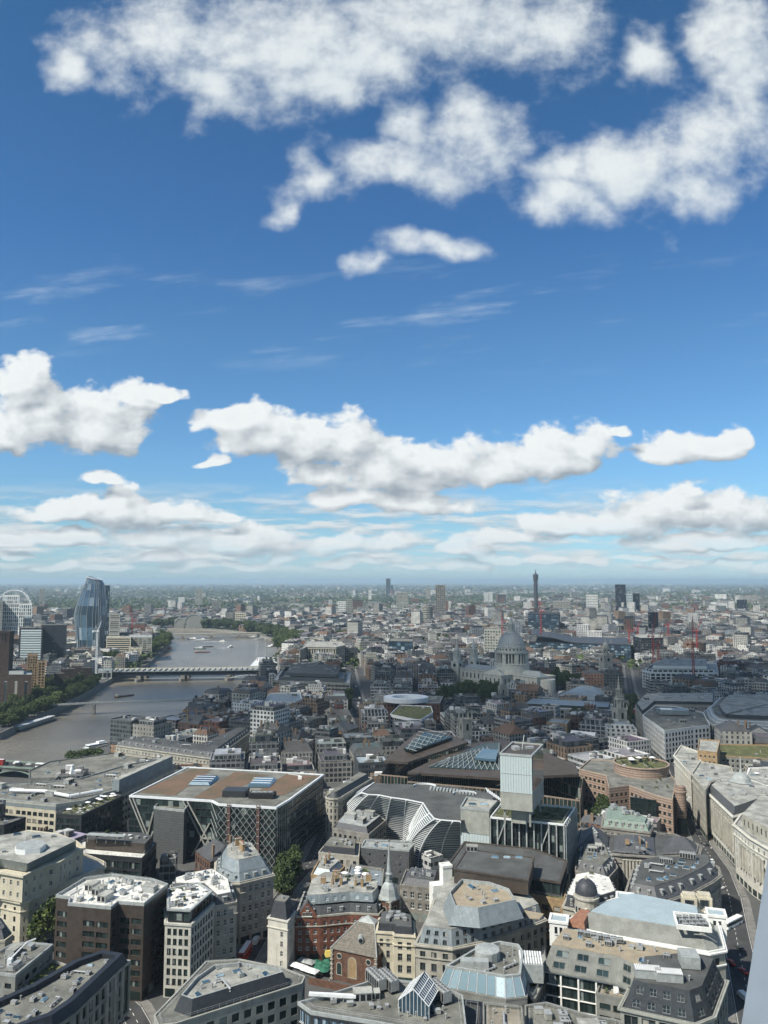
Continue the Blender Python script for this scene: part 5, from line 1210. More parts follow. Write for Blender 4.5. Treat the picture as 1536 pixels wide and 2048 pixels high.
slab(r0, [(815,1544,26), (1000,1556,26), (1158,1548,26), (1150,1528,29), (1090,1505,33), (1008,1478,35), (960,1485,33), (865,1520,28)], M['bronze'])
slab(r0, [(858,1533,27.6), (998,1540,27.6), (1000,1485,35.2), (968,1487,34), (905,1512,30)], M['gglass'], 'roof_glazing')
slab(r0, [(950,1515,32.0), (992,1519,32.0), (996,1500,34.6), (966,1497,34.4)], M['bglass'], 'roof_light')
mb = MB()
for k in range(13):
    s_ = k / 12
    a, e = P(858 + 140 * s_, 1533 + 7 * s_, 28), P(905 + 95 * s_, 1512 - 27 * s_, 31)
    mb.bar((*P(858 + 140 * s_, 1533 + 7 * s_, 28), 28), (*P(900 + 98 * min(1, s_ + .2), 1514 - 28 * min(1, s_ + .2), 31 + 4 * s_), 31 + 4 * s_), .28)
    mb.bar((*P(858 + 140 * s_, 1533 + 7 * s_, 28), 28), (*P(900 + 98 * max(0, s_ - .25), 1514 - 28 * max(0, s_ - .25), 31 + 4 * max(0, s_ - .25)), 31 + 4 * max(0, s_ - .25)), .28)
mb.build('roof_lattice', M['lead'], r0)
# ---- pink and buff striped building
pk = mat('pink_buff_stone', (.31, .235, .18), .85, .15, .4, streak=.3, stripes=(1.5, 'z', .45, (.185, .128, .10)))
M['pk'] = pk; M['pkp'] = mat('buff_stone', (.33, .27, .21), .85, .12, .4, streak=.2)
q = px([(1158,1537),(1212,1550),(1218,1575),(1258,1570),(1312,1590),(1345,1598),(1352,1560),(1340,1548),(1300,1530),(1240,1520),(1180,1518)], 24)
r0, rp, rz = B('striped_building', 'pink and buff striped stone building with a round garden drum and pointed turret', q, 24, wall='pk', roof='felt', glass='gglass', frame='dframe', bay=3.6, fh=4.6, ww=.55, wh=.4, top=2, n=8, kinds=['planter'], seed=6, cop='pkp', edges=None)
c = P(1282, 1530, 28); mb = MB(); mb.lathe((c.x, c.y, 0), [(17.5, 0), (17.5, 29), (18.1, 29), (18.1, 29.8), (17, 29.8), (17, 29)], 40); mb.build('drum', pk, r0)
mb = MB(); mb.lathe((c.x, c.y, 28.6), [(17, 0), (.001, .01)], 32); mb.build('drum_garden', M['grassr'], r0)
for k in range(26):
    an = -pi * .98 + k * pi * .96 / 25
    for zz_ in (16.5, 21): inst('window', win_mesh('pane', M['dglass'], M['dframe']), r0, (c.x + 17.52 * cos(an), c.y + 17.52 * sin(an), zz_), an + pi / 2, (1.3, 1, 1.7))
rr = random.Random(4)
for k in range(26): an, rd = rr.random() * 6.28, rr.uniform(4, 16); put(r0, rr.choice(['planter', 'planter', 'planter', 'parasol', 'bench_table']), c.x + rd * cos(an), c.y + rd * sin(an), 28.7, an, 1.3)
for (x, y, w, h, zb, ang_) in ((1285, 1612, 15, 9.5, 12, -.5), (1188, 1555, 15, 8.5, 12, -.35)):
    a = P(x, y, zb + h / 2); g_ = MB(); g_.box((a.x, a.y - 1.6, zb + h / 2), (w, 1.2, h), ang_); g_.build('bay_glazing', M['gglass'], r0)
    g_ = MB()
    for k in range(7): g_.box((a.x - .3 + (k - 3) * w / 6.2 * cos(ang_) , a.y - 2.3 + (k - 3) * w / 6.2 * sin(ang_), zb + h / 2), (.18, .2, h), ang_)
    for k in range(4): g_.box((a.x - .3, a.y - 2.3, zb + k * h / 3), (w, .2, .18), ang_)
    g_.build('glazing_bar', M['dframe'], r0)
c = P(1360, 1585, 24); mb = MB(); mb.lathe((c.x, c.y, 0), [(3.4, 0), (3.4, 24), (3.8, 24.2), (3.8, 25.4), (3.3, 25.5), (3.3, 27.5), (.001, 27.8)], 18); mb.build('turret', pk, r0)
mb = MB(); mb.lathe((c.x, c.y - .3, 1), [(3.45, 0), (3.45, 9)], 12, 0, pi + .5, 2 * pi - .3); mb.build('turret_glazing', M['gglass'], r0)
mb = MB(); mb.tube([(c.x - .6, c.y - 3.35, 13.4), (c.x - .6, c.y - 3.7, 13.4)], 1.25, 14); mb.build('clock', M['bronze'], r0)
mb = MB(); mb.box((c.x, c.y - 1, 21.6), (11, 1.2, .35), -.1); mb.build('turret_balcony', M['wmetal'], r0)
# ---- stone street fronts on the right
def street(label, pts, z, **k):
    d = dict(wall='pstone', roof='lfelt', glass='dglass', frame='gframe', style='sash', bay=3.4, fh=4.2, ww=.42, wh=.6, bands=((.9, .5, .8), (5.2, .4, .5)), n=7, seed=len(OCC)); d.update(k)
    return B('stone_street_building', label, px(pts, z), z, **d)
r0, rp, rz = street('pale bank building with giant columns at the right edge above the junction', [(1468,1648),(1500,1674),(1545,1700),(1640,1690),(1640,1610),(1520,1606),(1482,1628)], 27, bot=6, wh=.5, ww=.3, bay=4)
A, B_ = P(1472, 1652, 27), P(1538, 1697, 27)
for k in range(9): cm = MB(); p = on(A, B_, .16 + k * .085, 0, .7); cm.lathe((p[0], p[1], 9), [(.75, 0), (.6, 10.5), (.85, 11)], 10); cm.build('column', M['stone'], r0)
u = px([(1484,1628),(1545,1660),(1640,1660),(1640,1590),(1520,1592)], 33); mb = MB(); wins = []
for i in range(5): facade(mb, wins, u[i], u[(i + 1) % 5], 26, 33, 3.5, 5, .3, .4)
mb.quad([(*p, 33) for p in u], 1); mb.build('attic', [M['stone'], M['lfelt']], r0); place_windows(wins, r0, 'pane', M['dglass'], M['gframe'], 20)
r0, rp, rz = street('long stone front with tall pilasters facing the striped building across the road', [(1411,1580),(1466,1632),(1500,1622),(1560,1600),(1530,1550),(1450,1552)], 25.5, bay=3.2, ww=.4, wh=.72, tiers=((4, 1.5, 1.8, 'slate'),))
A, B_ = P(1411, 1580, 25.5), P(1466, 1632, 25.5)
for k in range(14): cm = MB(); p = on(A, B_, (k + .5) / 14, 0, .4); cm.box((p[0], p[1], 15), (.9, .9, 17), atan2((B_ - A).y, (B_ - A).x)); cm.build('pilaster', M['stone'], r0)
a = P(1482, 1560, 30); mb = MB(); mb.lathe((a.x, a.y, 24), [(6, 0), (6, 5), (6.5, 5.2), (5.6, 5.6), (5, 7.5), (3.6, 9.2), (1.5, 10.2), (1, 10.4), (.8, 12), (.001, 12.5)], 20); mb.build('dome', M['lead'], r0)
mb = MB(); mb.tube([(a.x, a.y, 36), (a.x, a.y, 44)], .12, 5); mb.build('flagpole', M['wmetal'], r0)
street('pale stone block with a flat roof and tall windows behind the pilastered front', [(1384,1546),(1411,1580),(1420,1562),(1470,1552),(1460,1532),(1400,1522)], 29, tiers=(), wall='stone')
street('white stone block with attic windows behind the pale brown roof at the right', [(1490,1556),(1560,1580),(1640,1570),(1640,1530),(1500,1535)], 29, wall='white', n=9, kinds=['bench_table', 'parasol', 'air_conditioner', 'planter'])
street('narrow grey front between the cream attic block and the flat brown roof', [(1348,1510),(1382,1548),(1402,1528),(1396,1502),(1362,1490)], 27)
B('stone_building', 'buff block with small square windows rising behind the narrow grey front', px([(1395,1500),(1434,1504),(1440,1480),(1398,1478)], 33), 33, wall='tan', roof='lfelt', bay=3, ww=.4, wh=.4, n=2, seed=4)
B('glass_vault_building', 'low grey building with a curved planted roof behind the buff block', px([(1440,1510),(1530,1516),(1600,1520),(1600,1490),(1440,1488)], 24), 24, wall='grey', roof='grassr', bay=3, n=3, seed=8, cop='tan', kinds=['roof_hatch', 'vent_pipe'])
# pale gridded office blocks along the avenue
r0, rp, rz = street('pale office block with a long flank and a grid of square windows facing the tower', [(1285,1430),(1329,1461),(1388,1453),(1420,1450),(1406,1424),(1352,1412),(1310,1410)], 27, wall='white', wh=.62, ww=.6, bay=3.8, fh=3.9, style='pane', frame='dframe', bands=(), tiers=(), n=9, roof='felt')
a = P(1345, 1425, 28); mb = MB(); mb.box((a.x, a.y, 29), (26, 14, 4), -.1); mb.build('plant_room', M['zinc'], r0)
mb = MB(); mb.box((a.x - 6, a.y, 31.2), (11, 9, .4), -.1); mb.build('roof_light', M['skyglass'], r0)
street('far end of the pale avenue frontage with a dark glazed roof storey', [(1270,1411),(1285,1428),(1312,1408),(1430,1410),(1430,1390),(1290,1392)], 26, wall='stone', wh=.5, ww=.6, bands=(), tiers=((3.6, 1.5, .4, 'dmetal'),))
q = px([(1407,1424),(1412,1438),(1424,1448),(1445,1452),(1536,1456),(1640,1458),(1640,1405),(1500,1400),(1430,1402)], 25)
r0, rp, rz = B('curved_glass_office', 'curved glass office block with pale metal bands and a barrelled grey roof', q, 25, wall='lead', roof='lfelt', glass='gglass', frame='lead', style='two', bay=4.5, fh=4.3, ww=.94, wh=.72, n=0, top=.6, cop='wmetal', bands=((9, .7, .8),))
tm = MB(); lo = offs(q, 2.5); tm.frus(lo, 24.5, offs(lo, 1.5), 27.5, 0, 0, False); tm.frus(offs(lo, 1.5), 27.5, offs(lo, 5), 29.6, 0, 1, True); tm.build('barrel_roof', [M['lead'], M['felt']], r0)
fr_ = MB(); inn = offs(lo, 11); fr_.frus(inn, 29.5, offs(inn, .6), 33, 0, 1); fr_.build('attic', [M['dmetal'], M['lfelt']], r0)
for s_ in (.9, 3.2): fr_ = MB(); fr_.ring(offs(lo, s_ - .5), offs(lo, s_), 25.5 + s_, 26 + s_); fr_.build('roof_ring', M['wmetal'], r0)
scatter(r0, offs(lo, 5.5), 29.6, 14, ['plant_room', 'skylight', 'air_conditioner', 'duct'], 5, sc=1.3)
for x in (1440, 1470, 1500, 1525): a = P(x, 1428, 29); put(r0, 'skylight', a.x, a.y, 29, 0, 1.5)
# ------------------------------------------------------------------ infill between the second-row blocks
def rounded(label, x, y, z, r, tail, mt='stone'):
    c = P(x, y, z); q = [c + Vector((cos(k * pi / 6), sin(k * pi / 6))) * r for k in range(6, 13)] + [P(*t, z) for t in tail]
    return B('round_cornered_building', label, ccw(q), z, wall=mt, roof='felt', glass='dglass', frame='gframe', style='sash', bay=2.6, ww=.46, wh=.6, n=4, seed=3, bands=((.9, .4, .5), (4.6, .35, .3)), tiers=((3.4, 1.6, 1.5, 'slate'),), marg=.1)
rounded('round cornered stone building in the street right of the dark station block', 668, 1592, 24, 5, [(745, 1556), (715, 1548)])
B('slate_roofed_block', 'dark slate roofed block with a pale roof box in front of the louvred facade', px([(664,1655),(738,1668),(772,1640),(742,1628),(688,1630)], 19), 19, wall='dstone', roof='lead', glass='dglass', frame='gframe', bay=3, tiers=((3.2, .8, 2, 'dslate'),), n=5, seed=2, kinds=['plant_room', 'air_conditioner'])
B('slate_clad_building', 'plain building clad in dark grey slate behind the church spire', px([(722,1692),(818,1700),(828,1688),(822,1682),(730,1678)], 17), 17, wall='slate', roof='lead', glass='dglass', frame='gframe', bay=9, ww=.12, wh=.3, n=4, kinds=['skylight', 'roof_hatch', 'vent_pipe'], cop='lead')
B('stone_building', 'small pale stone building with dark roof box beside the plain slate clad building', px([(637,1704),(718,1712),(720,1686),(655,1682)], 14), 14, wall='stone', roof='felt', glass='dglass', frame='gframe', bay=3.4, ww=.5, tiers=((3.4, 1.8, .4, 'dslate'),), n=3, kinds=['plant_room', 'roof_hatch'], seed=5)
B('brick_house', 'tan brick house with tall chimneys behind the red brick mansions', px([(622,1748),(664,1756),(690,1732),(664,1716),(636,1722)], 19), 19, wall='tan', roof='lfelt', style='sash', bay=3, tiers=((3.2, .5, 2, 'zinc'),), n=7, kinds=['chimney_stack', 'chimney_stack', 'skylight', 'roof_hatch'], seed=8, sc=.8)
B('stone_building', 'grey building with a wide zinc roof and planted terrace behind the red brick mansions', px([(690,1764),(764,1772),(768,1738),(700,1728)], 21), 21, wall='dstone', roof='zinc', style='sash', bay=3, n=6, kinds=['planter', 'parasol', 'bench_table', 'planter'], seed=4)
B('stone_building', 'weathered rear building with plain slate roofs between the spire and the tan brick base', px([(800,1768),(880,1778),(888,1748),(812,1738)], 15), 15, wall='dstone', roof='slate', style='sash', bay=3.4, n=4, seed=4, tiers=((3, .5, 2.5, 'slate'),))
# ------------------------------------------------------------------ middle distance
B('ornate_stone_building', 'long ornate stone building with slate mansard and corner pavilions above the river bank', px([(232,1490),(390,1512),(428,1517),(500,1464),(478,1460),(398,1496),(290,1480)], 19), 19, wall='stone', roof='dfelt', style='sash', bay=3.4, fh=4.2, ww=.44, wh=.6, bands=((.8, .5, .6), (5, .4, .4)), tiers=((4.6, .4, 2.4, 'slate', dict(bay=7, ww=.24, wh=.42, dormer=True)),), n=12, seed=4, cap=90)
B('brick_warehouse', 'buff brick warehouse with tall lit windows at the water edge', px([(365,1420),(410,1422),(434,1410),(392,1405)], 19), 19, wall='tan', roof='dfelt', style='sash', bay=4, fh=4, ww=.5, wh=.6, n=4, seed=2, tiers=((3.5, .3, 3, 'dslate'),))
B('gridded_office_block', 'white gridded office block with a blue grey flat roof near the river bend', px([(529,1403),(588,1404),(604,1397),(600,1384),(540,1386)], 21), 21, wall='white', roof='zinc', style='pane', bay=3.4, fh=3.8, ww=.6, wh=.62, n=4, seed=2, frame='dframe')
B('dark_office_block', 'long dark stepped concrete block at the north end of the solar roofed bridge', px([(545,1360),(700,1366),(703,1344),(620,1334),(560,1340)], 20), 20, wall='grey', roof='dfelt', style='pane', bay=5, fh=5, ww=.9, wh=.5, n=10, seed=2, frame='dframe', tiers=((5, 7, 1, 'dmetal'), (4, 8, .5, 'dmetal')))
r0, rp, rz = B('colonnaded_building', 'pale curved office building with a two storey colonnade beside the embankment trees', px([(600,1300),(612,1293),(672,1294),(690,1290),(682,1283),(614,1283)], 33), 33, wall='stone', roof='lfelt', style='pane', bay=4.6, fh=13, ww=.56, wh=.8, n=4, seed=2, frame='dframe', depth=1.2, bot=6, bands=((1, 1, 1), (4, .8, .8)))
r0, rp, rz = B('brick_office_block', 'dark red brick office block topped by a white oval roof ring', px([(742,1404),(880,1405),(886,1392),(750,1389)], 22), 22, wall='dbrick', roof='felt', style='pane', bay=4, ww=.4, n=5, seed=3, frame='dframe', cop='lead')
c = P(812, 1396, 25); mb = MB(); n_ = 28; o_ = [c + Vector((24 * cos(k * 2 * pi / n_), 20 * sin(k * 2 * pi / n_))) for k in range(n_)]; i_ = [c + (p - c) * .62 for p in o_]
mb.ring(o_, i_, 22, 26.5); mb.build('oval_roof', M['wmetal'], r0)
mb = MB(); mb.prism(i_, 21, 23.5); mb.build('roof', M['skyglass'], r0)
B('wedge_office_block', 'pale striped office block with a pointed prow and roof garden before the brick block', px([(780,1428),(828,1438),(842,1439),(866,1424),(862,1412),(800,1409)], 21), 21, wall='wmetal', roof='grassr', style='two', bay=3, fh=3.6, ww=.96, wh=.55, n=5, seed=4, frame='dframe', kinds=['planter', 'air_conditioner', 'planter'])
B('office_block', 'broad pale gridded office block with a deep glass entrance below the cathedral', px([(1046,1412),(1222,1420),(1226,1408),(1060,1400)], 20), 20, wall='lead', roof='zinc', style='pane', bay=4.2, fh=4, ww=.7, wh=.62, n=3, seed=4, frame='dframe', cop='wmetal', tiers=((3, 2.5, .3, 'dmetal'),))
r0, rp, rz = B('office_block', 'low office block with hipped grey roofs and a red stripe right of the cathedral', px([(1106,1392),(1224,1404),(1200,1376),(1150,1374)], 17), 17, wall='grey', roof='zinc', style='pane', bay=4, fh=4, ww=.7, n=3, seed=4, tiers=((4, .5, 9, 'zinc'),))
B('office_block', 'small buff box shaped building with white roof plant before the pale gridded block', px([(1093,1444),(1134,1448),(1142,1437),(1102,1435)], 22), 22, wall='tan', roof='lead', style='pane', bay=6, ww=.2, wh=.3, n=3, seed=4, kinds=['plant_room', 'air_conditioner'])
r0, rp, rz = B('white_vaulted_building', 'white building with barrel vaulted roofs in front of the steeple', px([(1140,1472),(1190,1478),(1194,1466),(1146,1462)], 17), 17, wall='white', roof='wfelt', bay=4, n=0)
a, e = P(1143, 1466, 18), P(1192, 1471, 18); mb = MB(); mb.tube([(*a, 16.5), (*e, 16.5)], 4, 12); mb.build('barrel_roof', M['white'], r0)
r0, rp, rz = B('unfinished_building', 'white concrete building frame under construction with red cranes standing over it', px([(1284,1340),(1300,1344),(1437,1345),(1433,1326),(1310,1324)], 24), 24, wall='white', roof='lfelt', style='pane', bay=7, fh=4.2, ww=.78, wh=.72, glass='dglass', frame='dframe', n=6, bot=1, gf=False, depth=1.5, tiers=((4, 5, .1, 'white', dict(bay=7, ww=.78, wh=.7, style='pane', frame='dframe')), (4, 9, .1, 'white')))
B('grey_slab_building', 'tall grey gridded office slab left of the cathedral dome', px([(968,1258),(1002,1259),(1000,1254),(972,1254)], 62), 62, wall='conc', roof='felt', style='pane', bay=5, fh=5, ww=.6, wh=.5, n=2, frame='dframe')
B('dark_office_block', 'dark glass office block with a red crane on its roof right of the dome', px([(1056,1228),(1118,1229),(1120,1224),(1060,1223)], 62), 62, wall='navy', roof='dfelt', style='pane', bay=7, fh=5, ww=.9, wh=.6, n=2, frame='dframe', glass='bglass')
r0, rp, rz = B('wave_roofed_office', 'long dark glass office block with a sweeping wave shaped roof right of the dome', px([(1058,1283),(1108,1284),(1262,1290),(1255,1276),(1120,1272),(1062,1272)], 33), 33, wall='navy', roof='dfelt', style='pane', bay=6, fh=4.5, ww=.9, wh=.7, n=4, frame='dframe', glass='bglass')
mb = MB(); prev = None
for k in range(22):
    s_ = k / 21; a, e = P(1062 + 195 * s_, 1283 + 6 * s_, 33), P(1066 + 188 * s_, 1273 + 3 * s_, 33); zz = 33.3 + 11 / (1 + math.exp((s_ - .3) * 18)) + (3 if s_ < .05 else 0)
    if prev: mb.quad([(*prev[0], prev[2]), (*a, zz), (*e, zz), (*prev[1], prev[2])]); mb.quad([(*prev[0], prev[2] - 1.5), (*a, zz - 1.5), (*a, zz), (*prev[0], prev[2])])
    prev = (a, e, zz)
mb.build('wave_roof', M['dslate'], r0)
B('curved_grid_office', 'curved dark office block with a white floor grid beside the red cranes', px([(1266,1272),(1282,1276),(1326,1275),(1326,1268),(1272,1267)], 46), 46, wall='navy', roof='lfelt', style='pane', bay=4.5, fh=4.4, ww=.72, wh=.7, n=3, frame='frame')
B('office_block', 'low dark blue glass hall far left of the cathedral towers', px([(777,1282),(826,1283),(826,1277),(780,1276)], 36), 36, wall='navy', roof='felt', style='pane', bay=8, fh=7, ww=.92, wh=.9, n=2, glass='bglass', frame='dframe')
# churches and towers
def tower(name, label, x, yb, Y, w, h, mt, stages, cat='church tower', rot=.3):
    c = PY(x, yb, Y); c = Vector((c.x, c.y)); r0 = thing(name, label, cat, (c.x, c.y, 0)); q = rect(c, w, w, rot); occupy(q)
    mb = MB(); mb.prism(q, 0, h); mb.ring(offs(q, -.4), offs(q, .3), h - .7, h + .5); mb.build('tower', M[mt], r0)
    for i in front_edges(q):
        m_ = (q[i] + q[(i + 1) % 4]) / 2; e = q[(i + 1) % 4] - q[i]; arch(r0, (m_.x, m_.y, h - 8.5), w * .26, 5.5, mt, 'black', atan2(e.y, e.x))
    z = h; mb = MB()
    for (kind, ww, hh) in stages:
        if kind == 'pin':
            for p in q: mb.lathe((p.x, p.y, z - 1), [(.8, 0), (.8, 2), (.05, hh)], 6)
        elif kind == 'col':
            for k in range(8): a = k * pi / 4; mb.tube([(c.x + ww / 2 * cos(a), c.y + ww / 2 * sin(a), z), (c.x + ww / 2 * cos(a), c.y + ww / 2 * sin(a), z + hh)], .32, 6)
            mb.lathe((c.x, c.y, z), [(ww * .3, 0), (ww * .3, hh)], 10); mb.lathe((c.x, c.y, z + hh), [(ww / 2 + .6, 0), (ww / 2 + .6, .6), (ww * .35, .7)], 12); z += hh + .6
        elif kind == 'box': mb.prism(rect(c, ww, ww, rot), z, z + hh); mb.ring(rect(c, ww + .8, ww + .8, rot), rect(c, ww * .8, ww * .8, rot), z + hh - .3, z + hh + .3); z += hh
        elif kind == 'dome': mb.lathe((c.x, c.y, z), [(ww / 2 * cos(k * pi / 14), hh * sin(k * pi / 14)) for k in range(7)] + [(.001, hh)], 14); z += hh
        elif kind == 'spire': mb.lathe((c.x, c.y, z), [(ww / 2, 0), (.1, hh)], 8); z += hh
    if stages: mb.build('steeple', M['stone' if mt != 'cream' else 'cream'], r0)
    return r0
tower('church_steeple', 'tall white stone steeple with columned stages standing over the avenue', 1239, 1440, 705, 9.5, 36, 'stone', [('pin', 0, 6), ('col', 8.5, 8), ('box', 5, 2), ('col', 4.6, 6), ('spire', 2.6, 12)])
tower('church_tower', 'plain stone church tower with corner pinnacles above the bronze framed wedge', 931, 1440, 640, 8, 38, 'tan' if False else 'stone', [('pin', 0, 8)])
tower('church_steeple', 'slender stone steeple in tiers near the river behind the dark station block', 533, 1500, 640, 6.5, 24, 'stone', [('pin', 0, 4), ('col', 5, 5), ('box', 3.2, 2), ('col', 3, 4), ('spire', 1.8, 5)])
tower('church_tower', 'small square stone church tower just behind the station block roof', 524, 1520, 520, 6, 20, 'stone', [('box', 4, 3), ('col', 3.5, 3)])
tower('church_tower', 'thin ruined church tower with a dark spire in front of the cathedral', 1004, 1385, 935, 7, 24, 'stone', [('box', 5.5, 3), ('dome', 5, 5), ('spire', 1.6, 12)])
tower('court_dome', 'domed stone turret of the court house right of the cathedral', 1211, 1300, 1180, 15, 38, 'stone', [('col', 13, 9), ('box', 9, 2), ('dome', 10, 8), ('spire', 1.6, 9)], 'dome')
tower('stone_tower', 'squat pale stone office tower left of the wide street', 742, 1320, 1250, 22, 30, 'stone', [('box', 16, 5)], 'tower', .05)
# ---- cathedral
CC = Vector((171, 1045)); ed = Vector((.62, -.785)); en = Vector((.785, .62))      # towards the east end; towards the north side
cr = thing('domed_cathedral', 'great pale stone cathedral with a lead dome, columned drum and west towers', 'cathedral', (CC.x, CC.y, 0))
def cp(u, v): return CC + ed * u + en * v
def crect(u0, u1, v0, v1): return ccw([cp(u0, v0), cp(u1, v0), cp(u1, v1), cp(u0, v1)])
body = crect(-88, 58, -17, 17); trans = crect(-17, 17, -36, 36); occupy(crect(-95, 70, -20, 20)); occupy(trans)
mb = MB(); wins = []
for q in (crect(-88, 58, -17.5, 17.5), crect(-17, 17, -37, 37)):
    for i in range(4): facade(mb, wins, q[i], q[(i + 1) % 4], 0, 28.5, 7.6, 13.5, .3, .5, .5, top=1.5, depth=.6, marg=2)
    mb.quad([(*p, 27.6) for p in q])
ap = [cp(58 + 12 * cos(k * pi / 8), 12 * sin(k * pi / 8)) for k in range(-4, 5)]
mb.prism(ccw(ap), 0, 25); mb.build('wall', M['pstone'], cr); place_windows(wins, cr, 'pane', M['black'], M['stone'], 60)
for i, q in enumerate((crect(-88, 58, -17.5, 17.5), crect(-17, 17, -37, 37))):
    pm = MB()
    for zz in (14, 27.5): pm.ring(offs(q, -1. - i * .1), offs(q, .2), zz + i * .12, zz + 1.1)
    for k in range(4):
        a, b_ = Vector(q[k]), Vector(q[(k + 1) % 4]); L = (b_ - a).length; t = (b_ - a).normalized()
        for j in range(int(L / 3.8) + 1):
            p = a + t * min(L, j * 3.8); pm.box((p.x, p.y, 14), (1.1, 1.1, 27), atan2(t.y, t.x))
    pm.build('pilaster', M['pstone'], cr)
for q in (crect(-86, 56, -8, 8), crect(-8, 8, -34, 34)):
    rm = MB(); hip(rm, q, 28, 33.5, .06); rm.build('roof', M['lead'], cr)
mb = MB(); mb.lathe((CC.x, CC.y, 27), [(23.4, 0), (23.4, 13), (24, 13), (24, 14), (18.2, 14.2)], 36); mb.lathe((CC.x, CC.y, 41), [(17.6, 0), (17.6, 15)], 32); mb.build('drum', M['pstone'], cr)
for k in range(32):
    a = k * 2 * pi / 32 + .05; cm = MB(); cm.tube([(CC.x + 21.4 * cos(a), CC.y + 21.4 * sin(a), 41), (CC.x + 21.4 * cos(a), CC.y + 21.4 * sin(a), 54.5)], .85, 8)
    if k % 4 == 0: cm.box((CC.x + 20 * cos(a + .1), CC.y + 20 * sin(a + .1), 47.8), (4.6, 2.6, 13.4), a + .1)
    cm.build('column', M['pstone'], cr)
mb = MB(); mb.lathe((CC.x, CC.y, 41.2), [(17.75, 1), (17.75, 12)], 32); mb.build('drum_painted_shade', M['dstone'], cr)  # darker sleeve behind the columns, colonnade shade put into its colour
mb = MB(); mb.lathe((CC.x, CC.y, 54.4), [(23, 0), (23.4, 1.6), (23.4, 2.6), (22.6, 2.6), (22.6, 1.7), (18.8, 1.8), (18.8, 7.6), (19.4, 7.8), (19.4, 8.8), (17.4, 9.2)], 40); mb.build('gallery', M['pstone'], cr)
for k in range(24): a = k * 2 * pi / 24; inst('window', win_mesh('pane', M['black'], M['stone']), cr, (CC.x + 18.95 * cos(a), CC.y + 18.95 * sin(a), 59.6), a + pi / 2, (1.7, 1, 2.2))
mb = MB(); mb.lathe((CC.x, CC.y, 63.4), [(17.4 * cos(k * pi / 24), 18.8 * sin(k * pi / 24)) for k in range(12)], 48); merge(mb).build('dome', M['dome'], cr, True)
mb = MB()
for k in range(32):
    a = k * 2 * pi / 32
    for j in range(9):
        f0, f1 = j * pi / 24, (j + 1) * pi / 24
        mb.bar((CC.x + 17.5 * cos(f0) * cos(a), CC.y + 17.5 * cos(f0) * sin(a), 63.4 + 18.9 * sin(f0)), (CC.x + 17.5 * cos(f1) * cos(a), CC.y + 17.5 * cos(f1) * sin(a), 63.4 + 18.9 * sin(f1)), .5)
mb.build('dome_rib', M['lead'], cr)
mb = MB(); mb.lathe((CC.x, CC.y, 82.6), [(4.8, -2.5), (4.8, 2), (3.4, 2.2), (3.4, 9.5), (4, 9.8), (3, 10.6), (2.2, 14), (2.4, 14.4), (1.6, 16.4), (.6, 19), (.5, 20)], 14)
for k in range(8): a = k * pi / 4; mb.tube([(CC.x + 4 * cos(a), CC.y + 4 * sin(a), 84.6), (CC.x + 4 * cos(a), CC.y + 4 * sin(a), 92)], .45, 6)
mb.build('lantern', M['pstone'], cr)
mb = MB(); mb.lathe((CC.x, CC.y, 102), [(.4, 0), (1.3, 1), (1.3, 1.6), (.4, 2.6)], 10); mb.box((CC.x, CC.y, 107.5), (.6, .6, 6)); mb.box((CC.x, CC.y, 108.4), (3, .6, .6), .9); mb.build('ball_and_cross', mat('gilding', (.45, .30, .07), .35, .1, 1., metal=.8), cr)
for s_ in (-1, 1):
    c = cp(-88, s_ * 17); tq = rect(c, 12, 12, .9); mb = MB(); mb.prism(tq, 0, 37); mb.ring(offs(tq, -.6), offs(tq, .3), 36.2, 37.4); mb.lathe((c.x, c.y, 37), [(5.4, 0), (5.4, 6), (5.8, 6.2), (4, 6.6), (3.7, 7), (3.7, 15), (4.4, 15.4), (3, 16.6), (2.4, 20), (2.6, 20.4), (1, 24), (.6, 28), (.001, 31)], 14)
    for k in range(8): a = k * pi / 4; mb.tube([(c.x + 5 * cos(a), c.y + 5 * sin(a), 43.5), (c.x + 5 * cos(a), c.y + 5 * sin(a), 51.5)], .6, 6)
    mb.build('west_tower', M['pstone'], cr)
    for i in front_edges(tq):
        m_ = (tq[i] + tq[(i + 1) % 4]) / 2; e = tq[(i + 1) % 4] - tq[i]; n_ = Vector((e.y, -e.x)).normalized(); km = MB(); km.tube([(m_.x, m_.y, 32), (m_.x + n_.x * .4, m_.y + n_.y * .4, 32)], 2.4, 14); km.build('clock', M['black'], cr)
pm = MB(); q = [cp(-17, -37.6), cp(17, -37.6)]; m_ = (q[0] + q[1]) / 2; pm.quad([(*q[0], 28.6), (*q[1], 28.6), (*m_, 34.5)]); b2 = m_ + en * 6; pm.quad([(*q[0], 28.6), (*m_, 34.5), (*b2, 34.5), (*(q[0] + en * 6), 28.6)]); pm.quad([(*m_, 34.5), (*q[1], 28.6), (*(q[1] + en * 6), 28.6), (*b2, 34.5)]); pm.build('pediment', M['pstone'], cr)
a = cp(0, -37); pm = MB(); pm.lathe((a.x, a.y, 0), [(9, 0), (9, 1.5), (7.6, 1.5), (7.6, 12), (8.4, 12.2), (8.4, 13.4), (5, 15.4), (.001, 16.5)], 18); pm.build('portico', M['pstone'], cr)
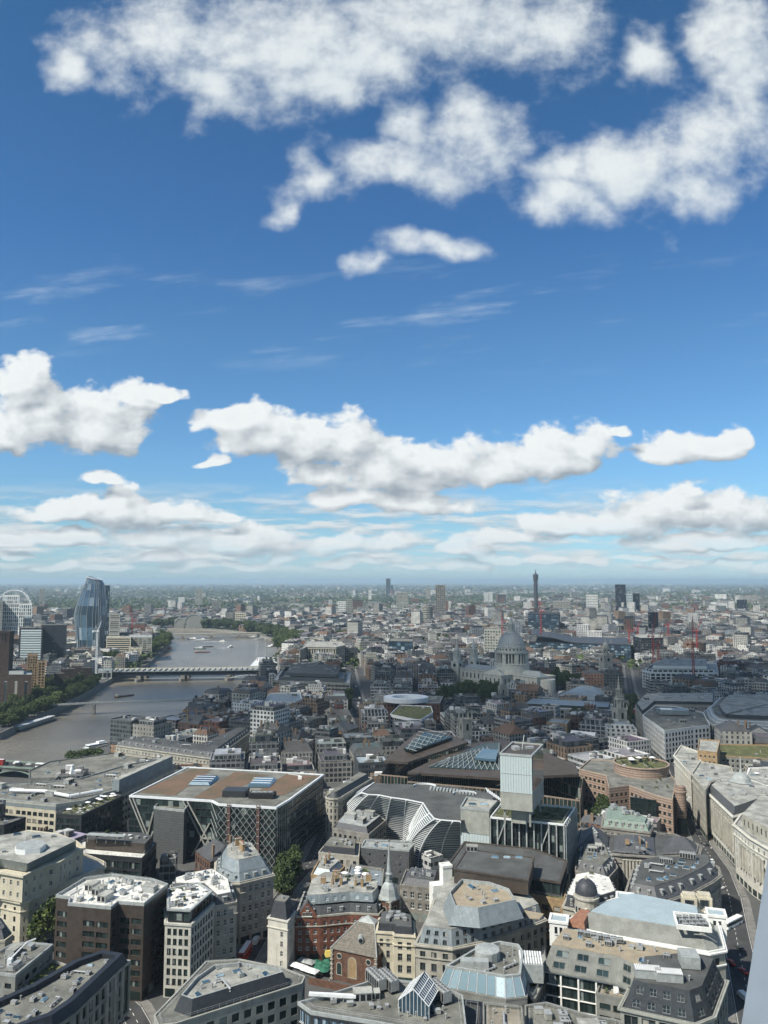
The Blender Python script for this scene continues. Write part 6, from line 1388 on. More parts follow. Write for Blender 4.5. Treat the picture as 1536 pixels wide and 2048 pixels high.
# ------------------------------------------------------------------ south bank
def simple(name, label, x0, x1, ytop, Y, D, wall, roof='felt', **k):
    a, e = PY(x0, ytop, Y), PY(x1, ytop, Y); z = a.z; q = ccw([Vector((a.x, a.y)), Vector((e.x, e.y)), Vector((e.x * (1 + D / Y), e.y + D)), Vector((a.x * (1 + D / Y) , a.y + D))])
    kw = dict(wall=wall, roof=roof, n=2, bot=0, gf=False, ph=1.0, seed=len(OCC)); kw.update(k)
    return B(name, label, q, z, **kw)
T0 = PY(11, 1263, 930); q = rect(Vector((T0.x, T0.y)), 14, 14, .12); ch = thing('brick_chimney', 'tall square dark brick power station chimney at the left edge', 'chimney', (T0.x, T0.y, 0)); occupy(q)
mb = MB(); mb.prism(q, 0, T0.z)
for p in offs(q, .6): mb.prism(rect(p, 2.2, 2.2, .12), 0, T0.z - 1.5)
mb.ring(offs(q, -.5), offs(q, 1), T0.z - 1.8, T0.z + .3); mb.build('shaft', M['soot'], ch)
mb = MB()
for p in offs(q, -.05): pass
for dx_ in (-3.2, 0, 3.2): mb.box((T0.x + dx_, T0.y - 7.2, T0.z - 6.5), (.9, .4, 8))
mb.build('vertical_slot', M['black'], ch)
simple('brick_power_station', 'long dark brick power station hall with a pale glass light beam on its roof', -60, 64, 1349, 915, 40, 'soot', 'dfelt', style='pane', bay=12, ww=.3, wh=.8, fh=30, top=3, tiers=((4, 9, .2, 'lead'),), n=0)
simple('apartment_block', 'tan apartment block wrapped in a golden lattice frame', 55, 76, 1309, 1010, 16, 'tan', fh=3.4, bay=3.4, ww=.72, wh=.72, depth=1.)
simple('apartment_block', 'lower stepped half of the golden latticed apartments', 76, 91, 1322, 1006, 18, 'tan', fh=3.4, bay=3.4, ww=.72, wh=.72, depth=1.)
simple('office_block', 'broad blue grey office slab with thin horizontal lines on the south bank', 39, 86, 1256, 1290, 40, 'navy', fh=4, bay=40, ww=.98, wh=.78, glass='pglass', frame='dframe', n=3)
simple('office_block', 'darker blue grey office slab with a window strip beside the lined slab', 83, 134, 1250, 1310, 40, 'navy', fh=4, bay=8, ww=.5, wh=.4, frame='dframe', glass='gglass', n=3, skip=lambda i, j, nb, nf: i not in (2, nb - 1))
ob = thing('glass_tower', 'bulging blue glass skyscraper with a slanted top on the south bank', 'skyscraper', (PY(175, 1300, 1560).x, 1560, 0))
secs = [(1305, 151, 200), (1280, 149, 201), (1255, 147, 202.5), (1230, 145, 203.5), (1212, 149, 204), (1195, 155, 204), (1180, 161, 203), (1168, 167, 200), (1160, 171, 195)]
rings = []
for (y, x0, x1) in secs:
    a, e = PY(x0, y, 1560), PY(x1, y, 1560); cx_, rx = (a.x + e.x) / 2, (e.x - a.x) / 2; z = max(0, a.z) if y < 1300 else 0
    rg = []
    for k in range(28):
        an = 2 * pi * k / 28; s_ = abs(cos(an)) ** .6 * (1 if cos(an) > 0 else -1); t_ = abs(sin(an)) ** .6 * (1 if sin(an) > 0 else -1); rg.append(Vector((cx_ + rx * s_, 1575 + 17 * t_, z)))
    rings.append(rg)
top_ = [Vector((p.x, p.y, p.z + 7 * (1 - (p.x - rings[-1][14].x) / (rings[-1][0].x - rings[-1][14].x)))) for p in rings[-1]]; rings.append(top_)
occupy([(p.x, p.y) for p in rings[0]])
lo_g, hi_g = MB(), MB()
for a, b_ in zip(rings, rings[1:]):
    g = lo_g if a[0].z < 85 else hi_g
    for k in range(28): j = (k + 1) % 28; g.quad([a[k], a[j], b_[j], b_[k]])
hi_g.quad(list(rings[-1])); lo_g.build('lower_glazing', M['bglass'], ob); hi_g.build('upper_glazing', M['tglass'], ob)
fm = MB()
for k in range(0, 28):
    for a, b_ in zip(rings, rings[1:]):
        o_ = Vector((cos(2 * pi * k / 28), sin(2 * pi * k / 28), 0)) * .3; fm.bar(a[k] + o_, b_[k] + o_, .5)
fm.build('fin', M['metal'], ob)
fm = MB()
for k in range(28): j = (k + 1) % 28; fm.bar(top_[k], top_[j], 1.2)
fm.build('crown_edge', M['wmetal'], ob)
simple('dark_tower', 'dark glass residential tower standing right behind the bulging skyscraper', 199, 220, 1171, 1640, 24, 'navy', 'dfelt', fh=9, bay=3.6, ww=.7, wh=.9, glass='bglass', frame='dframe')
simple('white_framed_tower', 'tall pale apartment tower in a white lattice frame near the observation wheel', 6, 39, 1191, 1930, 30, 'white', fh=9, bay=5, ww=.72, wh=.86, glass='bglass', frame='frame')
simple('white_framed_tower', 'shorter pale apartment tower in a white lattice frame near the observation wheel', 38, 64, 1208, 1990, 30, 'white', fh=9, bay=5, ww=.72, wh=.86, glass='bglass', frame='frame')
simple('dark_tower', 'grey tower slice at the left edge beside the white lattice tower', -20, 6, 1202, 1900, 30, 'grey', fh=4, bay=4, ww=.6)
simple('office_slab', 'grey slab block with white balcony lines right of the dark tower', 219, 240, 1228, 1780, 20, 'conc', fh=4.6, bay=20, ww=.96, wh=.5)
simple('hotel_block', 'pale hotel block with long ribbon windows on the south bank', 213, 262, 1274, 1500, 26, 'cream', 'lead', fh=3.9, bay=60, ww=.96, wh=.5, n=3, frame='dframe')
simple('hotel_block', 'taller grey riverside hotel wing with a stepped roof behind the ribbon windows', 258, 304, 1274, 1520, 70, 'conc', 'lead', fh=3.9, bay=8, ww=.8, wh=.5, n=3, frame='dframe')
simple('apartment_block', 'stepped pale riverside block in front of the hotel', 258, 283, 1296, 1420, 24, 'cream', fh=3.4, bay=9, ww=.8, wh=.5)
simple('office_block', 'dark low office with terraces below the bulging skyscraper', 147, 182, 1300, 1400, 30, 'dmetal', fh=4.5, bay=6, ww=.8, wh=.6, n=3)
for x0, x1, yt, Y in ((122, 150, 1338, 1080), (143, 168, 1332, 1130), (160, 184, 1336, 1120), (108, 128, 1347, 1040)):
    simple('brick_flats', 'brown brick terraced flats among the south bank trees, %s' % {122: 'front pair', 143: 'highest at the back', 160: 'nearest the white crane', 108: 'lowest at the left'}[x0], x0, x1, yt, Y, 18, 'soot', fh=3.2, bay=4, ww=.5, wh=.45, frame='gframe')
simple('glass_station', 'low glass roofed bridge station on the south bank', 196, 224, 1341, 1200, 26, 'lead', 'skyglass', fh=8, bay=6, ww=.85, wh=.7)
# observation wheel
wc = PY(28, 1215, 2700); wh = thing('observation_wheel', 'thin white observation wheel far off behind the lattice towers', 'wheel', (wc.x, wc.y, 0)); mb = MB(); R_ = 60
for rr_, y_ in ((R_, -3), (R_, 3), (R_ - 4, 0)): mb.tube([(wc.x + rr_ * cos(k * pi / 32), wc.y + y_, wc.z + rr_ * sin(k * pi / 32)) for k in range(65)], 1.1 if y_ else .8, 5)
mb.build('rim', M['wpaint'], wh); mb = MB()
for k in range(32): mb.lathe((wc.x + 64 * cos(k * pi / 16), wc.y, wc.z + 64 * sin(k * pi / 16) - 2), [(.001, 0), (2.4, 1), (2.4, 3), (.001, 4)], 8)
mb.build('capsule', M['pglass'], wh); mb = MB()
for k in range(64): mb.bar((wc.x, wc.y, wc.z), (wc.x + 58 * cos(k * pi / 32), wc.y, wc.z + 58 * sin(k * pi / 32)), .3)
mb.build('spoke', M['wpaint'], wh); mb = MB(); mb.tube([(wc.x - 22, wc.y + 30, 0), (wc.x, wc.y, wc.z)], 2, 6); mb.tube([(wc.x + 22, wc.y + 30, 0), (wc.x, wc.y, wc.z)], 2, 6); mb.build('support_leg', M['wpaint'], wh)
# ------------------------------------------------------------------ bridges
def bridge_root(name, label, a, e): m_ = (a + e) / 2; return thing(name, label, 'bridge', (m_.x, m_.y, 0))
a, e = P(200, 1347, 6), P(612, 1342, 6); br = bridge_root('railway_bridge', 'railway bridge with a white saw tooth solar roof across the river', a, e); t = (e - a).normalized(); nn = Vector((-t.y, t.x)); ag = atan2(t.y, t.x); L = (e - a).length
occupy(ccw([a - nn * 12, e - nn * 12, e + nn * 12, a + nn * 12]))
mb = MB(); m_ = (a + e) / 2; mb.box((m_.x, m_.y, 4.2), (L, 22, 3.4), ag); mb.build('girder', M['navy'], br)
mb = MB(); mb.box((m_.x, m_.y, 7.6), (L, 19, 3.2), ag); mb.build('platform_wall', M['gglass'], br)
k = 0; npan = 38
for k in range(npan):
    p0, p1 = a + t * (L * k / npan), a + t * (L * (k + 1) / npan); q = [p0 - nn * 13, p1 - nn * 13, p1 + nn * 13, p0 + nn * 13]
    pm = MB(); pm.quad([(*q[0], 9.4), (*q[1], 12.2), (*q[2], 12.2), (*q[3], 9.4)]); pm.quad([(*q[1], 12.2), (*q[1], 9.6), (*q[2], 9.6), (*q[2], 12.2)]); pm.quad([(*q[0], 9.2), (*q[1], 9.2), (*q[1], 12.2), (*q[0], 9.4)]); pm.build('solar_roof_panel', M['lead'], br)
for s_ in (.19, .40, .62, .82):
    p = a + t * (L * s_); pm = MB(); pm.box((p.x, p.y, -2), (8, 24, 9.6), ag, 0, (.8, 1.)); pm.box((p.x - nn.x * 15, p.y - nn.y * 15, -4), (7, 10, 5), ag + .5); pm.build('pier', M['dstone'], br)
am = MB(); 
for k in range(14):
    s0, s1 = .62 + .2 * k / 14, .62 + .2 * (k + 1) / 14; f = lambda s_: -3 + 5.4 * (1 - ((s_ - .72) / .1) ** 2)
    am.bar((*(a + t * (L * s0) - nn * 12.4), f(s0)), (*(a + t * (L * s1) - nn * 12.4), f(s1)), .9)
am.build('arch_rib', M['wmetal'], br)
a2, e2 = a + nn * 45, e + nn * 45; rb = bridge_root('road_bridge', 'low road bridge just behind the solar roofed railway bridge', a2, e2); occupy(ccw([a2 - nn * 14, e2 - nn * 14, e2 + nn * 14, a2 + nn * 14])); m2 = (a2 + e2) / 2
mb = MB(); mb.box((m2.x, m2.y, 5), (L, 26, 2.4), ag); mb.build('deck', M['conc'], rb); mb = MB()
for s_ in (-12.6, 12.6): mb.box((m2.x + nn.x * s_, m2.y + nn.y * s_, 6.9), (L, .5, 1.4), ag)
mb.build('parapet', M['cream'], rb); mb = MB()
for s_ in (.19, .40, .62, .82): p = a2 + t * (L * s_); mb.box((p.x, p.y, -1), (7, 26, 10), ag)
mb.build('pier', M['dstone'], rb)
# footbridge
pts = [P(40, 1416, 3.5), P(120, 1410, 5.5), P(188, 1406, 7), P(265, 1404, 7), P(350, 1401.5, 6), P(470, 1397, 3.5)]; zs_ = [3.5, 5.5, 7, 7, 6, 3.5]
fb = bridge_root('footbridge', 'slim steel footbridge with low cables crossing the river on a single visible pier', pts[0], pts[-1]); dm, cm = MB(), MB()
for i in range(5):
    p, q = Vector((*pts[i], zs_[i])), Vector((*pts[i + 1], zs_[i + 1])); tt = (q - p).normalized(); n3 = Vector((-tt.y, tt.x, 0)).normalized(); occupy(ccw([Vector((v.x, v.y)) for v in (p - n3 * 3, q - n3 * 3, q + n3 * 3, p + n3 * 3)]))
    v = [p - n3 * 2, q - n3 * 2, q + n3 * 2, p + n3 * 2]; dm.quad(v); dm.quad([x - Vector((0, 0, .5)) for x in reversed(v)])
    dm.quad([v[0] - Vector((0, 0, .5)), v[1] - Vector((0, 0, .5)), v[1], v[0]]); dm.quad([v[3], v[2], v[2] - Vector((0, 0, .5)), v[3] - Vector((0, 0, .5))])
    for s_ in (-3.2, 3.2, -2, 2): cm.bar(p + n3 * s_ + Vector((0, 0, 1.1)), q + n3 * s_ + Vector((0, 0, 1.1)), .28)
    for k in range(10): r_ = p.lerp(q, k / 10); cm.bar(r_ - n3 * 3.2 + Vector((0, 0, 1.1)), r_ + n3 * 3.2 + Vector((0, 0, 1.1)), .25)
dm.build('deck', M['grey'], fb); cm.build('cable', M['lead'], fb)
p = Vector((pts[2].x, pts[2].y)); mb = MB(); mb.box((p.x, p.y, -1.5), (3.2, 7, 12), .2); mb.build('pier', M['dstone'], fb); mb = MB(); mb.bar((p.x, p.y, 4), (p.x - 3.5, p.y - 3, 8.8), .7); mb.bar((p.x, p.y, 4), (p.x + 3.5, p.y + 3, 8.8), .7); mb.build('pier_arm', M['wmetal'], fb)
# far arched bridge
a, e = P(308, 1270, 5), P(585, 1265, 5); wb = bridge_root('arched_bridge', 'distant pale stone bridge of shallow arches at the river bend', a, e); t = (e - a).normalized(); nn = Vector((-t.y, t.x)); L = (e - a).length; ag = atan2(t.y, t.x); occupy(ccw([a - nn * 15, e - nn * 15, e + nn * 15, a + nn * 15])); mb = MB()
for k in range(60):
    s0, s1 = k / 60, (k + 1) / 60; f = lambda s_: -4.5 + 8.5 * (1 - abs(((s_ * 5) % 1) - .5) ** 2 * 4)
    for sg in (-12, 12):
        p, q = a + t * (L * s0) + nn * sg, a + t * (L * s1) + nn * sg; mb.quad([(*p, f(s0)), (*q, f(s1)), (*q, 7.2), (*p, 7.2)])
p = (a + e) / 2; mb.box((p.x, p.y, 6.2), (L, 24, 1.2), ag); mb.build('deck', M['stone'], wb)
for s_ in (.2, .4, .6, .8): p = a + t * (L * s_); mb = MB(); mb.box((p.x, p.y, -2), (6, 25, 8), ag); mb.build('pier', M['dstone'], wb)
for k in range(3):
    for s_ in (-1, 1): pass
# near bridge at the left edge
a, e = P(-160, 1518, 8), P(128, 1536, 8); sbg = bridge_root('road_bridge', 'pale road bridge with traffic at the left edge of the near river', a, e); t = (e - a).normalized(); nn = Vector((-t.y, t.x)); L = (e - a).length; ag = atan2(t.y, t.x); occupy(ccw([a - nn * 9, e - nn * 9, e + nn * 9, a + nn * 9])); p = (a + e) / 2
mb = MB(); mb.box((p.x, p.y, 7.2), (L, 17, 1.4), ag); mb.build('deck', M['asphalt'], sbg); mb = MB()
for s_ in (-8.4, 8.4): mb.box((p.x + nn.x * s_, p.y + nn.y * s_, 8.4), (L, .5, 1.3), ag)
mb.build('parapet', M['copper'], sbg); mb = MB()
for k in range(16):
    s0, s1 = .52 + .4 * k / 16, .52 + .4 * (k + 1) / 16; f = lambda s_: -4 + 10 * (1 - ((s_ - .72) / .2) ** 2)
    for sg in (-7.6, 7.6): mb.bar((*(a + t * L * s0 + nn * sg), f(s0)), (*(a + t * L * s1 + nn * sg), f(s1)), .9)
mb.build('arch_rib', M['copper'], sbg); mb = MB()
for s_ in (.5, .95): q = a + t * (L * s_); mb.box((q.x, q.y, 1), (6, 19, 13), ag)
mb.build('pier', M['dstone'], sbg)
SBG = (a, e, t, nn, ag)
# ------------------------------------------------------------------ far towers
def slabt(name, label, x0, x1, ytop, Y, mt, D=None, cat='tower', roof='felt', **k):
    simple(name, label, x0, x1, ytop, Y, D or (x1 - x0) / F * Y * .8, mt, roof, cat=cat, n=0, fh=k.pop('fh', 7), bay=k.pop('bay', 7), ww=k.pop('ww', .7), wh=k.pop('wh', .5), cap=k.pop('cap', 24), frame='dframe', **k)
for a in (('tower_block', 'slim pale tower block beyond the river on the left horizon', 391, 405, 1178, 4300, 'conc'), ('tower_block', 'grey tower block on the far left horizon behind the wheel', 79, 91, 1177, 4700, 'grey'),
 ('tower_block', 'squat dark block right of the slim pale river tower', 424, 439, 1203, 3500, 'grey'), ('tower_block', 'small white block left of the slim pale river tower', 357, 369, 1195, 4600, 'white'),
 ('tower_block', 'white twin sided tower left of centre on the far rooftops', 677, 691, 1203, 3100, 'white'), ('tower_block', 'grey tower attached to the white twin sided tower', 692, 705, 1199, 3150, 'conc'),
 ('tower_block', 'small white tower near the middle of the skyline', 737, 743, 1180, 5500, 'white'), ('skyscraper', 'tallest dark tower breaking the horizon near the middle', 772, 781, 1157, 8000, 'navy'), ('skyscraper', 'lower dark tower touching the tallest horizon tower', 782, 786, 1170, 8100, 'navy'),
 ('tower_block', 'broad pale slab block below the tallest horizon tower', 793, 816, 1185, 4000, 'stone'), ('tower_block', 'pale twin of a tower on the horizon left of the brown tower', 851, 861, 1176, 5700, 'stone'),
 ('tower_block', 'brown grey gridded tower right of the middle of the skyline', 871, 891, 1170, 2950, 'dstone'), ('tower_block', 'pale pair of blocks far behind the cathedral, left one', 968, 976, 1186, 5000, 'white'), ('tower_block', 'pale pair of blocks far behind the cathedral, right one', 977, 985, 1185, 5000, 'white'),
 ('tower_block', 'white and blue hospital block right of the telecom tower', 1172, 1195, 1190, 3400, 'white'), ('tower_block', 'dark glass tower on the right of the skyline', 1230, 1251, 1169, 3400, 'navy'), ('tower_block', 'pale green half of the hospital tower beside the dark tower', 1253, 1265, 1188, 3350, 'pglass'), ('tower_block', 'blue half of the hospital tower beside the dark tower', 1265, 1279, 1187, 3380, 'navy'),
 ('tower_block', 'dark block near the right edge of the far rooftops', 1473, 1494, 1200, 3500, 'navy'), ('tower_block', 'pale tower block at the right edge of the far rooftops', 1516, 1527, 1196, 3800, 'conc'), ('tower_block', 'far tower block on the right hand horizon', 1520, 1529, 1176, 6500, 'grey'), ('tower_block', 'pale flat block below the telecom tower', 1106, 1140, 1203, 3600, 'stone'),
 ('tower_block', 'dark office slab with white floor lines among the right hand trees', 1296, 1316, 1225, 2100, 'navy'), ('office_building', 'dark glazed block behind the far colonnaded streets', 596, 616, 1244, 2400, 'grey'), ('office_building', 'pale stepped hotel facing the embankment trees, left of three', 442, 453, 1231, 2650, 'white'), ('office_building', 'pale stepped hotel facing the embankment trees, middle of three', 455, 468, 1231, 2650, 'white'), ('office_building', 'pale stepped hotel facing the embankment trees, right of three with a tower', 470, 492, 1226, 2600, 'cream')):
    slabt(*a)
c = PY(854, 1213, 2700); r0 = thing('round_office_block', 'round pale office block left of the brown grey tower', 'building', (c.x, c.y, 0)); mb = MB(); wz = c.z
for k in range(10): mb.lathe((c.x, c.y, k * wz / 10), [(21, 0), (21, wz / 20)], 24, 0); mb.lathe((c.x, c.y, k * wz / 10), [(20.4, wz / 20), (20.4, wz / 10)], 24, 1)
mb.lathe((c.x, c.y, wz), [(21, 0), (.001, .1)], 24, 0); mb.build('wall', [M['stone'], M['dglass']], r0); occupy(rect(c, 42, 42, 0))
c = PY(376, 1240, 2500); r0 = thing('station_arch', 'arched grey glass station roof behind the embankment trees', 'building', (c.x, c.y, 0)); occupy(rect(c, 75, 40, 0))
for dx_, w in ((-19, 17), (24, 30)):
    mb = MB(); mb.tube([(c.x + dx_, c.y - 20, 14), (c.x + dx_, c.y + 60, 14)], w, 18); mb.build('arched_roof', M['grey'], r0); mb = MB(); mb.tube([(c.x + dx_ + w * cos(k * pi / 16), c.y - 20.6, 14 + w * sin(k * pi / 16)) for k in range(17)], 1.1, 6); mb.build('arch_rim', M['lead'], r0)
mb = MB(); mb.box((c.x + 10, c.y + 20, 14), (100, 70, 28)); mb.build('wall', M['grey'], r0)
c = PY(1072, 1205, 3450); r0 = thing('telecom_tower', 'slender grey telecom tower with a wide ringed head rising over the skyline', 'tower', (c.x, c.y, 0)); mb = MB()
Z = lambda y: PY(1072, y, 3450).z
mb.lathe((c.x, c.y, 0), [(8.5, 0), (8.5, Z(1172)), (7, Z(1171))], 16); mb.build('shaft', M['dslate'], r0); mb = MB(); mb.lathe((c.x, c.y, 0), [(6, Z(1172)), (10.5, Z(1168)), (6, Z(1167)), (6, Z(1163)), (10, Z(1162)), (10.5, Z(1155)), (12, Z(1154)), (12, Z(1149)), (6, Z(1148)), (3, Z(1147)), (1.6, Z(1143)), (.5, Z(1138))], 16); mb.build('head', M['dslate'], r0)
for y in (1170, 1165.5, 1158, 1151.5): mb = MB(); mb.lathe((c.x, c.y, Z(y)), [(10, 0), (12.6, .5), (12.6, 4), (10, 4.5)], 16); mb.build('platform_ring', M['slate'], r0)
c = PY(1192, 1166, 15000); r0 = thing('stadium_arch', 'thin white stadium arch on the right hand horizon', 'arch', (c.x, c.y, 0)); mb = MB(); mb.tube([(c.x + 150 * cos(k * pi / 20), c.y, 115 * sin(k * pi / 20)) for k in range(21)], 6, 6); mb.build('arch_rib', M['wpaint'], r0)
# ------------------------------------------------------------------ cranes
def crane(label, x, ytop, ybase, Y, jx, jy, mt='dred', zb=0., w=2.2):
    c = PY(x, ytop, Y); r0 = thing('tower_crane', label, 'crane', (c.x, c.y, zb), 'construction cranes'); h = c.z; k = 0; mb = MB(); z = zb; w = max(w, Y * .0014)
    for a in (-1, 1):
        for b_ in (-1, 1): mb.bar((c.x + a * w / 2, c.y + b_ * w / 2, zb), (c.x + a * w / 2, c.y + b_ * w / 2, h), w * .2)
    while z < h - w:
        s_ = 1 if k % 2 else -1; mb.bar((c.x - s_ * w / 2, c.y - w / 2, z), (c.x + s_ * w / 2, c.y - w / 2, z + w * 1.3), w * .13); mb.bar((c.x + w / 2, c.y - s_ * w / 2, z), (c.x + w / 2, c.y + s_ * w / 2, z + w * 1.3), w * .13); z += w * 1.3; k += 1
    mb.build('mast', M[mt], r0)
    e = PY(jx, jy, Y); d = (Vector((e.x, e.y, e.z)) - Vector((c.x, c.y, h))); mb = MB(); n_ = 12
    up = Vector((0, 1, 0)); o_ = d.cross(up).normalized() * w * .3
    A0 = Vector((c.x, c.y, h)); mb.bar(A0 + o_, A0 + d, w * .18); mb.bar(A0 - o_, A0 + d, w * .18)
    for k in range(n_): s0 = k / n_; s1 = (k + 1) / n_; sg = 1 if k % 2 else -1; mb.bar(A0 + d * s0 + o_ * sg * (1 - s0), A0 + d * s1 - o_ * sg * (1 - s1), w * .12)
    mb.build('jib', M[mt], r0); mb = MB(); bk = Vector((-d.x, 0, 0)).normalized() * w * 3 if abs(d.x) > 1 else Vector((w * 3, 0, 0)); ap = A0 + bk * .4 + Vector((0, 0, w * 3.4))
    mb.bar(A0, A0 + bk, w * .5); mb.bar(A0, ap, w * .2); mb.bar(ap, A0 + bk, w * .12); mb.bar(ap, A0 + d * .96, w * .08); cc_ = A0 + bk; mb.box(tuple(cc_ - Vector((0, 0, w * .3))), (w * 1.1, w, w * 1.2)); mb.box((c.x + w * .8, c.y - w * .4, h - w * .2), (w, w, w)); mb.build('counterweight', M[mt], r0)
for i, (x, yt, yb, Y, jx, jy, lab) in enumerate(((1305, 1272, 1318, 1230, 1312, 1222, 'red crane with an upright jib, leftmost of the trio at the building site'), (1316, 1290, 1318, 1220, 1324, 1260, 'short red crane tucked beside the upright jib at the building site'), (1385, 1288, 1345, 1040, 1386, 1226, 'tall red crane standing inside the white concrete frame'), (1393, 1262, 1300, 1500, 1408, 1226, 'red crane with its jib leaning right beyond the white concrete frame'), (1258, 1262, 1290, 1500, 1254, 1238, 'small red crane left of the curved white grid block'), (1275, 1258, 1290, 1520, 1282, 1240, 'small red crane against the curved white grid block'), (1336, 1250, 1285, 1600, 1344, 1238, 'distant red crane between the trio and the white frame'), (1081, 1222, 1258, 1550, 1075, 1190, 'red crane on the dark glass block behind the dome'), (1004, 1242, 1262, 1500, 1001, 1222, 'red crane just left of the cathedral lantern'))):
    crane(lab, x, yt, yb, Y, jx, jy, zb=24 if i == 2 else 0)
crane('white tower crane with a raised jib beside the bulging skyscraper', 195, 1262, 1340, 1190, 204, 1240, 'wmetal')
crane('rust red crane beyond the riverside hotel', 265, 1240, 1280, 1800, 258, 1205, 'dred')
# ------------------------------------------------------------------ trees
def leafcloud(mb, c, rx, ry, rz, n, s_, rr, mats=(0, 1)):
    for k in range(n):
        d = Vector((rr.gauss(0, 1), rr.gauss(0, 1), rr.gauss(0, 1))).normalized() * (rr.random() ** .35)
        p = Vector((c[0] + d.x * rx, c[1] + d.y * ry, c[2] + d.z * rz)); q = s_ * rr.uniform(.6, 1.4)
        u = Vector((rr.gauss(0, 1), rr.gauss(0, 1), rr.gauss(0, .6))).normalized(); v = u.cross(Vector((rr.gauss(0, 1), rr.gauss(0, 1), rr.gauss(0, 1)))).normalized()
        mb.quad([p + u * q, p + v * q * .7, p - u * q, p - v * q * .7], rr.choice(mats))
CROWN = []; TRUNK = []
rr = random.Random(11)
for var in range(5):
    mb = MB(); n_ = 15 + var
    for k in range(n_):
        a = rr.random() * 6.28; r_ = rr.uniform(.1, .75); z = rr.uniform(.35, .92); r_ *= 1 - abs(z - .6) * 1.0
        s_ = rr.uniform(.17, .30); leafcloud(mb, (r_ * cos(a) * .6, r_ * sin(a) * .6, z), s_, s_, s_ * .8, 170, .042, rr, (0, 0, 1))
    CROWN.append(mb)
    tb = MB(); tb.tube([(0, 0, 0), (.01, 0, .25), (.0, .02, .5), (.02, 0, .75)], [.035, .027, .018, .006], 7)
    for k in range(6): a = k * 1.1 + var; z = .28 + .06 * k; tb.tube([(0, 0, z), (.16 * cos(a), .16 * sin(a), z + .14), (.3 * cos(a), .3 * sin(a), z + .22)], [.016, .01, .004], 5)
    TRUNK.append(tb)
SPEC = dict(dark=('dleaf', 'leaf'), mid=('leaf', 'dleaf'), light=('leaf', 'lleaf'))
CM = {k: [c.mesh('crown', [M[v[0]], M[v[1]]]) for c in CROWN] for k, v in SPEC.items()}
TM_ = [t.mesh('trunk', [M['bark']]) for t in TRUNK]
tcount = [0]
def tree(x, y, h, w, label, group, sp='mid', name='tree'):
    r0 = thing(name, label, 'tree', (x, y, 0), group); i = tcount[0] % 5; tcount[0] += 1; a = tcount[0] * 1.7
    inst('trunk', TM_[i], r0, (x, y, 0), a, (w * .9, w * .9, h)); inst('crown', CM[sp][i], r0, (x, y, 0), a, (w, w, h))
    return r0
def treeline(pts, n, h, w, label, group, sp, jit=5., seed=0, free=True):
    rr = random.Random(seed); pts = [P(*p) for p in pts]
    for k in range(n):
        s_ = (k + rr.uniform(.2, .8)) / n * (len(pts) - 1); i = min(int(s_), len(pts) - 2); p = pts[i].lerp(pts[i + 1], s_ - i) + Vector((rr.uniform(-jit, jit), rr.uniform(-jit, jit)))
        if free and not is_free(rect(p, 3, 3, 0)): continue
        tree(p.x, p.y, h * rr.uniform(.8, 1.2), w * rr.uniform(.85, 1.2), label, group, sp)
p = P(80, 1915); tree(p.x + 2, p.y + 6, 20, 15, 'big light green tree between the cream building and the brown granite block', None, 'light')
for x, y, h in ((150, 1525, 9), (186, 1521, 9), (168, 1524, 8)): p = P(x, y); tree(p.x, p.y, h, 17, 'rounded dark bushy tree on the near river bank, one of a short row', 'bushy trees on the near bank', 'dark')
treeline([(566,1795),(575,1770),(592,1748)], 5, 13, 11, 'shaded street tree beside the dark station block', 'street trees by the station block', 'dark', 2, 3)
treeline([(1160,1668),(1195,1662),(1205,1650)], 7, 15, 12, 'dark tree in the square below the striped building', 'trees below the striped building', 'dark', 4, 4)
treeline([(1252,1470),(1262,1440),(1268,1410)], 9, 16, 11, 'dark street tree along the avenue by the steeple', 'avenue trees', 'dark', 3, 5)
treeline([(1275,1520),(1290,1545),(1300,1560)], 5, 12, 8, 'street tree beside the striped building on the avenue', 'avenue trees near the striped building', 'mid', 2, 6)
treeline([(885,1410),(915,1402),(945,1395),(975,1402),(1000,1405)], 22, 19, 15, 'dark churchyard tree in front of the cathedral', 'churchyard trees', 'mid', 10, 7)
treeline([(1090,1378),(1130,1380),(1165,1375),(1110,1368)], 20, 20, 16, 'dark tree in the garden right of the cathedral', 'cathedral garden trees', 'mid', 15, 8)
treeline([(1148,1458),(1185,1462)], 8, 19, 13, 'dark tree in front of the pale gridded block', 'courtyard trees', 'dark', 4, 9)
treeline([(700,1530),(760,1520),(730,1515)], 9, 13, 10, 'tree in the garden left of the bronze wedge', 'garden trees left of the wedge', 'mid', 7, 10)
treeline([(690,1440),(700,1400)], 6, 13, 10, 'street tree on the wide street', 'wide street trees', 'dark', 3, 12)
treeline([(0,1440),(50,1418),(100,1396),(150,1378),(185,1366)], 34, 15, 13, 'leafy plane tree on the south bank riverside walk', 'south bank plane trees', 'mid', 8, 13, False)
treeline([(10,1425),(60,1400),(120,1378),(170,1358)], 30, 16, 14, 'leafy plane tree in the park behind the riverside walk', 'south bank park trees', 'light', 12, 14, False)
treeline([(0,1456),(60,1434),(120,1408),(160,1388),(195,1368)], 44, 14, 15, 'bushy tree at the edge of the south bank river wall', 'river wall trees', 'light', 5, 23, False)
treeline([(200,1335),(235,1333)], 9, 22, 17, 'tree beside the south end of the railway bridge', 'trees by the bridge station', 'mid', 8, 15)
treeline([(308,1306),(322,1296),(332,1287),(328,1280)], 22, 22, 22, 'bright green tree on the riverside bend beyond the hotel', 'riverside bend trees', 'light', 12, 16, False)
treeline([(560,1300),(575,1292),(590,1283),(575,1278)], 30, 24, 24, 'bright embankment tree beside the colonnaded building', 'embankment garden trees', 'light', 20, 17)
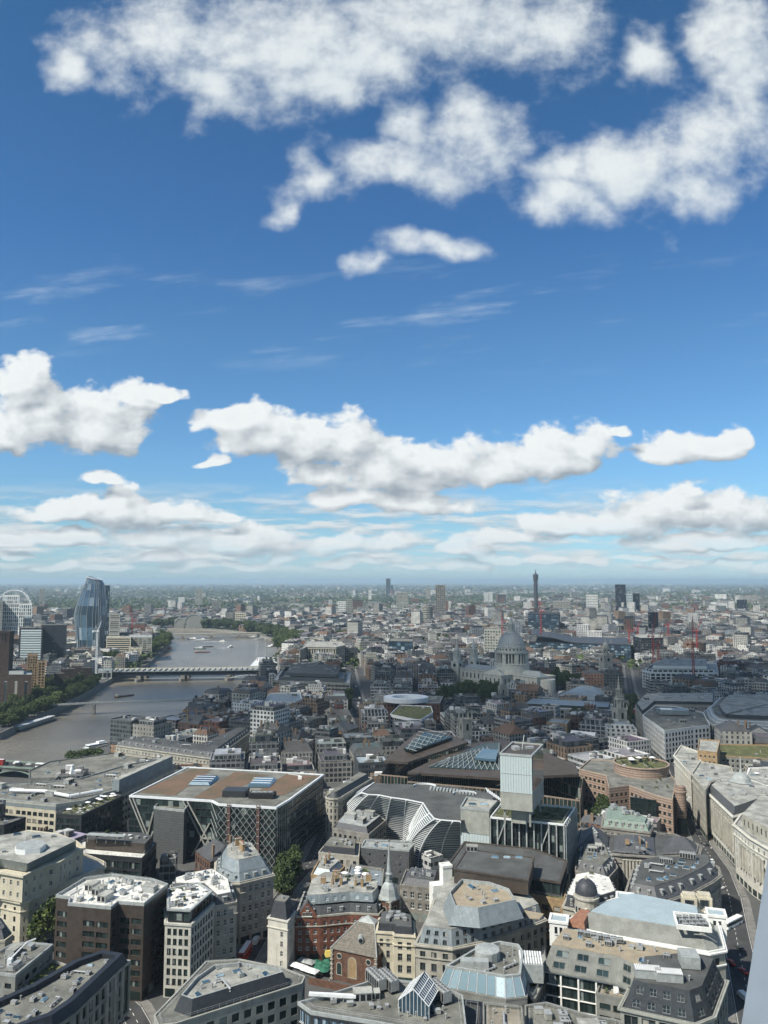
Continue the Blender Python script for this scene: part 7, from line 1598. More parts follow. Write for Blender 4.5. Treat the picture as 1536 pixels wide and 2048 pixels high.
treeline([(310,1256),(370,1254),(430,1256),(490,1261),(530,1267),(566,1277)], 60, 26, 30, 'dark embankment tree lining the far river bend', 'far embankment trees', 'mid', 24, 18)
treeline([(600,1284),(650,1280),(700,1278),(740,1276)], 22, 20, 24, 'tree in the walled gardens beyond the colonnaded building', 'walled garden trees', 'light', 26, 19)
# ------------------------------------------------------------------ generic city: individuals nearest, the rest as masses
def fill_mat():
    m = bpy.data.materials.new('city_facade'); m.use_nodes = True; q = NB(m.node_tree); bs = m.node_tree.nodes['Principled BSDF']
    at = q.n('ShaderNodeVertexColor', layer_name='tint'); uvn = q.n('ShaderNodeUVMap'); X, Y, _ = q.sep(uvn.outputs[0]); al = at.outputs['Alpha']
    pos = q.n('ShaderNodeNewGeometry').outputs['Position']
    fu = q.m('ABSOLUTE', q.m('SUBTRACT', q.m('FRACT', q.m('DIVIDE', X, q.m('ADD', 2.6, q.m('MULTIPLY', q.m('FRACT', q.m('MULTIPLY', al, 7.7)), 2.2)))), .5)); fv = q.m('ABSOLUTE', q.m('SUBTRACT', q.m('FRACT', q.m('DIVIDE', Y, 3.7)), .5))
    w = q.m('MULTIPLY', q.m('LESS_THAN', fu, q.m('ADD', .17, q.m('MULTIPLY', al, .30))), q.m('LESS_THAN', fv, q.m('ADD', .25, q.m('MULTIPLY', q.m('FRACT', q.m('MULTIPLY', al, 5.3)), .12))))
    w = q.m('MULTIPLY', w, q.m('GREATER_THAN', X, 0.))
    n = q.noise(pos, .06, 4, .65)['Fac']; n2 = q.noise(pos, .9, 3, .6)['Fac']
    c = q.mix(q.rng(n, .3, .7), at.outputs['Color'], q.mix(1., at.outputs['Color'], (.62, .62, .60, 1), 'MULTIPLY')); c = q.mix(q.m('MULTIPLY', q.rng(n2, .4, .75), .35), c, q.mix(1., c, (.5, .5, .5, 1), 'MULTIPLY'))
    wn = q.n('ShaderNodeTexWhiteNoise', noise_dimensions='3D'); q.put(wn.inputs[0], q.com(q.m('FLOOR', q.m('DIVIDE', X, 3.2)), q.m('FLOOR', q.m('DIVIDE', Y, 3.7)), al))
    g = q.mix(q.m('POWER', wn.outputs['Value'], 4.), (.02, .026, .032, 1), (.16, .17, .17, 1))
    q.put(bs.inputs['Base Color'], q.mix(w, c, g)); q.put(bs.inputs['Roughness'], q.m('SUBTRACT', .88, q.m('MULTIPLY', w, .7))); return m
FM = fill_mat()
WALLC = dict(stone=[(.40, .385, .34), (.46, .45, .41), (.33, .32, .285), (.52, .505, .45), (.60, .585, .54)], brick=[(.19, .085, .055), (.25, .16, .10), (.14, .075, .05), (.29, .20, .13), (.23, .13, .09)], office=[(.24, .245, .245), (.33, .335, .33), (.17, .175, .18), (.42, .43, .43), (.28, .27, .25)], glass=[(.06, .07, .08), (.09, .105, .11), (.05, .06, .07), (.12, .135, .14)], white=[(.68, .68, .66), (.74, .735, .70), (.62, .61, .58)])
ROOFC = [(.10, .105, .105), (.15, .15, .145), (.075, .08, .085), (.21, .21, .20), (.17, .155, .13), (.26, .265, .26), (.12, .115, .11), (.09, .1, .11), (.34, .35, .35), (.055, .06, .065)]
def gen(mb, poly, h, kind, rr, detail=True, roofmb=None, plantmb=None, base=0.):
    wc = rr.choice(WALLC[kind]); v = rr.uniform(.85, 1.15); al = rr.uniform(.55, 1.) if kind in ('glass', 'office') else rr.uniform(.0, .55); wc = tuple(x * v for x in wc) + (al,); rc = tuple(x * rr.uniform(.8, 1.2) for x in rr.choice(ROOFC)) + (0.,)
    rmb = roofmb or mb; pmb = plantmb or mb; NU = [(-1, -1)] * 4; n = len(poly); u0 = rr.random() * 3 + .1
    style = rr.random(); pitched = kind in ('brick', 'stone') and style < .45 and n == 4
    for i in range(n):
        a, b_ = poly[i], poly[(i + 1) % n]; L = (Vector(b_[:2]) - Vector(a[:2])).length
        mb.quad([(a[0], a[1], base), (b_[0], b_[1], base), (b_[0], b_[1], h), (a[0], a[1], h)], 0, [(u0, 0), (u0 + L, 0), (u0 + L, h), (u0, h)], wc)
    def Rq(pts, c, m=rmb): m.quad(pts, 0, [(-1, -1)] * len(pts), c)
    if pitched:
        a, b_, c, e = [Vector(p[:2]) for p in poly]
        if (b_ - a).length < (c - b_).length: a, b_, c, e = b_, c, e, a
        hh = min((c - b_).length * .28, 6); m1, m2 = (a + e) / 2, (b_ + c) / 2; inx = 0 if rr.random() < .4 else .18; r1, r2 = m1.lerp(m2, inx), m2.lerp(m1, inx); sc_ = rr.choice([(.075, .078, .085), (.11, .105, .10), (.16, .10, .07), (.09, .095, .10)]) + (0,)
        if rr.random() < .5:      # mansard with a flat top
            q = offs(ccw([a, b_, c, e]), min(3., (c - b_).length * .2)); pl = ccw([a, b_, c, e])
            for i in range(4): j = (i + 1) % 4; Rq([(*pl[i], h), (*pl[j], h), (*q[j], h + 4), (*q[i], h + 4)], sc_)
            Rq([(*p, h + 4) for p in q], rc)
        else:
            Rq([(*a, h), (*b_, h), (*r2, h + hh), (*r1, h + hh)], sc_); Rq([(*c, h), (*e, h), (*r1, h + hh), (*r2, h + hh)], sc_); Rq([(*b_, h), (*c, h), (*r2, h + hh)], wc if not inx else sc_); Rq([(*e, h), (*a, h), (*r1, h + hh)], wc if not inx else sc_)
        if detail:
            for _ in range(rr.randint(1, 3)): p = a.lerp(b_, rr.random()).lerp(e.lerp(c, rr.random()), rr.uniform(.1, .9)); bx(pmb, p, 1.6, .9, h, h + hh + 2.2, atan2((b_ - a).y, (b_ - a).x), (.24, .17, .11, 0))
    else:
        inn = offs(poly, .5); cp_ = tuple(min(.8, x * 1.1) for x in wc[:3]) + (0,)
        for i in range(n):
            j = (i + 1) % n; Rq([(*poly[i][:2], h), (*poly[j][:2], h), (*inn[j], h), (*inn[i], h)], cp_); Rq([(*inn[i], h), (*inn[j], h), (*inn[j], h - 1.1), (*inn[i], h - 1.1)], cp_)
        Rq([(*p, h - 1.1) for p in inn], rc)
        e = Vector(poly[1][:2]) - Vector(poly[0][:2]); ag = atan2(e.y, e.x); cc_ = cen(poly); w = e.length; d = (Vector(poly[2][:2]) - Vector(poly[1][:2])).length
        if style > .55 and min(w, d) > 16:
            q = offs(poly, rr.uniform(2.5, 5)); hh = rr.uniform(2.8, 4.2); k2 = rr.choice([wc, (.08, .09, .1, .9), (.25, .26, .26, .8)])
            for i in range(n): a, b_ = q[i], q[(i + 1) % n]; L = (b_ - a).length; pmb.quad([(*a, h - 1.2), (*b_, h - 1.2), (*b_, h + hh), (*a, h + hh)], 0, [(u0, 0), (u0 + L, 0), (u0 + L, 3.7), (u0, 3.7)], k2)
            Rq([(*p, h + hh) for p in q], tuple(x * .9 for x in rc[:3]) + (0,), pmb); top = h + hh
        else: top = h - 1.1
        if detail:
            for _ in range(rr.randint(3, 9)):
                p = cc_ + Vector((cos(ag), sin(ag))) * w * rr.uniform(-.34, .34) + Vector((-sin(ag), cos(ag))) * d * rr.uniform(-.34, .34); g = rr.choice([.5, .3, .16, .62, .08, .24, .75]) * rr.uniform(.7, 1.05)
                bx(pmb, p, rr.uniform(1.2, 5.5), rr.uniform(1.2, 4), top - .2, top + rr.uniform(.8, 3.2), ag, (g, g, g * .97, 0))
def bx(mb, p, w, d, z0, z1, a, c):
    q = rect(p, w, d, a); NU = [(-1, -1)] * 4
    for i in range(4): j = (i + 1) % 4; mb.quad([(*q[i], z0), (*q[j], z0), (*q[j], z1), (*q[i], z1)], 0, NU, c)
    mb.quad([(*x, z1) for x in q], 0, NU, tuple(min(.85, v * 1.15) for v in c[:3]) + (0,))
RV = (min(p[0] for p in OCC_RIVER), max(p[0] for p in OCC_RIVER), min(p[1] for p in OCC_RIVER), max(p[1] for p in OCC_RIVER))
def in_river(q, pad=0.):
    for t in list(q) + [cen(q)]:
        if RV[0] < t[0] < RV[1] and RV[2] < t[1] < RV[3] and inside(t, OCC_RIVER): return True
    return False
# open spaces: (pixel outline on the ground)
PARKS = [[(-80,1480),(60,1442),(190,1374),(210,1345),(100,1352),(-80,1395)], [(290,1262),(420,1258),(500,1262),(570,1280),(575,1310),(600,1285),(560,1266),(480,1254),(300,1250)], [(865,1442),(960,1430),(1015,1432),(1005,1380),(930,1380),(875,1388)], [(1080,1396),(1180,1398),(1160,1355),(1090,1352)], [(304,1318),(345,1285),(320,1272),(300,1290)], [(-160,1660),(60,1610),(235,1565),(240,1490),(100,1525),(-160,1565)], [(595,1940),(660,1960),(664,1925),(610,1915)], [(1400,1770),(1480,1780),(1470,1850),(1430,1840)]]
PARKW = [[tuple(P(*p)) for p in pk_] for pk_ in PARKS]
rr = random.Random(5)
DIST = []
for k in range(90): Yd = 380 * (60 ** rr.random()); DIST.append((rr.uniform(-.62, .62) * Yd, Yd, rr.uniform(-.7, .7)))
def theta(x, y):
    b_ = min(DIST, key=lambda d: (d[0] - x) ** 2 + (d[1] - y) ** 2); return b_
def hsh(i, j, k): return random.Random(i * 7349 + j * 9151 + k * 31)
LMK = [(-450, 1230, 'beside the solar roofed bridge'), (-330, 900, 'on the river bank'), (170, 1045, 'near the domed cathedral'), (20, 760, 'in front of the brick block with the oval roof'), (215, 705, 'around the tall white steeple'), (370, 1040, 'around the red cranes and white frame'), (420, 660, 'behind the pale avenue fronts'), (-110, 640, 'around the slender steeple by the river'), (0, 420, 'near the louvred facade'), (-60, 1250, 'along the wide street with vans'), (-800, 1700, 'on the south bank'), (0, 1800, 'beyond the cathedral'), (-200, 2000, 'behind the colonnaded building'), (700, 1800, 'beyond the cranes'), (300, 1500, 'behind the wave shaped roof')]
CAND = []
def cells(y0, y1, size, st, keep):
    """street blocks: cells of a rotated grid per district, every few rows left open as streets"""
    done = set()
    for di, (dx_, dy_, th) in enumerate(DIST):
        if dy_ > y1 * 1.6 or dy_ < y0 * .4: continue
        R_ = dy_ * .5 + 250; n = int(R_ / size) + 1; ca, sa = cos(th), sin(th)
        for i in range(-n, n + 1):
            for j in range(-n, n + 1):
                r_ = hsh(i, j, di); gi, gj = i // 3, j // 2
                x = i * size + gi * st; y = j * size + gj * st
                X, Y = dx_ + x * ca - y * sa, dy_ + x * sa + y * ca
                if not (y0 < Y < y1) or abs(X) > .54 * Y + 30: continue
                if theta(X, Y) is not DIST[di]: continue
                if r_.random() > keep: continue
                w, d = size * r_.uniform(.9, 1.0), size * r_.uniform(.9, 1.0)
                CAND.append((rect((X + r_.uniform(-.5, .5), Y), w, d, th), r_, X, Y))
cells(400, 520, 20, 6, 1.); cells(520, 1500, 25, 8, 1.); cells(1500, 3600, 29, 12, .92)
CAND.sort(key=lambda c: c[3])
COUNT = {}
NAMES = dict(stone='stone_building', brick='brick_building', office='office_building', glass='glass_building', white='white_building')
DESC = dict(stone='pale stone block with small windows', brick='brick block with small windows', office='grey office block with broad windows', glass='dark glass office block', white='white rendered block')
far_mb = MB(); far_mb.useuv = True; placed = 0
for (q, r_, X, Y) in CAND:
    if in_river(q) or any(inside(cen(q), pk_) for pk_ in PARKW) or near_road(cen(q), 8): continue
    if Y < 2000 and any(near_road(p, .5) for p in q): continue
    if not is_free(q, 1.):
        c = cen(q); ok = False
        for s_ in (.62, .4):
            q2 = [c + (p - c) * s_ for p in q]
            if (q2[0] - q2[1]).length > 7 and is_free(q2, .5) and not any(near_road(p, .5) for p in q2): q = q2; ok = True; break
        if not ok: continue
    south = X < -.12 * Y - 200 and Y > 1000 and False
    kind = r_.choices(['stone', 'brick', 'office', 'glass', 'white'], [.34, .14, .24, .14, .14] if Y < 1500 else [.44, .13, .13, .04, .26])[0]
    h = r_.uniform(10, 14) if Y < 520 else r_.gauss(21, 4.5) if Y < 900 else r_.gauss(19, 5)
    if Y > 1500 and r_.random() < .02: h = r_.uniform(35, 60)
    h = max(9, min(h, 62)); occupy(q); q = ccw(q)
    k_ = COUNT.get(kind, 0)
    if k_ < 290:
        COUNT[kind] = k_ + 1; c = cen(q)
        wm = MB(); wm.useuv = True; rm = MB(); rm.useuv = True; pm = MB(); pm.useuv = True
        near = Y < 1150
        gen(wm, q, h, kind, r_, Y < 1700, rm if near else None, pm if near else None)
        lm = min(LMK, key=lambda l: (l[0] - c.x) ** 2 + (l[1] - c.y) ** 2)[2]; lab = DESC[kind] + ' ' + lm
        o = bpy.data.objects.new(NAMES[kind], wm.mesh(NAMES[kind], [FM], (c.x, c.y, 0))); C.objects.link(o); o.location = (c.x, c.y, 0); tag(o, lab, 'building', DESC[kind].split(' with')[0] + 's ' + lm)
        if near:
            for nm, m_ in (('roof', rm), ('roof_plant', pm)):
                if m_.f: ob_ = m_.build(nm, FM, o)
    else: gen(far_mb, q, h, kind, r_, Y < 2200)
    placed += 1
# beyond: suburbs as one mass, with trees between
rr = random.Random(21)
def nz2(x, y): return .5 + .25 * (sin(x * .0021 + 1.3) * cos(y * .0016 - .4) + sin(x * .0009 - y * .0013) + .6 * sin(x * .004 + y * .0033))
tr_mb = MB()
GREEN = [((60,1240),(330,1198),1.0), ((200,1225),(300,1200),1.), ((930,1246),(1000,1236),.9), ((1330,1250),(1540,1226),.8), ((1430,1222),(1540,1212),.8), ((340,1200),(560,1180),.6)]
def green(px_, py_): return any(a[0] <= px_ <= b_[0] and b_[1] <= py_ <= a[1] and rr.random() < d for a, b_, d in GREEN)
for k in range(9000):
    Y = 3500 * (8.5 ** (rr.random() ** .8)); X = rr.uniform(-.53, .53) * Y
    py_ = EY + H0 / Y * F; px_ = 768 + X / Y * F
    if green(px_, py_) or nz2(X, Y) < .30 + .25 * min(1, (Y - 3500) / 9000): continue
    s_ = rr.uniform(18, 60) * (1 + Y / 12000); q = rect((X, Y), s_, rr.uniform(10, 16) * (1 + Y / 7000), theta(X, Y)[2] + (pi / 2 if rr.random() < .3 else 0)); h = rr.gauss(13, 3) if rr.random() > .04 else rr.uniform(25, 60); h = max(6, h)
    if not is_free(q): continue
    gen(far_mb, ccw(q), h, rr.choices(['stone', 'brick', 'office', 'white'], [.42, .18, .06, .34])[0], rr, False)
o = far_mb.build('distant_city', FM); tag(o, 'countless pale low blocks packed out to the horizon', 'city blocks', kind='stuff')
def ftree(X, Y, h): leafcloud(tr_mb, (X, Y, h * .55), h * .55, h * .5, h * .45, 10, h * .25, rr, ((0, 0, 1), (1, 1, 0), (2, 0, 0))[int(rr.random() * 3)])
n = 0
for k in range(30000):
    Y = 1300 * (18 ** rr.random()); X = rr.uniform(-.53, .53) * Y; py_ = EY + H0 / Y * F; px_ = 768 + X / Y * F; g = green(px_, py_)
    if not g and (rr.random() > (.34 if Y < 3500 else .5 + .3 * (nz2(X, Y) < .5))): continue
    if in_river([Vector((X, Y))] * 2): continue
    if Y < 3600 and not is_free(rect((X, Y), 6, 6, 0)):
        if not g: continue
    ftree(X, Y, rr.uniform(10, 20) * (1 + Y / 14000)); n += 1
o = tr_mb.build('distant_trees', [M['leaf'], M['dleaf'], M['lleaf']]); tag(o, 'green tree tops scattered between the distant roofs', 'trees', kind='stuff')
# ------------------------------------------------------------------ vehicles
def wheel(mb, x, y, r, w=.3, m=2): mb.tube([(x, y - w / 2, r), (x, y + w / 2, r)], r, 10, m)
VM = {}
def vehicle(kind, col):
    k = (kind, col)
    if k in VM: return VM[k]
    b_ = MB(); g = MB(); w = MB()
    if kind == 'car': L, Wd = 4.4, 1.8; b_.box((0, 0, .62), (L, Wd, .62)); b_.box((-.2, 0, 1.12), (2.3, 1.6, .5), 0, 0, (.72, .84)); g.box((-.2, 0, 1.1), (2.34, 1.64, .4), 0, 0, (.76, .88)); wx = 1.35; wr = .33
    elif kind == 'van': L, Wd = 5.4, 2.0; b_.box((-.5, 0, 1.35), (4.4, Wd, 1.9)); b_.box((2.1, 0, .95), (1.1, Wd, 1.1), 0, 0, (.8, .95)); g.box((1.72, 0, 1.75), (.5, 1.85, .7)); wx = 1.7; wr = .36
    elif kind == 'coach': L, Wd = 12, 2.55; b_.box((0, 0, .85), (L, Wd, 1.1)); b_.box((0, 0, 2.95), (L, Wd, .55)); g.box((0, 0, 2.05), (L - .06, Wd - .06, 1.4)); b_.box((-1, 0, 3.3), (2, 1.6, .25)); b_.box((3, 0, 3.3), (1.2, 1.2, .2)); wx = 3.6; wr = .5
    else: L, Wd = 11, 2.5; b_.box((0, 0, 1.0), (L, Wd, 1.4)); g.box((0, 0, 1.9), (L - .06, Wd - .06, .8)); b_.box((0, 0, 2.65), (L, Wd, .9)); g.box((0, 0, 3.4), (L - .06, Wd - .06, .75)); b_.box((0, 0, 4.05), (L, Wd, .6)); b_.box((0, 0, 4.38), (L - .5, Wd - .4, .08), 0, 1); wx = 3.2; wr = .5
    for s_ in (-1, 1):
        for a in (-wx, wx): wheel(w, a, s_ * (Wd / 2 - .1), wr, .28, 0)
    VM[k] = (b_.mesh('body', [M[col], M['wpaint']]), g.mesh('window_band', [M['dglass']]), w.mesh('wheel_set', [M['rubber']])); return VM[k]
def park(kind, col, x, y, ang, name, label, z=.005, group=None, at=None):
    p = at or P(x, y, z); r0 = thing(name, label, {'car': 'car', 'van': 'van', 'coach': 'coach', 'bus': 'bus'}[kind], (p.x, p.y, z), group); b_, g, w = vehicle(kind, col)
    for nm, m_ in (('body', b_), ('window_band', g), ('wheel', w)): inst(nm, m_, r0, (p.x, p.y, z), ang)
def road_ang(p): 
    best = min(((p - a.lerp(c, .5)).length, atan2((c - a).y, (c - a).x)) for pts, w in ROADS for a, c in zip(pts, pts[1:])); return best[1]
_c = P(1484, 1838) - P(1448, 1856); park('coach', 'wpaint', 1466, 1852, atan2(_c.y, _c.x), 'white_coach', 'long white coach parked at the road junction by the blue roofed block')
park('van', 'wpaint', 1487, 1998, 1.7, 'white_van', 'white van driving down the road at the lower right corner')
_c = P(510, 1890) - P(478, 1940); sa_ = atan2(_c.y, _c.x); park('bus', 'red', 490, 1916, sa_, 'double_decker_bus', 'red double decker bus with a white roof in the street by the white tower')
park('van', 'wpaint', 512, 1886, sa_, 'white_van', 'white box van just ahead of the red double decker bus')
park('car', 'red', 1463, 1928, 1.6, 'red_car', 'small red car at the kerb below the white coach'); park('car', 'dmetal', 1481, 1900, 1.7, 'dark_car', 'dark car waiting beside the stone front below the coach'); park('car', 'red', 1487, 1945, 1.7, 'red_car', 'small red car passing the right hand stone front')
park('car', 'dmetal', 1410, 1690, 1.9, 'dark_car', 'black taxi like car on the road below the bank columns'); park('van', 'wpaint', 1356, 1562, 2., 'white_van', 'white van on the avenue beside the round drum'); park('car', 'wpaint', 1440, 1775, 1.9, 'white_car', 'white car at the junction below the bank columns')
for x, y, k_, c_, lab in ((1424, 1724, 'car', 'wpaint', 'white car heading up the road past the columned bank'), (1396, 1668, 'van', 'dmetal', 'dark van on the road below the pilastered stone front'), (1376, 1612, 'car', 'dmetal', 'dark car beside the striped turret'), (1336, 1512, 'bus', 'red', 'red double decker bus far up the avenue past the round drum'), (1302, 1482, 'car', 'wpaint', 'white car on the avenue by the pale gridded flank'), (1270, 1425, 'bus', 'red', 'distant red double decker bus near the white steeple'), (540, 1835, 'car', 'dmetal', 'dark car in the shaded street ahead of the white box van'), (575, 1776, 'car', 'wpaint', 'white car under the street trees by the dark station block')):
    p_ = P(x, y); park(k_, c_, x, y, road_ang(p_), dict(car='street_car', van='delivery_van', bus='double_decker_bus')[k_], lab)
for i, (x, y) in enumerate(((703, 1396), (700, 1404), (697, 1412), (719, 1398), (717, 1408), (716, 1414), (712, 1375), (699, 1382))):
    park('van', 'wpaint', x, y, 1.75, 'parked_van', 'white van parked along the wide street', group='vans on the wide street')
a, e, t, nn, ag = SBG
for i, (px_, k_, cl, lab) in enumerate(((4, 'bus', 'red', 'red double decker bus crossing the near bridge'), (10, 'car', 'navy', 'blue car crossing the near bridge'), (16, 'car', 'dmetal', 'dark car crossing the near bridge behind the blue car'), (32, 'van', 'wpaint', 'white van crossing the near bridge'), (45, 'van', 'dmetal', 'dark van behind the white van on the near bridge'), (56, 'car', 'wpaint', 'white car on the near bridge'), (92, 'coach', 'wpaint', 'white coach on the near bridge approach'))):
    s_ = (px_ + 160) / 288; p = a + t * ((e - a).length * s_) + nn * (2.5 if i % 2 else -2.5); park(k_, cl, 0, 0, ag + (pi if i % 2 else 0), dict(bus='double_decker_bus', car='bridge_car', van='bridge_van', coach='white_coach')[k_], lab, 7.95, at=p)
# orange and green canvas, market canopies
for i, (x, y) in enumerate(((590, 1927), (602, 1931), (614, 1936), (626, 1940), (606, 1918), (620, 1922))):
    p = P(x, y, 3); c_ = thing('market_stall', 'white canvas market stall in the yard between the white tower and the church', 'stall', (p.x, p.y, 0), 'canvas market stalls'); mb = MB(); q = rect(p, 4.2, 3.6, -.5); mb.frus(q, 2.6, offs(q, 1.2), 3.4); mb.build('canopy', M['wpaint' if i < 4 else 'lead'], c_); mb = MB()
    for v in q: mb.tube([(*v, 0), (*v, 2.6)], .07, 5)
    mb.box((p.x, p.y, .8), (3, 1, .9), -.5); mb.build('stall_frame', M['gframe'], c_)
for i, (x, y) in enumerate(((632, 1922), (642, 1926), (650, 1930), (638, 1932), (648, 1938), (655, 1921))):
    p = P(x, y, 2.6); c_ = thing('green_parasol', 'dark green parasol beside the church wall', 'parasol', (p.x, p.y, 0), 'green parasols'); mb = MB(); mb.lathe((p.x, p.y, 0), [(2.2, 2.3), (.02, 3.1)], 8); mb.build('canopy', M['greenc'], c_); mb = MB(); mb.tube([(p.x, p.y, 0), (p.x, p.y, 2.9)], .06, 5); mb.build('pole', M['wood'], c_)
p = P(658, 1906, 6); mb = MB(); mb.frus(rect(p, 3, 2.4, .3), 5, rect(p, 3, .8, .3), 7); o = mb.build('awning', M['cloth']); tag(o, 'yellow canvas awning at the corner of the brick church', 'awning')
# yard wall beside the church
a, e = P(618, 1968), P(700, 1985); mb = MB(); mb.bar((*a, 1.2), (*e, 1.2), .5, 2.4); tag(mb.build('yard_wall', M['dbrick']), 'low brown yard wall in front of the brick church', 'wall')
# ------------------------------------------------------------------ people on the pavements (one skinned figure in two strides)
def figure(stride, top, leg):
    J = [(0, 0, .95), (0, 0, 1.2), (0, 0, 1.45), (0, .01, 1.55), (0, .02, 1.66), (0, .02, 1.74)]; R_ = [.14, .13, .15, .055, .095, .06]; E = [(0, 1), (1, 2), (2, 3), (3, 4), (4, 5)]
    for s_ in (-1, 1):
        f = stride * s_; k = len(J)
        J += [(.1 * s_, 0, .88), (.1 * s_, .16 * f, .48), (.1 * s_, .2 * f - .06, .08), (.1 * s_, .2 * f + .1, .04)]; R_ += [.095, .065, .045, .04]; E += [(0, k), (k, k + 1), (k + 1, k + 2), (k + 2, k + 3)]
        k = len(J); J += [(.2 * s_, 0, 1.42), (.25 * s_, -.1 * f, 1.14), (.26 * s_, -.12 * f + .1, .9), (.25 * s_, -.12 * f + .13, .8)]; R_ += [.06, .045, .036, .03]; E += [(2, k), (k, k + 1), (k + 1, k + 2), (k + 2, k + 3)]
    me = bpy.data.meshes.new('figure'); me.from_pydata(J, E, []); o = bpy.data.objects.new('figure', me); C.objects.link(o)
    md = o.modifiers.new('skin', 'SKIN'); sk = me.skin_vertices[0].data
    for v, r_ in zip(sk, R_): v.radius = (r_, r_)
    sk[0].use_root = True; o.modifiers.new('sub', 'SUBSURF').levels = 1
    dg = bpy.context.evaluated_depsgraph_get(); res = bpy.data.meshes.new_from_object(o.evaluated_get(dg)); bpy.data.objects.remove(o)
    res.materials.clear()
    for m_ in (top, leg, mat('skin', (.42, .26, .19), .6, .1, 3.), mat('dark_hair', (.03, .022, .018), .7, .2, 5.)): res.materials.append(m_)
    for f in res.polygons: z = f.center.z; f.material_index = 3 if z > 1.68 else 2 if z > 1.5 else 0 if z > .93 and not (abs(f.center.x) > .2 and z < .88) else 1
    return res
FIG = [figure(1, M['navy'], M['dmetal']), figure(-1, M['wpaint'], M['navy']), figure(.4, M['dred'], M['dmetal']), figure(.7, M['dmetal'], M['grey'])]
FD = ['person in a navy top walking', 'person in a white top walking', 'person in a red top standing', 'person in a dark top walking']
rr = random.Random(8)
for (x, y, n_, where) in ((1432, 1766, 12, 'at the junction below the curved stone building'), (1478, 1740, 8, 'on the pavement below the bank columns'), (1425, 1690, 7, 'below the pilastered stone front'), (642, 1945, 4, 'beside the parasols by the church')):
    for k in range(n_):
        p = P(x, y) + Vector((rr.uniform(-5, 5), rr.uniform(-9, 9))); i = rr.randrange(4); o = bpy.data.objects.new('person', FIG[i]); C.objects.link(o); o.location = (p.x, p.y, .13); o.rotation_euler = (0, 0, rr.random() * 6.28)
        tag(o, FD[i] + ' ' + where, 'person', 'people ' + where)
# ------------------------------------------------------------------ boats, pier, river works
def hull(mb, L, Wd, h, m=0):
    pl = [(-L / 2, -Wd / 2), (L * .3, -Wd / 2), (L / 2, 0), (L * .3, Wd / 2), (-L / 2, Wd / 2)]; lo_ = [(x * .92, y * .8) for x, y in pl]
    n = len(pl)
    for i in range(n): j = (i + 1) % n; mb.quad([(*lo_[i], 0), (*lo_[j], 0), (*pl[j], h), (*pl[i], h)], m)
    mb.quad([(*p, h - .15) for p in pl], m)
def boat(x, y, L, Wd, col, ang, name, label, cabin=None, wake=False, hh=1.6):
    p = P(x, y, -6); r0 = thing(name, label, 'boat', (p.x, p.y, -6))
    def bm(mb, nm, mt):
        o = bpy.data.objects.new(nm, mb.mesh(nm, [M[mt]])); C.objects.link(o); o.parent = r0; o.rotation_euler = (0, 0, ang); return o
    mb = MB(); hull(mb, L, Wd, hh); bm(mb, 'hull', col)
    if cabin:
        mb = MB(); mb.box((-L * .08, 0, hh + 1.1), (L * .6, Wd * .8, 2.2), 0, 0, .94); mb.box((L * .05, 0, hh + 2.9), (L * .22, Wd * .6, 1.6), 0, 0, .9); bm(mb, 'cabin', cabin)
        mb = MB(); mb.box((-L * .08, 0, hh + 1.3), (L * .605, Wd * .805, .8)); bm(mb, 'window_band', 'dglass')
    else:
        mb = MB(); mb.box((-L * .08, 0, hh + .1), (L * .66, Wd * .72, .5)); bm(mb, 'hold_cover', 'rust'); mb = MB(); mb.box((-L * .38, 0, hh + 1.2), (L * .12, Wd * .6, 2.4)); bm(mb, 'wheelhouse', 'cream')
    if wake:
        mb = MB(); rr_ = random.Random(int(x))
        for k in range(70):
            s_ = rr_.random(); w_ = 1.5 + s_ * L * .5; c = Vector((-L * (.3 + s_ * 1.7), rr_.choice((-1, 1)) * w_ * rr_.uniform(.4, 1), .08 + rr_.random() * .25)); r_ = rr_.uniform(.5, 1.6)
            mb.quad([c + Vector((r_ * 1.8, 0, 0)), c + Vector((0, r_ * .6, .2)), c - Vector((r_ * 1.8, 0, 0)), c - Vector((0, r_ * .6, -.1))])
        o = bm(mb, 'wake', 'wpaint')
boat(250, 1393, 30, 7, 'rust', .9, 'river_barge', 'rust brown open barge alone in the middle of the near river')
boat(405, 1305, 34, 8, 'dred', .2, 'moored_barge', 'red brown moored barge in the cluster beyond the bridge'); boat(400, 1298, 30, 8, 'greenc', .15, 'moored_barge', 'green and white moored barge in the cluster beyond the bridge', 'wpaint'); boat(416, 1294, 26, 7, 'dmetal', .3, 'moored_barge', 'dark moored barge at the top of the cluster beyond the bridge')
boat(462, 1295, 18, 6, 'wpaint', .9, 'speed_boat', 'white river boat throwing up a bright wake', 'wpaint', True); boat(446, 1284, 24, 6, 'wpaint', -.2, 'speed_boat', 'white river boat with a long wake near the arched bridge', 'wpaint', True)
boat(404, 1281, 44, 10, 'wpaint', .1, 'passenger_boat', 'white passenger boat passing the arched bridge', 'wpaint'); boat(388, 1279, 34, 8, 'navy', -.3, 'passenger_boat', 'blue hulled boat ahead of the white passenger boat', 'wpaint')
boat(546, 1293, 46, 11, 'wpaint', 1.2, 'moored_ship', 'white moored ship by the embankment trees', 'wpaint'); boat(522, 1279, 36, 9, 'wpaint', .3, 'moored_ship', 'white moored party boat far along the embankment', 'lead'); boat(506, 1276, 30, 8, 'dmetal', .3, 'moored_ship', 'dark moored boat at the end of the arched bridge', 'wpaint')
boat(327, 1297, 40, 9, 'dred', .2, 'moored_barge', 'brown barge moored under the bright green riverside trees', 'dstone')
a, e = P(32, 1464, -6), P(104, 1441, -6); pr = thing('floating_pier', 'floating passenger pier with a long pale roof on the near river', 'pier', (*((a + e) / 2), -6)); ag = atan2((e - a).y, (e - a).x); L = (e - a).length; m_ = (a + e) / 2
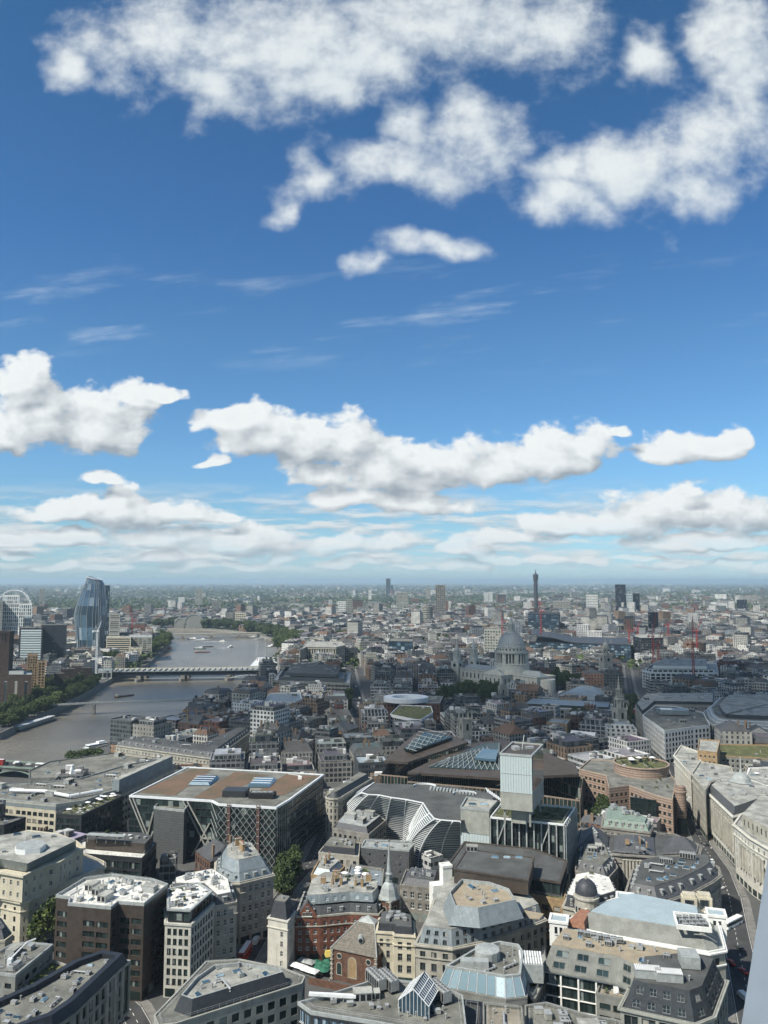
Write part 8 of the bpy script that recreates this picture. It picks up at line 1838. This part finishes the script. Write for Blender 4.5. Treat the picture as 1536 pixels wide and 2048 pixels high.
mb = MB(); mb.box((m_.x, m_.y, -5.2), (L, 9, 1.6), ag); mb.build('pontoon', M['dmetal'], pr); mb = MB(); mb.box((m_.x, m_.y, -.6), (L, 7.5, .5), ag); mb.build('roof', M['wmetal'], pr); mb = MB(); mb.box((m_.x, m_.y, -2.6), (L * .96, 6, 3.4), ag); mb.build('shelter', M['gglass'], pr)
for s_ in (.02, .35, .66, .98): p = a.lerp(e, s_) + Vector((-sin(ag), cos(ag))) * 6; mb = MB(); mb.tube([(*p, -8), (*p, 3)], .5, 8); mb.build('mooring_pile', M['dmetal'], pr)
for i, x in enumerate((100, 345)):
    pass
q = px([(500,1336),(512,1322),(545,1318),(556,1326),(548,1334)], -5); c = cen(q); rw = thing('river_works', 'construction platform with an orange rig and white cabins in the river by the bridge', 'platform', (c.x, c.y, -6)); mb = MB(); mb.prism(q, -7, -1.5); mb.build('platform', M['wmetal'], rw); rr = random.Random(9)
occupy(q)
for k in range(16): s_ = Vector((c.x + rr.uniform(-18, 18), c.y + rr.uniform(-30, 40))); mb = MB(); mb.box((s_.x, s_.y, .4 + 1), (rr.uniform(3, 9), rr.uniform(3, 6), rr.uniform(2.5, 6)), rr.random()); mb.build('site_cabin', M[rr.choice(['wpaint', 'wpaint', 'orange', 'rust', 'lead'])], rw)
for x, yt, yb, lab in ((513, 1271, 1326, 'nearer'), (530, 1268, 1318, 'farther')):
    b_ = P(x, yb, -6); tp = PY(x, yt, b_.y); ml = thing('white_mast', 'tall white tubular mast in the river by the works, the %s of two' % lab, 'mast', (b_.x, b_.y, -6)); mb = MB(); mb.tube([(b_.x - 1.6, b_.y, -7), (b_.x - 1.6, b_.y, tp.z)], .5, 8); mb.tube([(b_.x + 1.6, b_.y, -7), (b_.x + 1.6, b_.y, tp.z)], .5, 8); mb.build('pole', M['lead'], ml); mb = MB()
    for k in range(8): z_ = -4 + k * (tp.z + 4) / 8; mb.box((b_.x, b_.y, z_), (3, .5, .5))
    mb.build('rung', M['wmetal'], ml)
for i, (x, y) in enumerate(((312, 1304), (318, 1311))):
    a, e = P(x - 8, y, -3), P(x + 22, y - 1, -3); pr = thing('timber_jetty', 'dark timber jetty below the riverside bend, the %s of two' % ('farther' if i == 0 else 'nearer'), 'jetty', (*((a + e) / 2), -6)); mb = MB(); mb.bar((*a, -2.5), (*e, -2.5), 5, 1); mb.build('deck', M['wood'], pr); mb = MB()
    for k in range(7): p = a.lerp(e, k / 6); mb.tube([(p.x, p.y - 2, -8), (p.x, p.y - 2, -2)], .5, 6)
    mb.build('pile', M['dmetal'], pr)
# moored pontoons and works on the near north bank
p = P(200, 1490, -5); boat(198, 1494, 34, 9, 'lead', .9, 'moored_barge', 'pale flat barge with a ramp against the near north bank', 'wmetal'); boat(222, 1489, 26, 9, 'conc', .6, 'moored_barge', 'grey deck barge beside the ornate stone building')
# ------------------------------------------------------------------ gallery window post at the right
mb = MB(); Yp = .95
q0 = [PY(1538, 1700, Yp), PY(1600, 1700, Yp), PY(1600, 2130, Yp), PY(1470, 2130, Yp)]
f_ = [Vector(v) for v in q0]; bk = [Vector((v.x * 1.22, v.y + .16, v.z)) for v in f_]
mb.quad(f_); mb.quad(list(reversed(bk)))
for i in range(4): j = (i + 1) % 4; mb.quad([f_[i], bk[i], bk[j], f_[j]])
o = mb.build('window_post', mat('blue_grey_paint', (.36, .42, .49), .4, .06, 3., spec=.5)); tag(o, 'slanting blue grey window post of the viewing gallery at the right edge', 'post')
# ------------------------------------------------------------------ passing cumulus high above, outside the picture: they shade the middle distance
rr = random.Random(3); ALT = 3000.
mb = MB()
def puff(gx, gy, ax_, ay_, n):
    o_ = TOSUN * (ALT / TOSUN.z)
    for k in range(n):
        a = rr.random() * 6.28; r_ = rr.random() ** .5; c = Vector((gx + ax_ * r_ * cos(a), gy + ay_ * r_ * sin(a), 0)) + o_; R_ = rr.uniform(.18, .34) * min(ax_, ay_)
        prof_ = [(R_ * sin(j * pi / 7), -R_ * .5 * cos(j * pi / 7)) for j in range(8)]; prof_[0] = (.001, prof_[0][1]); prof_[-1] = (.001, prof_[-1][1])
        mb.lathe((c.x, c.y, c.z + rr.uniform(-60, 120)), prof_, 10)
puff(120, 960, 520, 330, 90); puff(560, 900, 330, 420, 60); puff(700, 2100, 600, 300, 50)
cm_ = bpy.data.materials.new('cloud_white'); cm_.use_nodes = True; q = NB(cm_.node_tree); cm_.node_tree.nodes.clear()
df = q.n('ShaderNodeBsdfDiffuse'); df.inputs[0].default_value = (.88, .89, .9, 1); tp_ = q.n('ShaderNodeBsdfTransparent'); mx = q.n('ShaderNodeMixShader'); mx.inputs[0].default_value = .165
L_ = cm_.node_tree.links; L_.new(tp_.outputs[0], mx.inputs[1]); L_.new(df.outputs[0], mx.inputs[2]); mo = q.n('ShaderNodeOutputMaterial'); L_.new(mx.outputs[0], mo.inputs[0])
o = mb.build('clouds', cm_); tag(o, 'white cumulus drifting high overhead', 'clouds', kind='stuff')
# ------------------------------------------------------------------ haze
mb = MB(); S = 72000
mb.box((0, S / 2 - 4000, 112), (2 * S, S + 8000, 246))
hz = mb.build('haze', bpy.data.materials.new('haze_air')); m = hz.data.materials[0]; m.use_nodes = True; m.node_tree.nodes.clear(); q = NB(m.node_tree)
pv = q.n('ShaderNodeVolumePrincipled'); pv.inputs['Color'].default_value = (.62, .82, .96, 1); pv.inputs['Density'].default_value = 5.5e-5; pv.inputs['Anisotropy'].default_value = .1
mo = q.n('ShaderNodeOutputMaterial'); m.node_tree.links.new(pv.outputs[0], mo.inputs['Volume']); tag(hz, kind='stuff')
